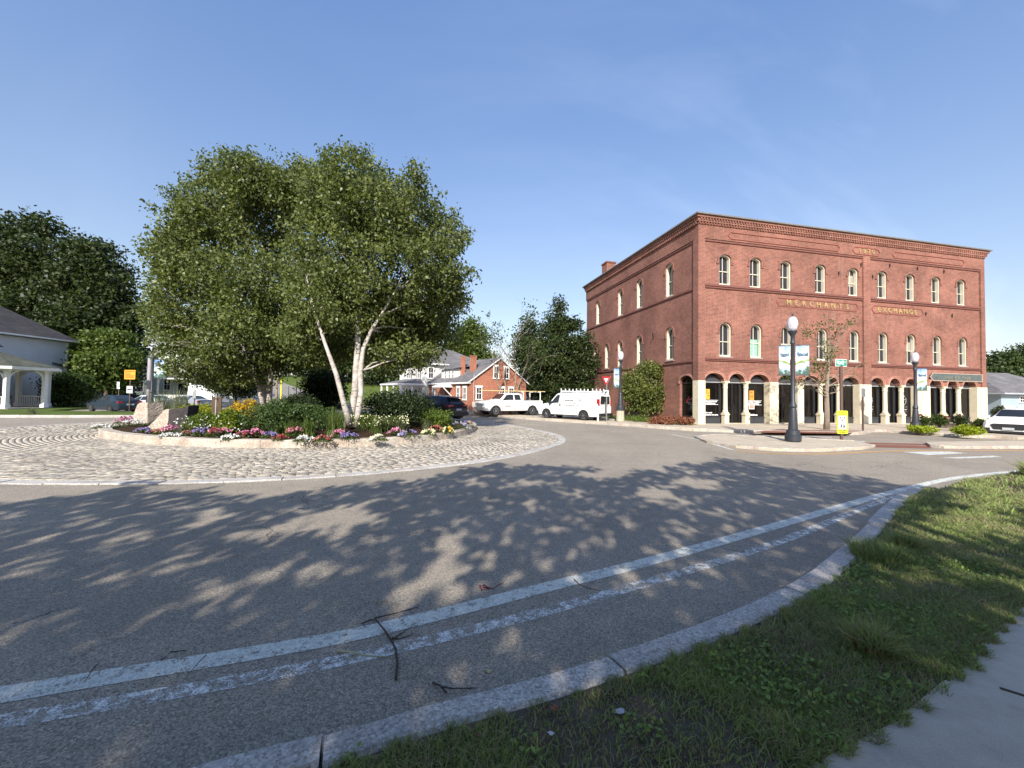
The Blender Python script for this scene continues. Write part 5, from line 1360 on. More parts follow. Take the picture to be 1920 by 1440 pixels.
# back of a small brown board on posts among the lime shrub
bb_ = isl(404, 803); bb_.z = .5
rt = empty('notice_board', tuple(bb_), 0, 'back of a small brown board on a pale post in front of the lime shrub', 'sign')
k = bb_.y / FPX
m_brown = simple('brown_board', (.08, .045, .02), .6, var=.2)
q = MB(); q.box(-9 * k, 0, .35, -1.6 * k, .03, .35 + 30 * k * 1.05); q.box(1.6 * k, 0.01, .35, 9 * k, .04, .35 + 30 * k * 1.05); q.build('board', m_brown, rt)
MB().box(-.02, -.025, 0, .02, .015, 1.0).build('post', simple('galvanised_post', (.35, .33, .32), .5, metal=.4), rt)
MB().box(-.05, -.035, .82, .05, -.02, .86).build('bracket', m_dark_iron, rt)
# young dark tree and leafy saplings at the back of the island
px_tree('small_tree', 608, 792, 23, [(600, 712, 26, 24, 0), (622, 722, 22, 26, 0), (585, 735, 20, 20, 0), (612, 752, 20, 22, 0), (632, 742, 14, 18, 0)], m_bark, m_leaf_dark, .13, 700, 14, .2, 261, 'small dark tree behind the island, left of the leaning birch stem', .07, cat='small tree', zb=.2)
px_tree('small_tree', 440, 775, 24, [(432, 690, 34, 26, 0), (400, 700, 20, 18, 0), (462, 700, 26, 24, 0), (440, 722, 36, 22, 0), (470, 728, 20, 16, 0), (412, 720, 20, 14, 0)], m_bark, m_leaf_dark, .13, 1000, 14, .22, 262, 'dark bushy tree under the left birch, before the gabled house', .08, cat='small tree', zb=.2)
# ------------------------------------------------------------------ houses
m_white_siding = siding_mat('white_clapboard', (.72, .70, .66))
m_shade_siding = siding_mat('shaded_white_clapboard', (.60, .62, .66))  # white boards, with the blue cast of their shade put into the colour
m_green_siding = siding_mat('grey_green_clapboard', (.50, .55, .50), .14)
m_dkgreen_siding = siding_mat('dark_green_clapboard', (.10, .13, .12), .14)
m_aqua_siding = siding_mat('blue_grey_siding', (.34, .42, .47), .16)
m_roof_dark = shingle_mat('dark_shingle', (.075, .068, .07))
m_roof_grey = shingle_mat('grey_shingle', (.19, .18, .18))
m_roof_green = shingle_mat('green_grey_shingle', (.11, .115, .085))
m_wtrim = simple('white_trim', (.74, .73, .70), .5, var=.05)
m_orange_brick = brick_mat('orange_brick', (.40, .12, .06), (.30, .085, .045), (.42, .27, .20))
m_stone = granite_mat('foundation_stone', (.42, .38, .33), .4, 6)

def house_window(parent, x, z0, z1, w, y=-.0, axis='y', mat_trim=None, lintel=False, shutters=None):
    """sash window standing on a wall: frame, glass as its part; y is the wall plane (outside = -y) or x plane (outside = -x)"""
    mt = mat_trim or m_wtrim
    def bx(b, a0, d0, q0, a1, d1, q1):
        if axis == 'y': b.box(a0, y + d0, q0, a1, y + d1, q1)
        elif axis == 'x': b.box(y + d0, a0, q0, y + d1, a1, q1)
        else: b.box(y - d1, a0, q0, y - d0, a1, q1)
    f = MB(); t = .07; h = w / 2
    bx(f, x - h - t, -.05, z0 - t, x - h, .02, z1 + t); bx(f, x + h, -.05, z0 - t, x + h + t, .02, z1 + t)
    bx(f, x - h, -.05, z1, x + h, .02, z1 + t); bx(f, x - h - t - .03, -.08, z0 - t - .03, x + h + t + .03, .02, z0 - .003)
    bx(f, x - h, -.035, (z0 + z1) / 2 - .022, x + h, .0, (z0 + z1) / 2 + .022); bx(f, x - .013, -.03, z0, x + .013, .0, z1)
    if lintel: bx(f, x - h - t - .06, -.055, z1 + t + .002, x + h + t + .06, .02, z1 + t + .11)
    fr = f.build('window', mt, parent)
    g = MB(); bx(g, x - h, -.012, z0, x + h, .02, z1); g.build('glass', m_glass, fr)
    if shutters:
        s = MB(); bx(s, x - h - t - .2, -.03, z0, x - h - t - .003, .02, z1); s.build('shutter', shutters, fr); s = MB(); bx(s, x + h + t + .003, -.03, z0, x + h + t + .2, .02, z1); s.build('shutter', shutters, fr)
    return fr
def hip_roof(b, x0, y0, x1, y1, z, zr, ov=.3, rx0=None, rx1=None, ry0=None, ry1=None, th=.12):
    x0 -= ov; y0 -= ov; x1 += ov; y1 += ov
    r0 = (rx0, ry0, zr); r1 = (rx1, ry1, zr)
    e = [(x0, y0, z), (x1, y0, z), (x1, y1, z), (x0, y1, z)]
    b.face([e[0], e[1], r1, r0]); b.face([e[1], e[2], r1]); b.face([e[2], e[3], r0, r1]); b.face([e[3], e[0], r0])
    return MB().box(x0, y0, z - th, x1, y1, z - .003)
def gable_roof_y(b, x0, x1, y0, y1, z, zr, ov=.25, oy=.2, th=.1):
    """ridge along y"""
    xm = (x0 + x1) / 2; sl = (zr - z) / ((x1 - x0) / 2)
    for s, xe in ((-1, x0 - ov), (1, x1 + ov)):
        ze = z - sl * ov
        a = [(xe, y0 - oy, ze), (xm, y0 - oy, zr), (xm, y1 + oy, zr), (xe, y1 + oy, ze)]
        b.add([(p[0], p[1], p[2] + th) for p in a] + a, [(0, 1, 2, 3), (7, 6, 5, 4), (0, 4, 5, 1), (2, 6, 7, 3), (0, 3, 7, 4)])

# far left clapboard house, seen along its side
H = empty('white_house', (-40.0, 20.0, 0), 0, 'white clapboard house with a dark hipped roof at the far left edge behind the gazebo', 'house')
w = MB(); w.box(-11, -6, 0, 0, 16.3, 5.75); w.build('wall', m_shade_siding, H)
t = MB(); t.box(-.08, 16.22, 0, .03, 16.42, 5.75); t.build('corner_board', m_wtrim, H)
b = MB(); fas = hip_roof(b, -11, -6, 0, 16.3, 5.92, 10.4, .55, -5.5, -5.5, -.5, 11.2); b.build('roof', m_roof_dark, H); fas.build('fascia', m_wtrim, H)
b = MB(); b.add([(-.0, 15.2, 3.9), (-5, 15.2, 3.9), (-5, 20.5, 2.75), (0.6, 20.5, 2.75), (0, 15.2, 3.7), (0.6, 20.5, 2.6), (-5, 20.5, 2.6)], [(0, 1, 2, 3), (3, 2, 6, 5), (0, 3, 5, 4)]); b.build('porch_roof', m_roof_green, H)
b = MB(); b.box(-5, 16.32, 0, -.2, 19.8, 2.58); b.build('annex_wall', m_shade_siding, H)
for y in (4.5, 8.0): house_window(H, y, 1.0, 2.3, .8, 0, axis='X')
# gazebo
gc = (-37.5, 29.0)
G_ = empty('gazebo', (gc[0], gc[1], .13), 0, 'white octagonal gazebo with bracketed posts, railings and a small cupola', 'gazebo')
pts = [(math.cos(R(22.5 + 45 * k)), math.sin(R(22.5 + 45 * k))) for k in range(8)]
for k, (c, s) in enumerate(pts):
    b = MB(); x, y = 3.0 * c, 3.0 * s
    b.box(x - .16, y - .16, 0, x + .16, y + .16, .32); b.box(x - .115, y - .115, .32, x + .115, y + .115, 2.7); b.box(x - .16, y - .16, 2.62, x + .16, y + .16, 2.76)
    po = b.build('post', m_wtrim, G_)
    for dk in (-1, 1):
        c2, s2 = pts[(k + dk) % 8]; d = Vector((3 * c2 - x, 3 * s2 - y, 0)).normalized()
        q = MB(); P_ = [Vector((x, y, 2.1)) + d * .11, Vector((x, y, 2.38)) + d * .2, Vector((x, y, 2.6)) + d * .42, Vector((x, y, 2.72)) + d * .66]
        for a_, b_ in zip(P_[:-1], P_[1:]): q.bar(a_, b_, .09)
        q.build('bracket', m_wtrim, po)
    if k in (1, 3, 4, 5, 6, 7, 0):
        c2, s2 = pts[(k + 1) % 8]; A_, B_ = Vector((x, y, 0)), Vector((3 * c2, 3 * s2, 0)); d = (B_ - A_).normalized(); q = MB()
        if k != 7:
            q.bar(A_ + d * .12 + Vector((0, 0, .85)), B_ - d * .12 + Vector((0, 0, .85)), .07); q.bar(A_ + d * .12 + Vector((0, 0, .14)), B_ - d * .12 + Vector((0, 0, .14)), .05)
            n_ = int((B_ - A_).length / .17)
            for i in range(1, n_): q.bar(A_ + (B_ - A_) * i / n_ + Vector((0, 0, .14)), A_ + (B_ - A_) * i / n_ + Vector((0, 0, .85)), .04)
            q.build('railing', m_wtrim, G_)
b = MB(); b.lathe([(3.25, 2.76), (3.72, 2.76), (3.75, 2.98), (3.70, 3.0)], (0, 0, 0), 8); b.build('eave', m_wtrim, G_)
b = MB(); b.lathe([(3.78, 3.0), (2.2, 3.5), (.62, 4.05), (.5, 4.05)], (0, 0, 0), 8); b.build('roof', m_roof_green, G_)
b = MB(); b.lathe([(.5, 4.0), (.5, 4.45)], (0, 0, 0), 8); cu_ = b.build('cupola', m_wtrim, G_)
b = MB(); b.lathe([(.68, 4.45), (.35, 4.72), (.03, 5.0)], (0, 0, 0), 8); b.build('cupola_roof', m_roof_dark, cu_)
b = MB(); b.lathe([(3.35, .0), (3.35, .06)], (0, 0, 0), 8); b.build('floor', simple('gazebo_deck', (.3, .28, .25), .8), G_)
ch_ = empty('garden_chair', (gc[0] + 1.6, gc[1] - .2, .19), .8, 'dark metal garden chair standing inside the white gazebo', 'chair')
b = MB(); b.box(-.24, -.24, .4, .24, .24, .44); b.build('seat', m_dark_iron, ch_)
for sx in (-1, 1):
    for sy in (-1, 1): MB().bar((sx * .22, sy * .22, 0), (sx * .22, sy * .22, .4), .04).build('leg', m_dark_iron, ch_)
b = MB(); b.bar((-.23, .23, .44), (-.23, .3, .9), .04); b.bar((.23, .23, .44), (.23, .3, .9), .04); b.box(-.23, .27, .62, .23, .3, .9); b.build('backrest', m_dark_iron, ch_)

# grey green gabled house behind the island, left
Y2 = 42.0; xa, xb = atx(284, Y2), atx(436, Y2); W2_ = xb - xa
H = empty('gabled_house', (xa, Y2, 0), 0, 'grey green clapboard house with a front gable behind the lamp with the banner', 'house')
b = MB(); xm = W2_ / 2; b.plate([(0, 0), (W2_, 0), (W2_, 5.0), (xm, 7.6), (0, 5.0)], [], 0, 7.0); b.build('wall', m_green_siding, H)
b = MB(); gable_roof_y(b, 0, W2_, 0, 7, 5.02, 7.65, .4, .35); b.build('roof', m_roof_dark, H)
b = MB(); sl = 2.63 / xm
for s in (0, 1):
    A_ = (-.45, -.37, 4.75) if s == 0 else (W2_ + .45, -.37, 4.75); b.bar(A_, (xm, -.37, 7.66), .05, .22)
b.build('rake_board', m_wtrim, H)
def pxx(u, Y, x0): return atx(u, Y) - x0
for (u, v0, v1) in ((315, 671, 692), (313, 711, 731), (405, 672, 692)):
    house_window(H, pxx(u, Y2, xa), at(u, v1, Y2).z, at(u, v0, Y2).z, .62, 0)
b = MB(); x0, x1 = pxx(322, Y2, xa), pxx(385, Y2, xa)
b.add([(x0, -1.9, 2.95), (x1, -1.9, 2.95), (x1, -.02, 3.5), (x0, -.02, 3.5), (x0, -1.9, 2.85), (x1, -1.9, 2.85), (x1, -.02, 2.85), (x0, -.02, 2.85)], [(0, 1, 2, 3), (0, 4, 5, 1), (1, 5, 6, 2), (0, 3, 7, 4), (4, 7, 6, 5)]); b.build('porch_roof', m_roof_dark, H)
b = MB(); b.box(x0, -1.85, 2.7, x1, -1.75, 2.85)
for q in (x0 + .1, x1 - .15): b.box(q - .06, -1.85, 1.0, q + .06, -1.75, 2.7)
b.box(x0, -1.8, 0, x1, -1.7, 1.15); b.build('porch', m_wtrim, H)
b = MB(); b.box(x0 + .7, -.06, .2, x0 + 1.6, -.003, 2.3); b.build('door', m_glass, H)
xa2 = atx(196, 45)
H = empty('green_annex', (xa2, 45, 0), 0, 'dark green low house in tree shade behind the parked cars', 'house')
W3_ = atx(283, 45) - xa2; b = MB(); b.box(-2, 0, 0, W3_, 6, 4.6); b.build('wall', m_dkgreen_siding, H)
b = MB(); b.add([(-2.3, -.4, 4.55), (W3_ + .3, -.4, 4.55), (W3_ + .3, 3, 6.6), (-2.3, 3, 6.6), (W3_ + .3, 6.4, 4.55), (-2.3, 6.4, 4.55)], [(0, 1, 2, 3), (3, 2, 4, 5), (1, 4, 2), (0, 3, 5)]); b.build('roof', m_roof_dark, H)
house_window(H, atx(262, 45) - xa2, 1.4, 2.5, .75, 0, mat_trim=simple('grey_trim', (.22, .24, .24), .6))

# brick cottage with the white house behind it
HA = math.atan2(.6, .8)
H = empty('brick_cottage', (-3.15, 30.5, 0), HA, 'small orange red brick house with a white framed gable end behind the white pickup', 'house')
CW_, CL_, CE, CP = 5.4, 7.0, 2.62, 4.45
b = MB(); b.plate([(0, .45), (CW_, .45), (CW_, CE), (CW_ / 2, CP), (0, CE)], [], 0, CL_); b.build('wall', m_orange_brick, H)
b = MB(); b.box(-.04, -.04, -.1, CW_ + .04, CL_, .448); b.build('foundation', m_stone, H)
b = MB(); gable_roof_y(b, 0, CW_, 0, CL_, CE + .03, CP + .03, .22, .12); b.build('roof', m_roof_grey, H)
b = MB()
for s in (0, 1): b.bar((-.25 if s == 0 else CW_ + .25, -.14, CE - .12), (CW_ / 2, -.14, CP + .06), .03, .08)
b.box(-.24, -.1, CE - .2, -.02, CL_, CE - .08); b.build('fascia', m_wtrim, H)
for x, z0, z1 in ((.78, 1.28, 2.12), (2.95, 1.28, 2.12), (3.85, 1.28, 2.12)): house_window(H, x, z0, z1, .42, 0, lintel=True)
for x, z0, z1 in ((2.35, 2.95, 3.8), (3.35, 2.95, 3.75)): house_window(H, x, z0, z1, .40, 0, lintel=True)
house_window(H, 1.05, .0, .42, .5, 0)
for y, z0, z1 in ((.75, 1.25, 2.1), (1.75, 1.25, 2.1), (6.1, 1.25, 2.1)): house_window(H, y, z0, z1, .4, 0, axis='x', lintel=True)
b = MB(); b.box(-.04, 3.2, .5, .0, 4.0, 2.1); d_ = b.build('door', simple('dark_door', (.08, .04, .03), .5), H)
b = MB(); b.add([(-.9, 2.7, 2.25), (-.9, 4.6, 2.25), (-.01, 4.6, 2.5), (-.01, 2.7, 2.5), (-.9, 2.7, 2.15), (-.9, 4.6, 2.15), (-.01, 4.6, 2.15), (-.01, 2.7, 2.15)], [(0, 1, 2, 3), (4, 7, 6, 5), (0, 4, 5, 1), (0, 3, 7, 4), (1, 5, 6, 2)])
b.bar((-.02, 2.75, 1.4), (-.85, 2.75, 2.15), .07); b.bar((-.02, 4.55, 1.4), (-.85, 4.55, 2.15), .07); b.build('door_canopy', m_wtrim, H)
c = MB(); c.box(.9, 1.2, 2.8, 1.28, 1.6, 4.62); c.box(.87, 1.17, 4.62, 1.31, 1.63, 4.69); c.build('chimney', m_orange_brick, H)
c = MB(); c.box(.62, 2.3, 2.8, .9, 2.6, 4.72); c.build('chimney', m_orange_brick, H)
D_ = MB(); D_.box(.35, 2.6, 2.75, 2.6, 5.4, 3.72); dm = D_.build('dormer', m_white_siding, H)
b = MB(); b.add([(.1, 2.35, 3.72), (.1, 5.65, 3.72), (2.7, 5.65, 4.1), (2.7, 2.35, 4.1), (1.2, 4.0, 4.45), (2.75, 4.0, 4.5)], [(0, 3, 5, 4), (0, 4, 1), (1, 4, 5, 2), (3, 2, 5)]); b.build('dormer_roof', m_roof_grey, dm)
for y in (3.3, 3.9, 4.6): house_window(H, y, 2.95, 3.55, .3, .35, axis='x')
q = MB(); q.tube([(.28, -.09, 0.0), (.28, -.09, CE + .5)], .025, 6); q.build('drain_pipe', simple('pale_pipe', (.5, .45, .42), .5), H)
cp, sp = math.cos(HA), math.sin(HA)
wx, wy = -3.15 + cp * -.5 - sp * 7.3, 30.5 + sp * -.5 + cp * 7.3
H = empty('white_house', (wx, wy, 0), HA, 'white two storey house with a grey hipped roof and side porch behind the brick cottage', 'house')
b = MB(); b.box(0, 0, 0, 7, 5.5, 4.25); b.build('wall', m_white_siding, H)
b = MB(); fas = hip_roof(b, 0, 0, 7, 5.5, 4.36, 6.05, .3, 2.75, 4.25, 2.75, 2.75); b.build('roof', m_roof_grey, H); fas.build('fascia', m_wtrim, H)
c = MB(); c.box(2.2, 4.2, 5.0, 2.6, 4.6, 6.6); c.build('chimney', m_orange_brick, H)
m_shut = simple('grey_shutter', (.16, .16, .16), .6)
for y in (.9, 2.9): house_window(H, y, 3.05, 3.9, .42, 0, axis='x', shutters=m_shut)
for x in (.75, 2.3): house_window(H, x, 3.05, 3.95, .42, 0)
house_window(H, 1.4, .9, 2.0, .5, 0, axis='x'); b = MB(); b.box(-.03, 2.4, .3, 0, 3.1, 2.0); b.build('door', m_glass, H)
b = MB(); b.add([(-2.2, -.2, 2.5), (-2.2, 4.8, 2.5), (-.01, 4.2, 3.0), (-.01, .5, 3.0), (-.01, -.2, 2.5), (-.01, 4.8, 2.5)], [(0, 3, 2, 1), (0, 4, 3), (1, 2, 5)]); b.build('porch_roof', m_roof_grey, H)
b = MB(); b.box(-2.2, -.2, 2.36, -.01, 4.8, 2.497)
for y in (-.05, 1.5, 3.1, 4.65): b.box(-2.15, y - .06, .3, -2.03, y + .06, 2.36)
b.box(-1.1, -.1, .3, -1.0, 0, 2.36); b.box(-2.15, -.1, 0, 0, 4.7, .3); b.build('porch', m_wtrim, H)
# small white gabled building glimpsed between the trees
H = empty('white_shed', (atx(978, 48), 48, 0), .2, 'white gabled outbuilding glimpsed between the dark trees behind the pickup', 'house')
b = MB(); b.plate([(0, 0), (5, 0), (5, 4.0), (2.5, 5.0), (0, 4.0)], [], 0, 5); b.build('wall', m_white_siding, H); b = MB(); gable_roof_y(b, 0, 5, 0, 5, 4.02, 5.05, .3, .2); b.build('roof', m_roof_grey, H)

# right edge: blue grey garage house, white gable, steps
H = empty('garage_house', (atx(1877, 33.5), 33.5, 0), .18, 'blue grey building with a big grey roof and white garage doors at the right edge', 'house')
b = MB(); b.box(0, 0, 0, 9, 7, 2.35); b.build('wall', m_aqua_siding, H)
b = MB(); fas = hip_roof(b, 0, 0, 9, 7, 2.38, 4.35, .5, 2.7, 7, 3.5, 3.5); b.build('roof', m_roof_grey, H); fas.build('fascia', simple('grey_fascia', (.35, .37, .4), .6), H)
for x in (.25, 1.75, 4.2): b = MB(); b.box(x, -.05, .05, x + 1.1, -.003, 1.35); b.build('garage_door', m_white_siding, H)
house_window(H, 2.3, 1.65, 2.05, .6, 0, mat_trim=m_wtrim)
rl = MB()
for i in range(7): x = .9 + i * .2; rl.bar((x, -.9, .1 + i * .13), (x, -.9, .55 + i * .13), .04)
rl.bar((.85, -.9, .5), (2.2, -.9, 1.4), .06); rl.bar((.85, -.9, .1), (2.2, -.9, 1.0), .05); rl.bar((.9, -.9, 0), (.9, -.9, .62), .09); rl.build('stair_rail', m_wtrim, H)
H = empty('white_shed', (atx(1845, 46), 46, 0), .1, 'small white gabled building between the brick block and the grey roofed garage', 'house')
b = MB(); b.plate([(0, 0), (3.4, 0), (3.4, 2.0), (1.7, 3.0), (0, 2.0)], [], 0, 4); b.build('wall', m_white_siding, H); b = MB(); gable_roof_y(b, 0, 3.4, 0, 4, 2.02, 3.05, .25, .15); b.build('roof', m_roof_grey, H)
b = MB(); b.box(.4, -.04, .4, 3.2, 0, 1.35); b.build('door', simple('navy_door', (.03, .04, .10), .5), H); house_window(H, 2.1, 1.75, 2.15, .5, 0)
# stone wall of the raised terrace
wa, wb = Vector((*gnd(1748, 805), 0)), Vector((*gnd(1878, 815.5), 0)); d = (wb - wa); L_ = d.length
H = empty('terrace_wall', tuple(wa), math.atan2(d.y, d.x), 'low pale granite block wall of the terrace before the right end of the arcade', 'wall')
b = MB(); x = 0; rs = random.Random(2)
while x < L_:
    l = min(rs.uniform(.6, 1.1), L_ - x + .01); b.box(x, 0, 0, x + l - .012, .35, .36 + rs.uniform(-.01, .01)); x += l
b.build('stone_course', m_stone, H); MB().box(-.03, -.04, .372, L_ + .03, .42, .44).build('coping', m_granite_warm, H)

# ------------------------------------------------------------------ vehicles
m_tyre = simple('tyre_rubber', (.022, .022, .022), .85, var=.2)
m_rim = simple('alloy_rim', (.42, .42, .43), .3, metal=.8)
m_plastic = simple('black_plastic', (.02, .02, .022), .55)
m_carglass = glass_mat('car_glass', (.03, .035, .04), .04)
m_tail = simple('tail_lamp', (.40, .01, .015), .25); m_head = simple('head_lamp', (.55, .56, .58), .15, metal=.3); m_plate = simple('licence_plate', (.45, .48, .5), .5); m_chrome = simple('chrome', (.55, .55, .56), .15, metal=1.0)
def paint(name, c, rough=.28): return simple(name, c, rough, var=.03, spec=.3, Coat_Weight=.12, Coat_Roughness=.08)
def vehicle(name, label, cat, mat, ST, wheels, wr, side_glass, wind, rear_glass, lw=.0, group=None, hw=.9, ww=.22):
    """ST: stations (x, zlow, zbelt, ztop, wlow, wbelt, wtop), x runs from nose to tail. returns root"""
    root = empty(name, (0, 0, 0), 0, label, cat, group)
    xs = [s[0] for s in ST]
    def sec(x):
        x = min(max(x, xs[0]), xs[-1]); i = max(0, min(len(xs) - 2, np.searchsorted(xs, x) - 1)); t = (x - xs[i]) / (xs[i + 1] - xs[i])
        return [a + (b_ - a) * t for a, b_ in zip(ST[i][1:], ST[i + 1][1:])]
    def ring(x, S):
        zl, zb, zt, wl, wb, wt = S
        h = [(0, zl), (wl * .93, zl), (wl, zl + (zb - zl) * .18), (wb, zl + (zb - zl) * .62), (wb * .975, zb), (wt, zt - .06 * (zt - zb > .2)), (wt * .85, zt), (0, zt + .015)]
        return [(x, y, z) for y, z in h] + [(x, -y, z) for y, z in h[-2:0:-1]]
    fine = sorted(set(xs + [xs[0] + (xs[-1] - xs[0]) * i / 26 for i in range(27)]))
    b = MB(); n = 14
    rings = [ring(x, sec(x)) for x in fine]
    for rg in rings: b.v += rg
    for i in range(len(rings) - 1):
        for j in range(n): b.f.append((i * n + j, i * n + (j + 1) % n, (i + 1) * n + (j + 1) % n, (i + 1) * n + j)); b.m.append(0)
    b.f.append(tuple(range(n))); b.m.append(0); b.f.append(tuple((len(rings) - 1) * n + j for j in reversed(range(n)))); b.m.append(0)
    b.build('body', mat, root, smooth='auto')
    def side(x, t, s, o=.012):
        zl, zb, zt, wl, wb, wt = sec(x); z0, z1 = zb, zt - .06 * (zt - zb > .2); w0, w1 = wb * .975, wt
        return (x, s * (w0 + (w1 - w0) * t + o), z0 + (z1 - z0) * t)
    for s in (-1, 1):
        for (xa_, xb_, xc_, xd_) in side_glass:          # bottom front, bottom rear, top front, top rear
            g = MB(); N_ = 6
            for i in range(N_):
                f = lambda t, a, c: a + (c - a) * t
                t0, t1 = i / N_, (i + 1) / N_
                g.face([side(f(t0, xa_, xb_), .08, s), side(f(t1, xa_, xb_), .08, s), side(f(t1, xc_, xd_), .9, s), side(f(t0, xc_, xd_), .9, s)])
            g.build('side_window', m_carglass, root)
    def top(x, y, o=.014): zl, zb, zt, wl, wb, wt = sec(x); return (x, y * wt * .88, zt + o + .01)
    for (xa_, xb_, nm) in ((*wind, 'windscreen'), (*rear_glass, 'rear_window')):
        if xa_ is None: continue
        g = MB(); N_ = 5
        for i in range(N_):
            for y0, y1 in ((-1, 0), (0, 1)):
                x0_, x1_ = xa_ + (xb_ - xa_) * i / N_, xa_ + (xb_ - xa_) * (i + 1) / N_
                g.face([top(x0_, y0), top(x1_, y0), top(x1_, y1), top(x0_, y1)])
        g.build(nm, m_carglass, root)
    for wx_ in wheels:
        for s in (-1, 1):
            a_ = MB(); yb = sec(wx_)[4] + .004; R_ = wr + .075
            P_ = [(wx_ + R_ * math.cos(PI * i / 14), s * yb, wr + R_ * math.sin(PI * i / 14)) for i in range(15)] + [(wx_ - R_, s * yb, .3 * wr + .08), (wx_ + R_, s * yb, .3 * wr + .08)]
            Q_ = [(x, s * (yb - .5), z) for x, y, z in P_]
            a_.add(P_ + Q_, [tuple(range(17)), tuple(range(17, 34))] + [(i, (i + 1) % 17, 17 + (i + 1) % 17, 17 + i) for i in range(17)]); a_.build('wheel_arch', m_plastic, root)
        for s in (-1, 1):
            y1_ = s * (hw + .012); y0_ = y1_ - s * ww
            t_ = MB(); t_.tube([(wx_, y0_, wr), (wx_, y0_ + s * .02, wr), (wx_, y1_ - s * .03, wr), (wx_, y1_, wr)], [wr * .93, wr, wr, wr * .93], 22); tw = t_.build('wheel', m_tyre, root, smooth='auto')
            q = MB(); q.tube([(wx_, y1_ - s * .01, wr), (wx_, y1_ + s * .004, wr)], [wr * .64, wr * .62], 20); q.build('wheel_well', m_plastic, tw)
            q = MB()
            for k in range(6):
                a = 2 * PI * k / 6; q.bar((wx_, y1_ + s * .012, wr), (wx_ + wr * .6 * math.cos(a), y1_ + s * .01, wr + wr * .6 * math.sin(a)), wr * .2, .02)
            q.tube([(wx_, y1_ + s * .0, wr), (wx_, y1_ + s * .028, wr)], wr * .2, 12)
            for k in range(20):
                a, a2 = 2 * PI * k / 20, 2 * PI * (k + 1) / 20; q.bar((wx_ + wr * .62 * math.cos(a), y1_ + s * .008, wr + wr * .62 * math.sin(a)), (wx_ + wr * .62 * math.cos(a2), y1_ + s * .008, wr + wr * .62 * math.sin(a2)), .035, .03)
            q.build('rim', m_rim, tw)
    root['sec'] = 0; del root['sec']
    return root, sec, side
def put(root, x_rear_wheel, near_rear, head, sc, hw, z):
    """place so that the near rear wheel touches near_rear; head = unit vector nose->tail; near side is -y"""
    a = math.atan2(head[1], head[0]); c, s = math.cos(a), math.sin(a); lx, ly = x_rear_wheel * sc, -hw * sc
    root.location = (near_rear[0] - (c * lx - s * ly), near_rear[1] - (s * lx + c * ly), z); root.rotation_euler = (0, 0, a); root.scale = (sc, sc, sc)
SEDAN = [(0, .38, .60, .64, .60, .66, .58), (.12, .24, .66, .71, .76, .82, .70), (1.0, .20, .80, .87, .84, .90, .78), (1.35, .20, .88, .95, .86, .905, .76), (2.15, .20, .93, 1.40, .87, .91, .60), (2.9, .20, .95, 1.44, .87, .91, .60), (3.35, .20, .96, 1.40, .87, .91, .60), (4.15, .2, .98, 1.08, .86, .90, .70), (4.62, .26, .93, 1.02, .80, .84, .70), (4.74, .42, .75, .80, .72, .78, .68)]
def sedan(name, label, mat, group=None):
    r_, sec, side = vehicle(name, label, 'car', mat, SEDAN, (.92, 3.72), .32, [(1.62, 2.5, 2.15, 2.52), (2.58, 3.45, 2.58, 3.25)], (1.42, 2.08), (3.42, 4.08), group=group, hw=.86)
    for s in (-1, 1):
        b = MB(); b.box(4.52, s * .86 - .03, .78, 4.66, s * .86 + .03 - s * .0, .93) if False else b.box(4.5, min(s * .5, s * .83), .78, 4.725, max(s * .5, s * .83), .93); b.build('tail_lamp', m_tail, r_)
        b = MB(); b.box(.03, min(s * .42, s * .72), .54, .2, max(s * .42, s * .72), .66); b.build('headlight', m_head, r_)
        b = MB(); b.box(1.55, min(s * .9, s * 1.05), .92, 1.7, max(s * .9, s * 1.05), 1.05); b.build('mirror', mat, r_)
    MB().box(4.72, -.24, .62, 4.755, .24, .74).build('licence_plate', m_plate, r_)
    MB().box(4.5, -.8, .26, 4.76, .8, .40).build('rear_bumper', m_plastic, r_)
    MB().box(-.02, -.5, .36, .1, .5, .52).build('grille', m_plastic, r_)
    return r_
SC = .84
p_navy = paint('dark_teal_paint', (.022, .035, .05)); p_white = paint('white_car_paint', (.62, .64, .68)); p_silver = paint('silver_car_paint', (.26, .28, .31), .3); p_black = paint('black_purple_paint', (.012, .010, .022)); p_white2 = paint('bright_white_paint', (.80, .80, .78), .35)
GP = 'cars parked beyond the left verge'
c = sedan('parked_car', 'dark teal sedan parked tail outward beside the leafy shrub at the left', p_navy, GP); put(c, 3.72, (-27.6, 27.9), Vector((.93, -.36)).normalized(), SC, .86, 0)
c = sedan('parked_car', 'white sedan parked behind the dark teal one', p_white, GP); put(c, 3.72, (-27.1, 30.4), Vector((.97, -.22)).normalized(), SC, .86, 0)
c = sedan('parked_car', 'silver grey sedan parked behind the white one, beside the lamp', p_silver, GP); put(c, 3.72, (-25.6, 32.2), Vector((.97, -.22)).normalized(), SC, .86, 0)
c = sedan('parked_car', 'dark sedan far behind the large dark island shrub, before the sloping lawn', p_navy); put(c, 3.72, (-11.6, 44.5), Vector((.98, .15)).normalized(), SC, .86, 0)
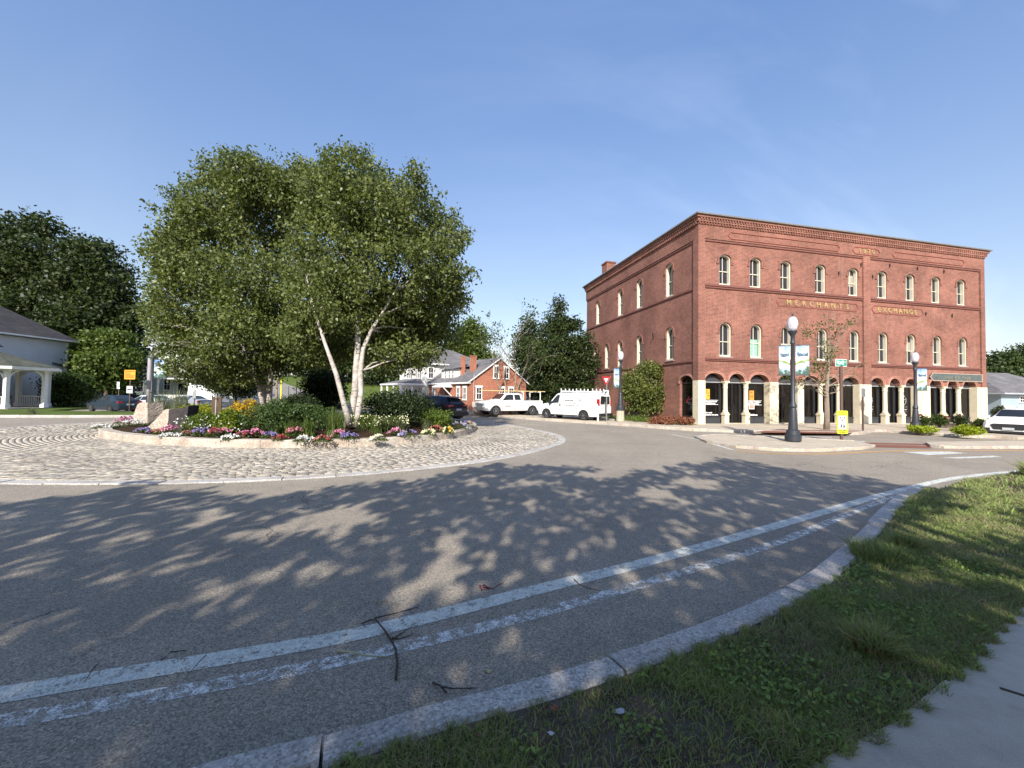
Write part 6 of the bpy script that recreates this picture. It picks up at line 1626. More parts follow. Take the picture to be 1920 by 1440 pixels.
# black suv on the far side of the island
SUV = [(0, .45, .75, .80, .62, .70, .6), (.15, .3, .85, .92, .82, .88, .74), (1.0, .26, 1.0, 1.06, .88, .94, .8), (1.35, .26, 1.06, 1.12, .9, .95, .8), (2.15, .26, 1.1, 1.62, .9, .95, .66), (3.0, .26, 1.12, 1.68, .9, .95, .67), (3.9, .26, 1.14, 1.62, .9, .95, .64), (4.25, .28, 1.14, 1.50, .9, .94, .62), (4.62, .34, 1.05, 1.12, .86, .9, .70), (4.72, .5, .85, .95, .8, .86, .66)]
SV, sec, side = vehicle('suv', 'black crossover car seen from behind, driving round the far side of the island', 'car', p_black, SUV, (.95, 3.78), .37, [(1.6, 2.55, 2.15, 2.57), (2.63, 3.95, 2.63, 3.75)], (1.42, 2.1), (4.28, 4.6), hw=.9)
for s in (-1, 1):
    MB().box(4.35, min(s * .45, s * .9), .95, 4.69, max(s * .45, s * .9), 1.08).build('tail_lamp', m_tail, SV)
    MB().box(1.5, min(s * .94, s * 1.1), 1.05, 1.68, max(s * .94, s * 1.1), 1.2).build('mirror', p_black, SV)
MB().box(4.15, -.6, 1.56, 4.5, .6, 1.62).build('spoiler', p_black, SV); MB().box(4.55, -.85, .36, 4.8, .85, .62).build('rear_bumper', m_plastic, SV); MB().box(4.72, -.24, .72, 4.76, .24, .84).build('licence_plate', m_plate, SV)
put(SV, 3.78, gnd(822, 790), Vector((.80, -.60)).normalized(), .9, .9, 0)
# white car at the right edge, facing the viewer
SEDAN[:3] = [(0, .26, .56, .68, .72, .80, .72), (.14, .18, .68, .78, .86, .90, .78), (1.05, .20, .84, .93, .87, .91, .80)]
c = sedan('parked_car', 'white car facing the viewer at the right edge beside the terrace wall', p_white2)
fx, fy = gnd(1901, 820); hd = Vector((.86, .51)).normalized(); a = math.atan2(hd.y, hd.x); c.location = (fx, fy + .2, 0); c.rotation_euler = (0, 0, a); c.scale = (.9,) * 3
q = MB(); q.plate([(-.62, .60), (-.5, .36), (.5, .36), (.62, .60), (.5, .66), (-.5, .66)], [], -.03, .05, axis='x'); q.build('grille', m_plastic, c); MB().box(-.05, -.2, .36, -.031, .2, .47).build('licence_plate', m_plate, c)
for s in (-1, 1):
    q = MB(); q.add([(.0, s * .58, .60), (.22, s * .885, .62), (.20, s * .88, .70), (.0, s * .6, .67), (.1, s * .5, .60), (.1, s * .5, .67)], [(0, 1, 2, 3), (4, 0, 3, 5), (1, 4, 5, 2)]); q.build('daylight_lamp', m_chrome, c)
    MB().box(-.01, min(s * .62, s * .82), .3, .1, max(s * .62, s * .82), .44).build('air_intake', m_plastic, c)
MB().box(-.04, -.75, .2, .12, .75, .30).build('lower_lip', m_plastic, c)
# white cargo van
VAN = [(0, .45, .85, .9, .75, .8, .7), (.12, .32, 1.0, 1.06, .9, .94, .82), (.85, .3, 1.12, 1.2, .95, .98, .86), (1.15, .3, 1.16, 1.26, .97, .99, .86), (1.85, .3, 1.2, 1.98, .97, .99, .80), (2.2, .3, 1.2, 2.08, .97, .99, .80), (5.2, .3, 1.2, 2.10, .97, .99, .80), (5.55, .32, 1.2, 2.04, .95, .97, .78), (5.66, .4, 1.15, 1.9, .92, .94, .74)]
V_, sec, side = vehicle('cargo_van', 'white cargo van with roof rack and grey lettering, parked beside the brick block', 'van', p_white2, VAN, (.98, 4.42), .37, [(1.32, 2.15, 1.9, 2.17)], (1.2, 1.8), (None, None), hw=.95, ww=.24)
for s in (-1, 1):
    MB().box(5.5, min(s * .80, s * .93), 1.12, 5.68, max(s * .80, s * .93), 1.62).build('tail_lamp', m_tail, V_)
    q = MB(); q.plate([(s * .08, 1.25), (s * .66, 1.25), (s * .60, 1.82), (s * .08, 1.82)], [], 5.63, 5.69, axis='x'); q.build('rear_window', m_carglass, V_)
    MB().box(1.32, min(s * .99, s * 1.2), 1.2, 1.5, max(s * .99, s * 1.2), 1.42).build('mirror', m_plastic, V_)
    MB().box(.02, min(s * .45, s * .8), .72, .16, max(s * .45, s * .8), .9).build('headlight', m_head, V_)
MB().box(5.6, -.92, .36, 5.82, .92, .56).build('rear_bumper', m_plastic, V_); MB().box(-.1, -.85, .36, .1, .85, .58).build('front_bumper', m_plastic, V_); MB().box(5.675, -.012, .6, 5.70, .012, 1.85).build('door_seam', m_plastic, V_)
MB().box(2.24, -.997, 1.02, 2.36, -.985, 1.22).build('door_handle', m_plastic, V_)
for s in (-1, 1):
    for x in (1.28, 2.26, 3.62): MB().box(x, min(s * .988, s * .9975), .42, x + .022, max(s * .988, s * .9975), 1.22 if x < 2 else 1.9).build('panel_gap', m_plastic, V_)
    MB().box(1.45, min(s * .93, s * .968), .29, 3.9, max(s * .93, s * .968), .37).build('sill_trim', m_plastic, V_)
rk = MB()
for x in (2.3, 3.7, 5.1):
    rk.bar((x, -.85, 2.2), (x, .85, 2.2), .05)
    for y in (-.82, -.25, .3, .82): rk.box(x - .03, y - .03, 2.0 if abs(y) > .5 else 2.2, x + .03, y + .03, 2.38)
for y in (-.82, .82): rk.bar((2.3, y, 2.16), (5.1, y, 2.16), .05)
rk.build('roof_rack', p_white2, V_)
m_vtext = simple('grey_van_lettering', (.20, .20, .21), .6)
def vlogo(parent, x, z, s, y=-1.004, name='side_logo'):
    roof_logo(name, Matrix.Translation((x, y, z)), s, m_vtext, m_vtext, parent)
vlogo(V_, 3.15, 1.62, .42)
for txt, sz, x0, x1, z in (('REMODELING & ROOFING', .1, 2.72, 3.55, 1.47), ('additions', .085, 4.0, 4.35, 1.78), ('kitchens', .085, 4.0, 4.28, 1.68), ('baths', .085, 4.0, 4.2, 1.58), ('general contracting', .085, 4.0, 4.65, 1.48), ('Free Estimates', .13, 3.15, 4.1, 1.25), ('Remodel603.com', .13, 2.8, 3.65, 1.1), ('603-679-1624', .14, 3.85, 4.75, 1.1)):
    text_fit('side_lettering', txt, sz, x0, x1, z, -1.0, m_vtext, V_, extrude=.006, bold=.003)
p_r = Vector(gnd(1094, 788.5, .104)); p_f = Vector(gnd(1022, 785, .104)); hv = (p_r - p_f).normalized(); hv.rotate(Matrix.Rotation(-.17, 2)); put(V_, 4.42, p_r, hv, (p_r - p_f).length / 3.44 * 1.07, .95, .104)
# white pickup
PK = [(0, .55, .95, 1.0, .85, .9, .8), (.1, .4, 1.1, 1.16, .93, .96, .86), (1.1, .4, 1.2, 1.26, .96, .99, .9), (1.45, .4, 1.24, 1.32, .96, .99, .88), (2.05, .4, 1.26, 1.84, .96, .99, .76), (2.4, .4, 1.27, 1.9, .96, .99, .76), (3.45, .4, 1.27, 1.88, .96, .99, .76), (3.62, .4, 1.27, 1.84, .96, .99, .76), (3.64, .4, 1.2, 1.26, .96, .99, .96), (5.6, .42, 1.2, 1.28, .95, .98, .95), (5.72, .5, 1.15, 1.24, .93, .95, .92)]
T_, sec, side = vehicle('pickup_truck', 'white extended cab pickup with grey lettering on its doors, parked before the brick cottage', 'pickup', p_white2, PK, (1.02, 4.62), .40, [(1.62, 2.72, 2.1, 2.74), (2.84, 3.45, 2.84, 3.4)], (1.5, 2.0), (None, None), hw=.96, ww=.26)
for s in (-1, 1): MB().box(-.02, min(s * .5, s * .9), .84, .16, max(s * .5, s * .9), 1.04).build('headlight', m_head, T_)
MB().box(-.04, -.55, .72, .08, .55, 1.02).build('grille', m_chrome, T_); MB().box(-.14, -.9, .46, .1, .9, .7).build('front_bumper', m_chrome, T_); MB().box(5.7, -.9, .5, 5.85, .9, .66).build('rear_bumper', m_chrome, T_)
MB().box(3.8, -.85, 1.2, 5.6, .85, 1.30).build('bed_liner', m_plastic, T_)
for s in (-1, 1):
    for x in (1.62, 2.77, 3.60): MB().box(x, min(s * .985, s * .9975), .5, x + .02, max(s * .985, s * .9975), 1.26).build('panel_gap', m_plastic, T_)
lr = MB()
for x in (3.75, 5.5):
    for s in (-.85, .85): lr.bar((x, s, 1.2), (x, s, 2.05), .06)
    lr.bar((x, -.85, 2.02), (x, .85, 2.02), .06)
lr.build('ladder_rack', p_white2, T_)
for x in (2.72, 3.5): MB().box(x - .16, -1.0, 1.08, x, -.985, 1.12).build('door_handle', m_chrome, T_)
roof_logo('door_logo', Matrix.Translation((2.15, -.998, .92)), .32, m_vtext, m_vtext, T_)
for txt, x0, x1, z in (('REMODELING', 1.85, 2.45, .78), ('additions', 2.95, 3.3, 1.05), ('kitchens', 2.95, 3.22, .96), ('general', 2.95, 3.4, .82)):
    text_fit('door_lettering', txt, .09, x0, x1, z, -.995, m_vtext, T_, extrude=.006)
p_r = Vector(gnd(998, 778.5, .104)); p_f = Vector(gnd(929.5, 779.5, .104)); sT = (p_r - p_f).length / 3.6; put(T_, 4.62, p_r, (p_r - p_f).normalized(), sT, .96, .104)
aT = T_.rotation_euler[2]; m_pine = simple('new_pine', (.62, .48, .22), .6, var=.1)
for k, (x0, x1, lab) in enumerate(((-.2, 6.2, 'long pale plank on the pickup rack, the left of two'), (.9, 6.6, 'long pale plank on the pickup rack, the right of two'))):
    o = MB().box(x0, -.1, -.03, x1, .1, .03).build('plank', m_pine, label=lab, cat='plank', group='planks carried on the pickup rack')
    o.location = T_.matrix_basis @ Vector((0, -.45 + .5 * k, 2.09)); o.rotation_euler = (0, 0, aT); o.scale = (sT,) * 3
# white enclosed trailer before the gabled house
tx0, tx1 = atx(352, 38), atx(402, 38)
H = empty('box_trailer', (tx0, 38, 0), 0, 'plain white enclosed trailer standing before the grey green gabled house', 'trailer')
MB().box(0, 0, .45, tx1 - tx0, 2.0, 2.1).build('body', p_white2, H, bevel=.04)
for x in (.9, 1.7):
    q = MB(); q.tube([(x, -.02, .32), (x, .18, .32)], .32, 18); q.build('wheel', m_tyre, H)
MB().bar((tx1 - tx0, 1, .5), (tx1 - tx0 + 1.1, 1, .45), .1).build('tow_bar', m_plastic, H)

# ------------------------------------------------------------------ lamps and banners
m_lamp_blk = simple('black_lamp_paint', (.028, .032, .04), .5, var=.15)
def globe_mat():
    t = NT('ribbed_lamp_globe'); p = t.pbr((.72, .70, .74), .22, 0, None, .5); t.bsdf.inputs['Transmission Weight'].default_value = .35; return t.done(p)
m_globe = globe_mat()
def banner_mat():
    t = NT('town_banner_print'); co = t.coord(); x, y, z = t.sep(co)[:3]
    wv = t.math('ADD', t.math('MULTIPLY', t.math('SUBTRACT', t.noise(t.mapping(co, (2, 2, 1.6)), 3.0, 5, .65), .5), .55), t.math('MULTIPLY', t.math('SUBTRACT', .28, x), .35))
    c = t.ramp(t.math('ADD', t.math('DIVIDE', z, 1.15), wv), [(.02, (.05, .10, .09)), (.13, (.07, .13, .09)), (.17, (.38, .50, .62)), (.34, (.55, .68, .80)), (.37, (.12, .20, .05)), (.44, (.30, .38, .08)), (.49, (.50, .60, .62)), (.62, (.62, .68, .72)), (.74, (.40, .52, .70)), (1.0, (.16, .28, .54))])
    return t.done(t.pbr(c, .6, 0, None, .3))
m_banner = banner_mat(); m_navy_ink = simple('navy_ink', (.05, .10, .16), .6)
def lamp(loc, banners, label, head=(1, 0), H_=4.72, footing=0.0, twin_dir=None):
    root = empty('street_lamp', loc, 0, label, 'street lamp', 'black globe street lamps')
    z = footing
    if footing:
        MB().lathe([(.24, 0), (.22, footing)], (0, 0, 0), 14).build('footing', m_concrete, root)
    b = MB()
    prof = [(.26, 0), (.26, .20), (.225, .23), (.21, .38), (.155, .42), (.14, .62), (.115, 1.12), (.095, 1.2), (.125, 1.24), (.125, 1.3), (.095, 1.36), (.095, 1.4), (.072, 1.44), (.06, 3.55), (.085, 3.6), (.07, 3.66), (.065, 3.84), (.10, 3.93), (.145, 4.0), (.145, 4.05)]
    k = (H_ - z) / 4.72 if not footing else (H_ - z) / 4.2
    prof = [(r_, z + q * k) for r_, q in prof]
    b.lathe(prof, (0, 0, 0), 12); b.build('pole', m_lamp_blk, root, smooth='auto')
    zt = prof[-1][1]
    g = MB(); g.lathe([(.11, zt + .002), (.145, zt + .1), (.175, zt + .24), (.165, zt + .36), (.12, zt + .47), (.06, zt + .52)], (0, 0, 0), 16); g.build('globe', m_globe, root, smooth=True)
    f = MB(); f.lathe([(.065, zt + .521), (.05, zt + .55), (.02, zt + .56), (.03, zt + .6), (.008, zt + .67)], (0, 0, 0), 10); f.build('finial', m_lamp_blk, root)
    for (dx, dy, L, z0, z1) in banners:
        d = Vector((dx, dy)).normalized(); a = math.atan2(d.y, d.x); M_ = Matrix.Rotation(a, 4, 'Z')
        for zz in (z0 - .02, z1 + .02): MB().bar((.05, 0, zz), (L + .13, 0, zz), .025).build('banner_arm', m_lamp_blk, root, rz=a)
        bn = MB(); n = 8
        for i in range(n):
            x0, x1 = .09 + (L - .0) * i / n, .09 + L * (i + 1) / n; s0, s1 = .012 * math.sin(i * 1.1), .012 * math.sin((i + 1) * 1.1)
            for yy in (-.004, .004): bn.face([(x0, s0 + yy, 0), (x1, s1 + yy, 0), (x1, s1 + yy, z1 - z0), (x0, s0 + yy, z1 - z0)])
        bo_ = bn.build('banner', m_banner, root); bo_.location = (0, 0, z0); bo_.rotation_euler = (0, 0, a); bo_.scale = (1, 1, 1)
        flip = d.x < 0
        Mt = Matrix.Translation((.09 + L / 2, -.022 if not flip else .022, (z1 - z0) * .70)) @ (Matrix.Rotation(PI, 4, 'Z') if flip else Matrix.Identity(4))
        text_mesh('banner_word', 'Penacook', .2, m_navy_ink, bo_, Mt, extrude=.001, shear=.35, bold=.008, sx=L * 1.05)
    return root
l1 = gnd(1487, 826.5, .105)
lamp((l1[0], l1[1], .105), [(.90, -.42, .40, 2.38, 3.42), (-.90, .42, .33, 2.38, 3.42)], 'nearest black globe lamp with two town banners, on the splitter island', H_=4.62)
l2 = gnd(1163, 790, .13); l2 = (l2[0], l2[1])
lamp((l2[0], l2[1], .13), [(-.85, .3, .30, 2.02, 3.15)], 'black globe lamp on a concrete footing beside the side wall of the brick block', footing=.66, H_=3.78)
l3 = gnd(1717, 804, .115)
lamp((l3[0], l3[1], .115), [(.85, -.45, .38, 2.05, 3.2)], 'black globe lamp with one banner before the right half of the arcade', H_=4.15)
lL = at(283, 773, 28.5)
lamp((lL.x, 28.5, .13), [(.8, .3, .75, 2.35, 3.6)], 'black globe lamp with a bright banner beside the grey pole at the left', H_=4.9)
q = MB(); pL = at(277.5, 770, 29.3); q.tube([(pL.x, 29.3, 0), (pL.x, 29.3, 3.9)], [.14, .115], 12)
tag(q.build('utility_pole', simple('weathered_grey_pole', (.30, .27, .27), .8, var=.2), smooth=True), 'plain grey wooden pole standing just left of the left street lamp', 'pole')

# ------------------------------------------------------------------ signs and posts
m_alu = simple('sign_back_aluminium', (.30, .31, .30), .5, metal=.4); m_post_br = simple('brown_steel_post', (.10, .06, .045), .6); m_fluo = simple('fluorescent_yellow', (.70, .78, .03), .5, var=.05)
m_sgreen = simple('street_sign_green', (.02, .24, .16), .45); m_swhite = simple('sign_white', (.72, .73, .72), .5, var=.03); m_sred = simple('sign_red', (.55, .02, .03), .45); m_sorange = simple('sign_orange', (.78, .34, .03), .5, var=.05); m_black = simple('sign_black', (.02, .02, .02), .5); m_sblue = simple('sign_blue', (.05, .10, .35), .5)
def sign_root(name, loc, label, cat='road sign', rz=0): return empty(name, loc, rz, label, cat)
sp_ = gnd(1578, 829); zf = lambda v: at(1578, v, sp_[1]).z
S = sign_root('crossing_sign', (sp_[0], sp_[1], 0), 'brown post with a fluorescent yellow pedestrian crossing sign and a green street name blade', rz=-.12)
MB().box(-.045, -.03, 0, .045, .03, zf(686)).build('post', m_post_br, S)
z0, z1 = zf(813), zf(770); w_ = .19
q = MB(); q.plate([(-w_, z0 + .03), (-w_ + .03, z0), (w_ - .03, z0), (w_, z0 + .03), (w_, z1 - .03), (w_ - .03, z1), (-w_ + .03, z1), (-w_, z1 - .03)], [], -.055, -.035); pn_ = q.build('sign_panel', m_fluo, S)
q = MB(); q.box(-w_ + .05, -.058, z0 + .17, w_ - .05, -.0555, z1 - .19); q.build('sign_face', m_swhite, pn_)
q = MB(); q.plate([(-.115, z1 - .22), (.115, z1 - .22), (0, z1 - .41)], [[(-.065, z1 - .25), (.065, z1 - .25), (0, z1 - .36)]], -.061, -.0585); q.build('yield_triangle', m_sred, pn_)
q = MB()
for cx in (-.045, .05):
    zz = z0 + .2; q.box(cx - .018, -.061, zz + .14, cx + .018, -.0585, zz + .175); q.plate([(cx - .03, zz + .07), (cx + .035, zz + .07), (cx + .02, zz + .135), (cx - .02, zz + .135)], [], -.061, -.0585)
    q.plate([(cx - .045, zz), (cx - .022, zz), (cx + .012, zz + .07), (cx - .018, zz + .07)], [], -.061, -.0585); q.plate([(cx + .03, zz), (cx + .05, zz), (cx + .02, zz + .07), (cx - .005, zz + .07)], [], -.0612, -.0587)
q.build('walking_figures', m_black, pn_)
for txt, zz in (('STATE', z1 - .06), ('LAW', z1 - .135), ('WITHIN', z0 + .125), ('CROSSWALK', z0 + .055)): text_fit('sign_lettering', txt, .085, -.12 if len(txt) > 3 else -.07, .12 if len(txt) > 3 else .07, zz, -.058, m_black, pn_, extrude=.002, bold=.002)
text_mesh('sign_lettering', 'TO', .05, m_black, pn_, Matrix.Translation((0, -.06, z0 + .43)), extrude=.002)
q = MB(); za, zb_ = zf(687), zf(673.5); q.box(-.27, -.012, za, .27, .012, zb_); blade = q.build('name_blade', m_swhite, S); blade.rotation_euler = (0, 0, .35)
q = MB(); q.box(-.255, -.016, za + .02, .255, .016, zb_ - .02); q.build('blade_field', m_sgreen, blade)
text_fit('street_name', 'VILLAGE', .2, -.23, .12, (za + zb_) / 2, -.018, m_swhite, blade, extrude=.002, bold=.004); text_mesh('street_name', 'ST', .09, m_swhite, blade, Matrix.Translation((.19, -.018, (za + zb_) / 2 + .02)), extrude=.002)
g_ = gnd(1618, 808, .115); S = sign_root('parking_sign', (g_[0], g_[1], .115), 'thin brown post with a small sign seen from its grey back, by the paver band', rz=.5)
zz = lambda v: at(1617, v, g_[1]).z - .115
MB().box(-.035, -.03, 0, .035, .03, zz(728)).build('post', m_post_br, S); MB().box(-.15, -.05, zz(744.5), .15, -.032, zz(728.5)).build('sign_panel', m_alu, S); MB().box(-.02, -.06, zz(744), .02, -.051, zz(729)).build('bracket', m_post_br, S)
g_ = gnd(1137, 790, .115); zz = lambda v: at(1137, v, g_[1]).z - .115
S = sign_root('yield_sign', (g_[0], g_[1], .115), 'red and white yield sign above a white arrow plate, behind the van', rz=-1.0)
MB().box(-.03, -.02, 0, .03, .02, zz(710)).build('post', m_alu, S)
za, zb_ = zz(723), zz(706); q = MB(); q.plate([(-.36, zb_), (.36, zb_), (0, za)], [], -.045, -.025); pn_ = q.build('sign_panel', m_swhite, S)
q = MB(); q.plate([(-.36, zb_), (.36, zb_), (0, za)], [[(-.2, zb_ - .1), (.2, zb_ - .1), (0, za + .16)]], -.05, -.0455); q.build('red_border', m_sred, pn_)
q = MB(); za, zb_ = zz(743.5), zz(731.5); q.plate([(-.2, za), (.2, za), (.2, zb_), (-.2, zb_)], [], -.045, -.025); pn_ = q.build('arrow_plate', m_swhite, S)
q = MB(); q.bar((-.08, -.048, za + .08), (-.06, -.048, zb_ - .12), .05); q.bar((-.06, -.048, zb_ - .12), (.1, -.048, zb_ - .1), .05); q.build('arrow', m_black, pn_)
g_ = gnd(1121, 791, .12); q = MB(); q.box(-.05, -.03, 0, .05, .03, .5); tag(q.build('marker_post', simple('cream_marker', (.66, .62, .46), .6), loc=(g_[0], g_[1], .12)), 'short cream marker post at the kerb before the rear of the van', 'post')
# left side signs
def rectsign(u, vb, Y, zb, panels, label, name='notice_sign'):
    x = atx(u, Y); S = sign_root(name, (x, Y, zb), label); vt = min(p[1] for p in panels)
    MB().box(-.03, -.02, 0, .03, .02, at(u, vt + 1, Y).z - zb).build('post', m_post_br, S)
    for (u0, v0, u1, v1, mat, lines, mi) in panels:
        a_, b_ = at(u0, v1, Y), at(u1, v0, Y); q = MB(); q.box(a_.x - x, -.045, a_.z - zb, b_.x - x, -.025, b_.z - zb); p_ = q.build('sign_panel', mat, S)
        w_, h_2 = b_.x - a_.x, b_.z - a_.z; q = MB()
        for (l0, m0, l1, m1) in lines: q.box(a_.x - x + w_ * l0, -.049, a_.z - zb + h_2 * m0, a_.x - x + w_ * l1, -.0455, a_.z - zb + h_2 * m1)
        if lines: q.build('print', mi, p_)
    return S
m_obr = simple('brown_print', (.28, .08, .02), .6)
rectsign(243.5, 770, 28.2, .13, [(234, 694, 255, 711, m_sorange, [(.08, .8, .92, .88), (.08, .63, .55, .7), (.08, .48, .55, .55), (.08, .33, .9, .41), (.08, .18, .9, .26)], m_obr), (238.3, 724, 249.6, 737, m_swhite, [(.2, .8, .8, .88), (.12, .38, .3, .65), (.32, .42, .66, .6), (.7, .38, .88, .65), (.2, .12, .8, .18)], m_black)], 'orange notice with brown print above a small white sign, before the parked cars')
rectsign(222.5, 770, 31.5, 0, [(220, 716, 225.2, 725, m_swhite, [(.3, .25, .7, .6)], m_sblue), (220, 726, 225.5, 729, m_swhite, [], m_black)], 'small white and blue parking sign in front of the dark green house')
S = rectsign(365, 770, 27.5, 0, [(361.5, 733.5, 368.5, 747, m_alu, [], m_black)], 'grey triangular sign back beyond the island, before the white trailer', 'yield_sign')
x = atx(365, 27.5); A_ = [at(358.5, 699, 27.5), at(371.5, 699, 27.5), at(365, 714, 27.5)]
q = MB(); q.plate([(p.x - x, p.z) for p in A_], [], .025, .04); q.build('sign_panel', m_alu, S); MB().box(-.025, -.02, 1.0, .025, .02, at(365, 700, 27.5).z).build('post', m_alu, S)
m_ypost = simple('yellow_guard', (.72, .60, .03), .5)
for (u, v0, v1, Y, wd, mt, nm, lab) in ((527, 712, 762, 40, .14, m_ypost, 'guy_guard', 'yellow plastic guy wire guard beside the pale pole, right of the left birch'), (518.5, 708, 765, 40.2, .22, m_bark_pale, 'utility_pole', 'pale short pole right of the left birch stems'), (686, 747, 775, 37, .12, m_ypost, 'guy_guard', 'short yellow guard just right of the main birch stems'),
                                   (541, 722, 765, 41, .08, m_alu, 'sign_post', 'thin grey post beside the hill road'), (555.5, 712, 765, 38, .10, m_dark_iron, 'sign_post', 'thin dark post between the two birches')):
    x = atx(u, Y); q = MB(); q.tube([(0, 0, 0), (0, 0, at(u, v0, Y).z)], wd / 2, 8); tag(q.build(nm, mt, loc=(x, Y, 0)), lab, 'post')
# rock edged utility box by the cottage corner
g_ = gnd(889, 779); S = empty('meter_box', (g_[0], g_[1] - .2, 0), .6, 'cream meter box on a grey plinth at the corner of the brick cottage', 'utility box')
MB().box(-.22, -.2, 0, .22, .2, .62).build('plinth', m_stone, S); MB().box(-.26, -.24, .62, .26, .24, 1.05).build('box', simple('cream_box', (.62, .60, .50), .6), S)

# ------------------------------------------------------------------ plants round the far pavement
FG = 'plants along the far pavement'
m_l_rust = leaf_mat('rusty_leaf', (.14, .05, .025), (.30, .12, .07), .2, c3=(.36, .2, .12))
m_l_yel = leaf_mat('yellow_green_leaf', (.16, .20, .01), (.36, .42, .03), .25, c3=(.48, .52, .06))
def gsh(name, u, v, w, h, leaf, size, n, label, seed, z=.12, **kw):
    p = gnd(u, v, z); return shrub(name, u, v, w, h, leaf, size, n, label, seed, base=Vector((p[0], p[1], z)), group=FG, **kw)
gsh('rusty_shrub', 1243, 795, 1.25, .4, m_l_rust, .09, 2600, 'low rust brown shrub at the foot of the brick block corner, left part', 501)
gsh('rusty_shrub', 1284, 797, .7, .46, m_l_rust, .09, 1800, 'low rust brown shrub right at the cream corner pier', 502)
gsh('yellow_green_plant', 1730, 811, .85, .30, m_l_yel, .085, 2200, 'spreading yellow green plant at the foot of the third lamp', 503, z=.13, up=.5)
gsh('yellow_green_plant', 1814, 817, .85, .42, m_l_yel, .085, 2600, 'spreading yellow green plant spilling over the kerb before the terrace wall', 504, z=.13, up=.5)
gsh('rose_bush', 1735, 803, .55, 0.68, m_leaf_green, .08, 1200, 'dark green rose bush with a red bloom right of the third lamp', 505)
gsh('rose_bush', 1762, 802, .55, 0.64, m_leaf_green, .08, 1200, 'green rose bush behind the left end of the terrace wall', 506, z=.3)
gsh('rose_bush', 1803, 802, .55, 0.59, m_leaf_dark, .08, 1200, 'dark rose bush above the middle of the terrace wall', 507, z=.3)
gsh('rose_bush', 1840, 803, .55, 0.47, m_leaf_green, .08, 900, 'thin rose bush above the terrace wall before the last pier', 508, z=.3)
gsh('dwarf_conifer', 1878, 802, .8, 1.3, m_leaf_dark, .09, 3000, 'dark upright bush behind the white car at the right edge', 509, z=.1)
gsh('weed_patch', 1200, 790, 2.2, .3, m_l_fgr, .06, 1800, 'weedy grass patch under the small tree by the side wall', 510)
for i, (u, v, z) in enumerate(((1725, 779, .9), (1772, 781, .8), (1776, 785, .7), (1800, 780, .75))):
    p = at(u, v, 24.2); rt = empty('rose_bloom', tuple(p), 0, ['red rose bloom beside the third lamp post', 'upper pink rose bloom above the left terrace wall', 'lower pink rose bloom above the left terrace wall', 'red rose bloom above the middle of the terrace wall'][i], 'flower', 'roses above the terrace')
    P = np.random.default_rng(i).normal(size=(26, 3)) * .045; V, F = leaf_cards(P, .09, np.random.default_rng(i), 0, 0, .9); np_mesh('petals', V, F, m_fl['red' if i in (0, 3) else 'coral'], rt)
m_lawnfar = m_leaf_far
for i, (x, y) in enumerate(((-27.0, 22.9), (-34.6, 20.9))):
    tuft(0, 0, .45, 90, .4, ['grey green tuft on the verge edge left of the boulders', 'grey green tuft on the verge before the gazebo'][i], 520 + i, m_gl2, base=Vector((x, y, .13)), group=None)

# ------------------------------------------------------------------ the wooded street behind the viewer (seen in the shop glass)
r = np.random.default_rng(71); lobs = [((x_, -34 + 4 * math.sin(x_ * .3), 3.5 + 1.2 * math.sin(x_ * .7)), (5, 4, 4.5)) for x_ in range(-70, 90, 6)]
P, C, I = clumped(lobs, 2600, 10, 1.1, r, .4, -.95); P[:, 2] = np.maximum(P[:, 2], .1); V, F = leaf_cards(P, .9, r, .1)
np_mesh('wood', V, F, m_leaf_far, label='line of leafy trees across the street behind the viewer', cat='wood', kind='stuff')

# ------------------------------------------------------------------ litter on the near road
def twig(pts, rad, mat, name, label, cat='twig', z=.012, group='fallen twigs on the road'):
    b = MB()
    for j, line in enumerate(pts):
        P = [Vector((*gnd(u, v), z + .012 * math.sin(i * 1.7 + j))) for i, (u, v) in enumerate(line)]
        n = len(P); b.tube(P, [rad * (1 - .55 * i / max(1, n - 1)) * (1 if j == 0 else .7) for i in range(n)], 6)
    return tag(b.build(name, mat, smooth=True), label, cat, group)
m_twig = simple('dead_twig', (.06, .045, .035), .9, var=.3, vs=30)
twig([[(742, 1278), (745, 1250), (742, 1220), (736, 1205), (722, 1188), (705, 1168), (695, 1163), (678, 1170)], [(702, 1165), (725, 1158), (748, 1148), (785, 1140)], [(736, 1205), (748, 1192), (772, 1176)], [(734, 1200), (750, 1198), (775, 1192)]], .008, m_twig, 'twig', 'largest forked twig lying across the white line')
twig([[(1076, 1088), (1085, 1100), (1100, 1104), (1115, 1105), (1126, 1112)]], .004, m_twig, 'twig', 'small curved twig on the white line right of the red cord')
twig([[(182, 1250), (172, 1265), (158, 1283)]], .0035, m_twig, 'twig', 'short twig on the white line near the left edge')
twig([[(386, 1232), (372, 1250), (352, 1268)]], .003, m_twig, 'twig', 'thin twig crossing the lower edge of the white line')
twig([[(302, 1242), (320, 1230), (348, 1222)]], .005, m_twig, 'twig', 'slim twig just above the white line at the left')
twig([[(812, 1284), (825, 1294), (838, 1303)], [(828, 1296), (850, 1297), (890, 1290)]], .007, m_twig, 'twig', 'dark twig against the kerb edge')
twig([[(633, 1224), (655, 1229), (690, 1232), (730, 1232)]], .007, simple('pale_stalk', (.42, .40, .24), .7), 'stalk', 'pale green stalk lying on the worn line')
twig([[(705, 1132), (725, 1134), (752, 1137)]], .004, m_bark_pale, 'twig', 'thin pale twig beside the bright patch of sun')
twig([[(903, 1108), (899, 1103), (908, 1098), (918, 1103), (912, 1107), (905, 1105), (925, 1104), (932, 1098), (944, 1097)]], .006, simple('red_cord', (.22, .015, .02), .6), 'cord', 'twisted scrap of red cord on the road', 'cord', z=.010, group=None)
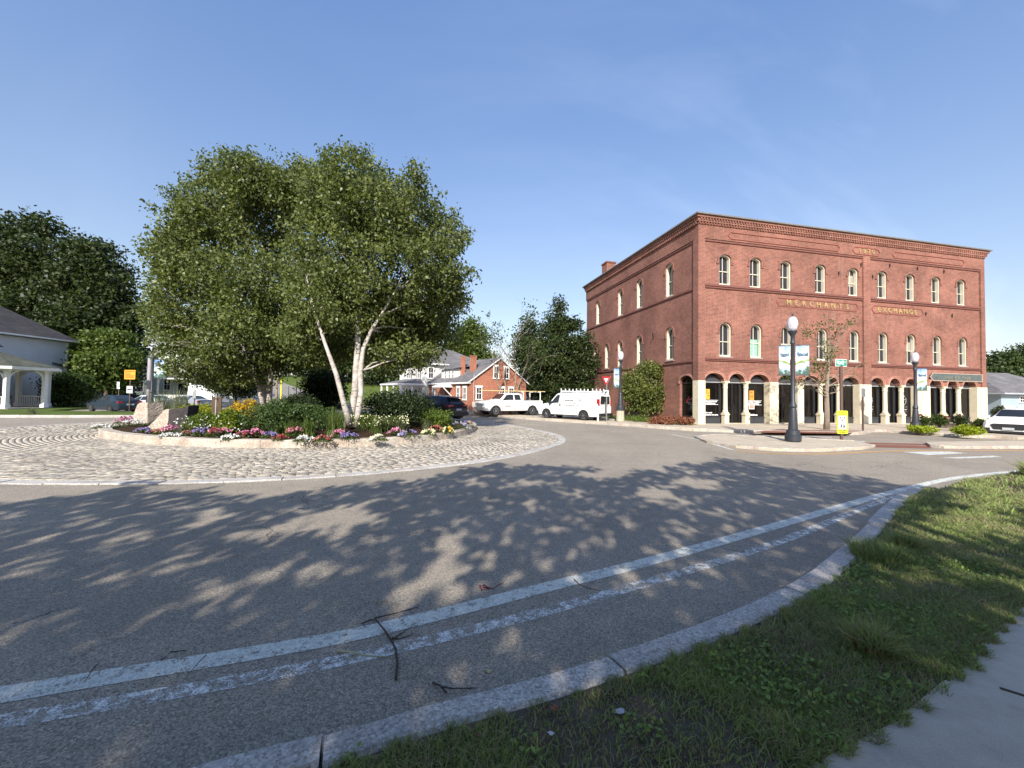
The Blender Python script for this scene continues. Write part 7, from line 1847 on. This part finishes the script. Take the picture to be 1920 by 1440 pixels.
def flat_scrap(u, v, s, mat, name, label, cat, z, seed):
    p = gnd(u, v, z); rs = random.Random(seed); n = 9; V = [(0, 0, s * .25)] + [(s * rs.uniform(.6, 1.1) * math.cos(2 * PI * i / n), s * rs.uniform(.35, .7) * math.sin(2 * PI * i / n), s * rs.uniform(0, .4)) for i in range(n)]
    b = MB(); b.add(V, [(0, i + 1, (i + 1) % n + 1) for i in range(n)]); b.add([(x, y, z_ - .002) for x, y, z_ in V], [(0, (i + 1) % n + 1, i + 1) for i in range(n)])
    tag(b.build(name, mat, loc=(p[0], p[1], z + .004)), label, cat)
flat_scrap(917, 1260, .026, simple('dry_leaf', (.42, .38, .22), .8), 'dry_leaf', 'curled pale dry leaf on the asphalt near the kerb', 'leaf', 0, 1)
flat_scrap(1163, 1336, .03, simple('crumpled_paper', (.45, .44, .46), .8), 'paper_scrap', 'crumpled pale paper scrap in the verge grass', 'litter', VZ + .02, 2)
flat_scrap(1034, 1378, .02, simple('crumpled_paper_2', (.5, .48, .5), .8), 'paper_scrap', 'small pale scrap in the grass close to the bottom edge', 'litter', VZ + .02, 3)
flat_scrap(898, 1380, .018, m_l_rust, 'dry_leaf', 'flat brown leaf in the grass near the kerb', 'leaf', VZ + .02, 4)
flat_scrap(1038, 1330, .025, m_l_rust, 'dry_leaf', 'reddish dead leaf cluster at the edge of the grass', 'leaf', VZ + .02, 5)
rs = random.Random(8); b = MB()
for i in range(260):
    u, v = rs.uniform(0, 1500), rs.uniform(1000, 1420); x, y = gnd(u, v)
    if not (-4 < x < 5 and 1.6 < y < 6): continue
    s = rs.uniform(.002, .006); a = rs.uniform(0, PI); b.add([(x - s, y, .002), (x, y - s * .7, .002), (x + s, y, .002), (x, y + s * .7, .002), (x, y, .002 + s)], [(0, 1, 4), (1, 2, 4), (2, 3, 4), (3, 0, 4)])
tag(b.build('grit', simple('road_grit', (.32, .29, .25), .9, var=.3, vs=40)), 'loose grit and crumbs scattered on the road', 'grit', kind='stuff')
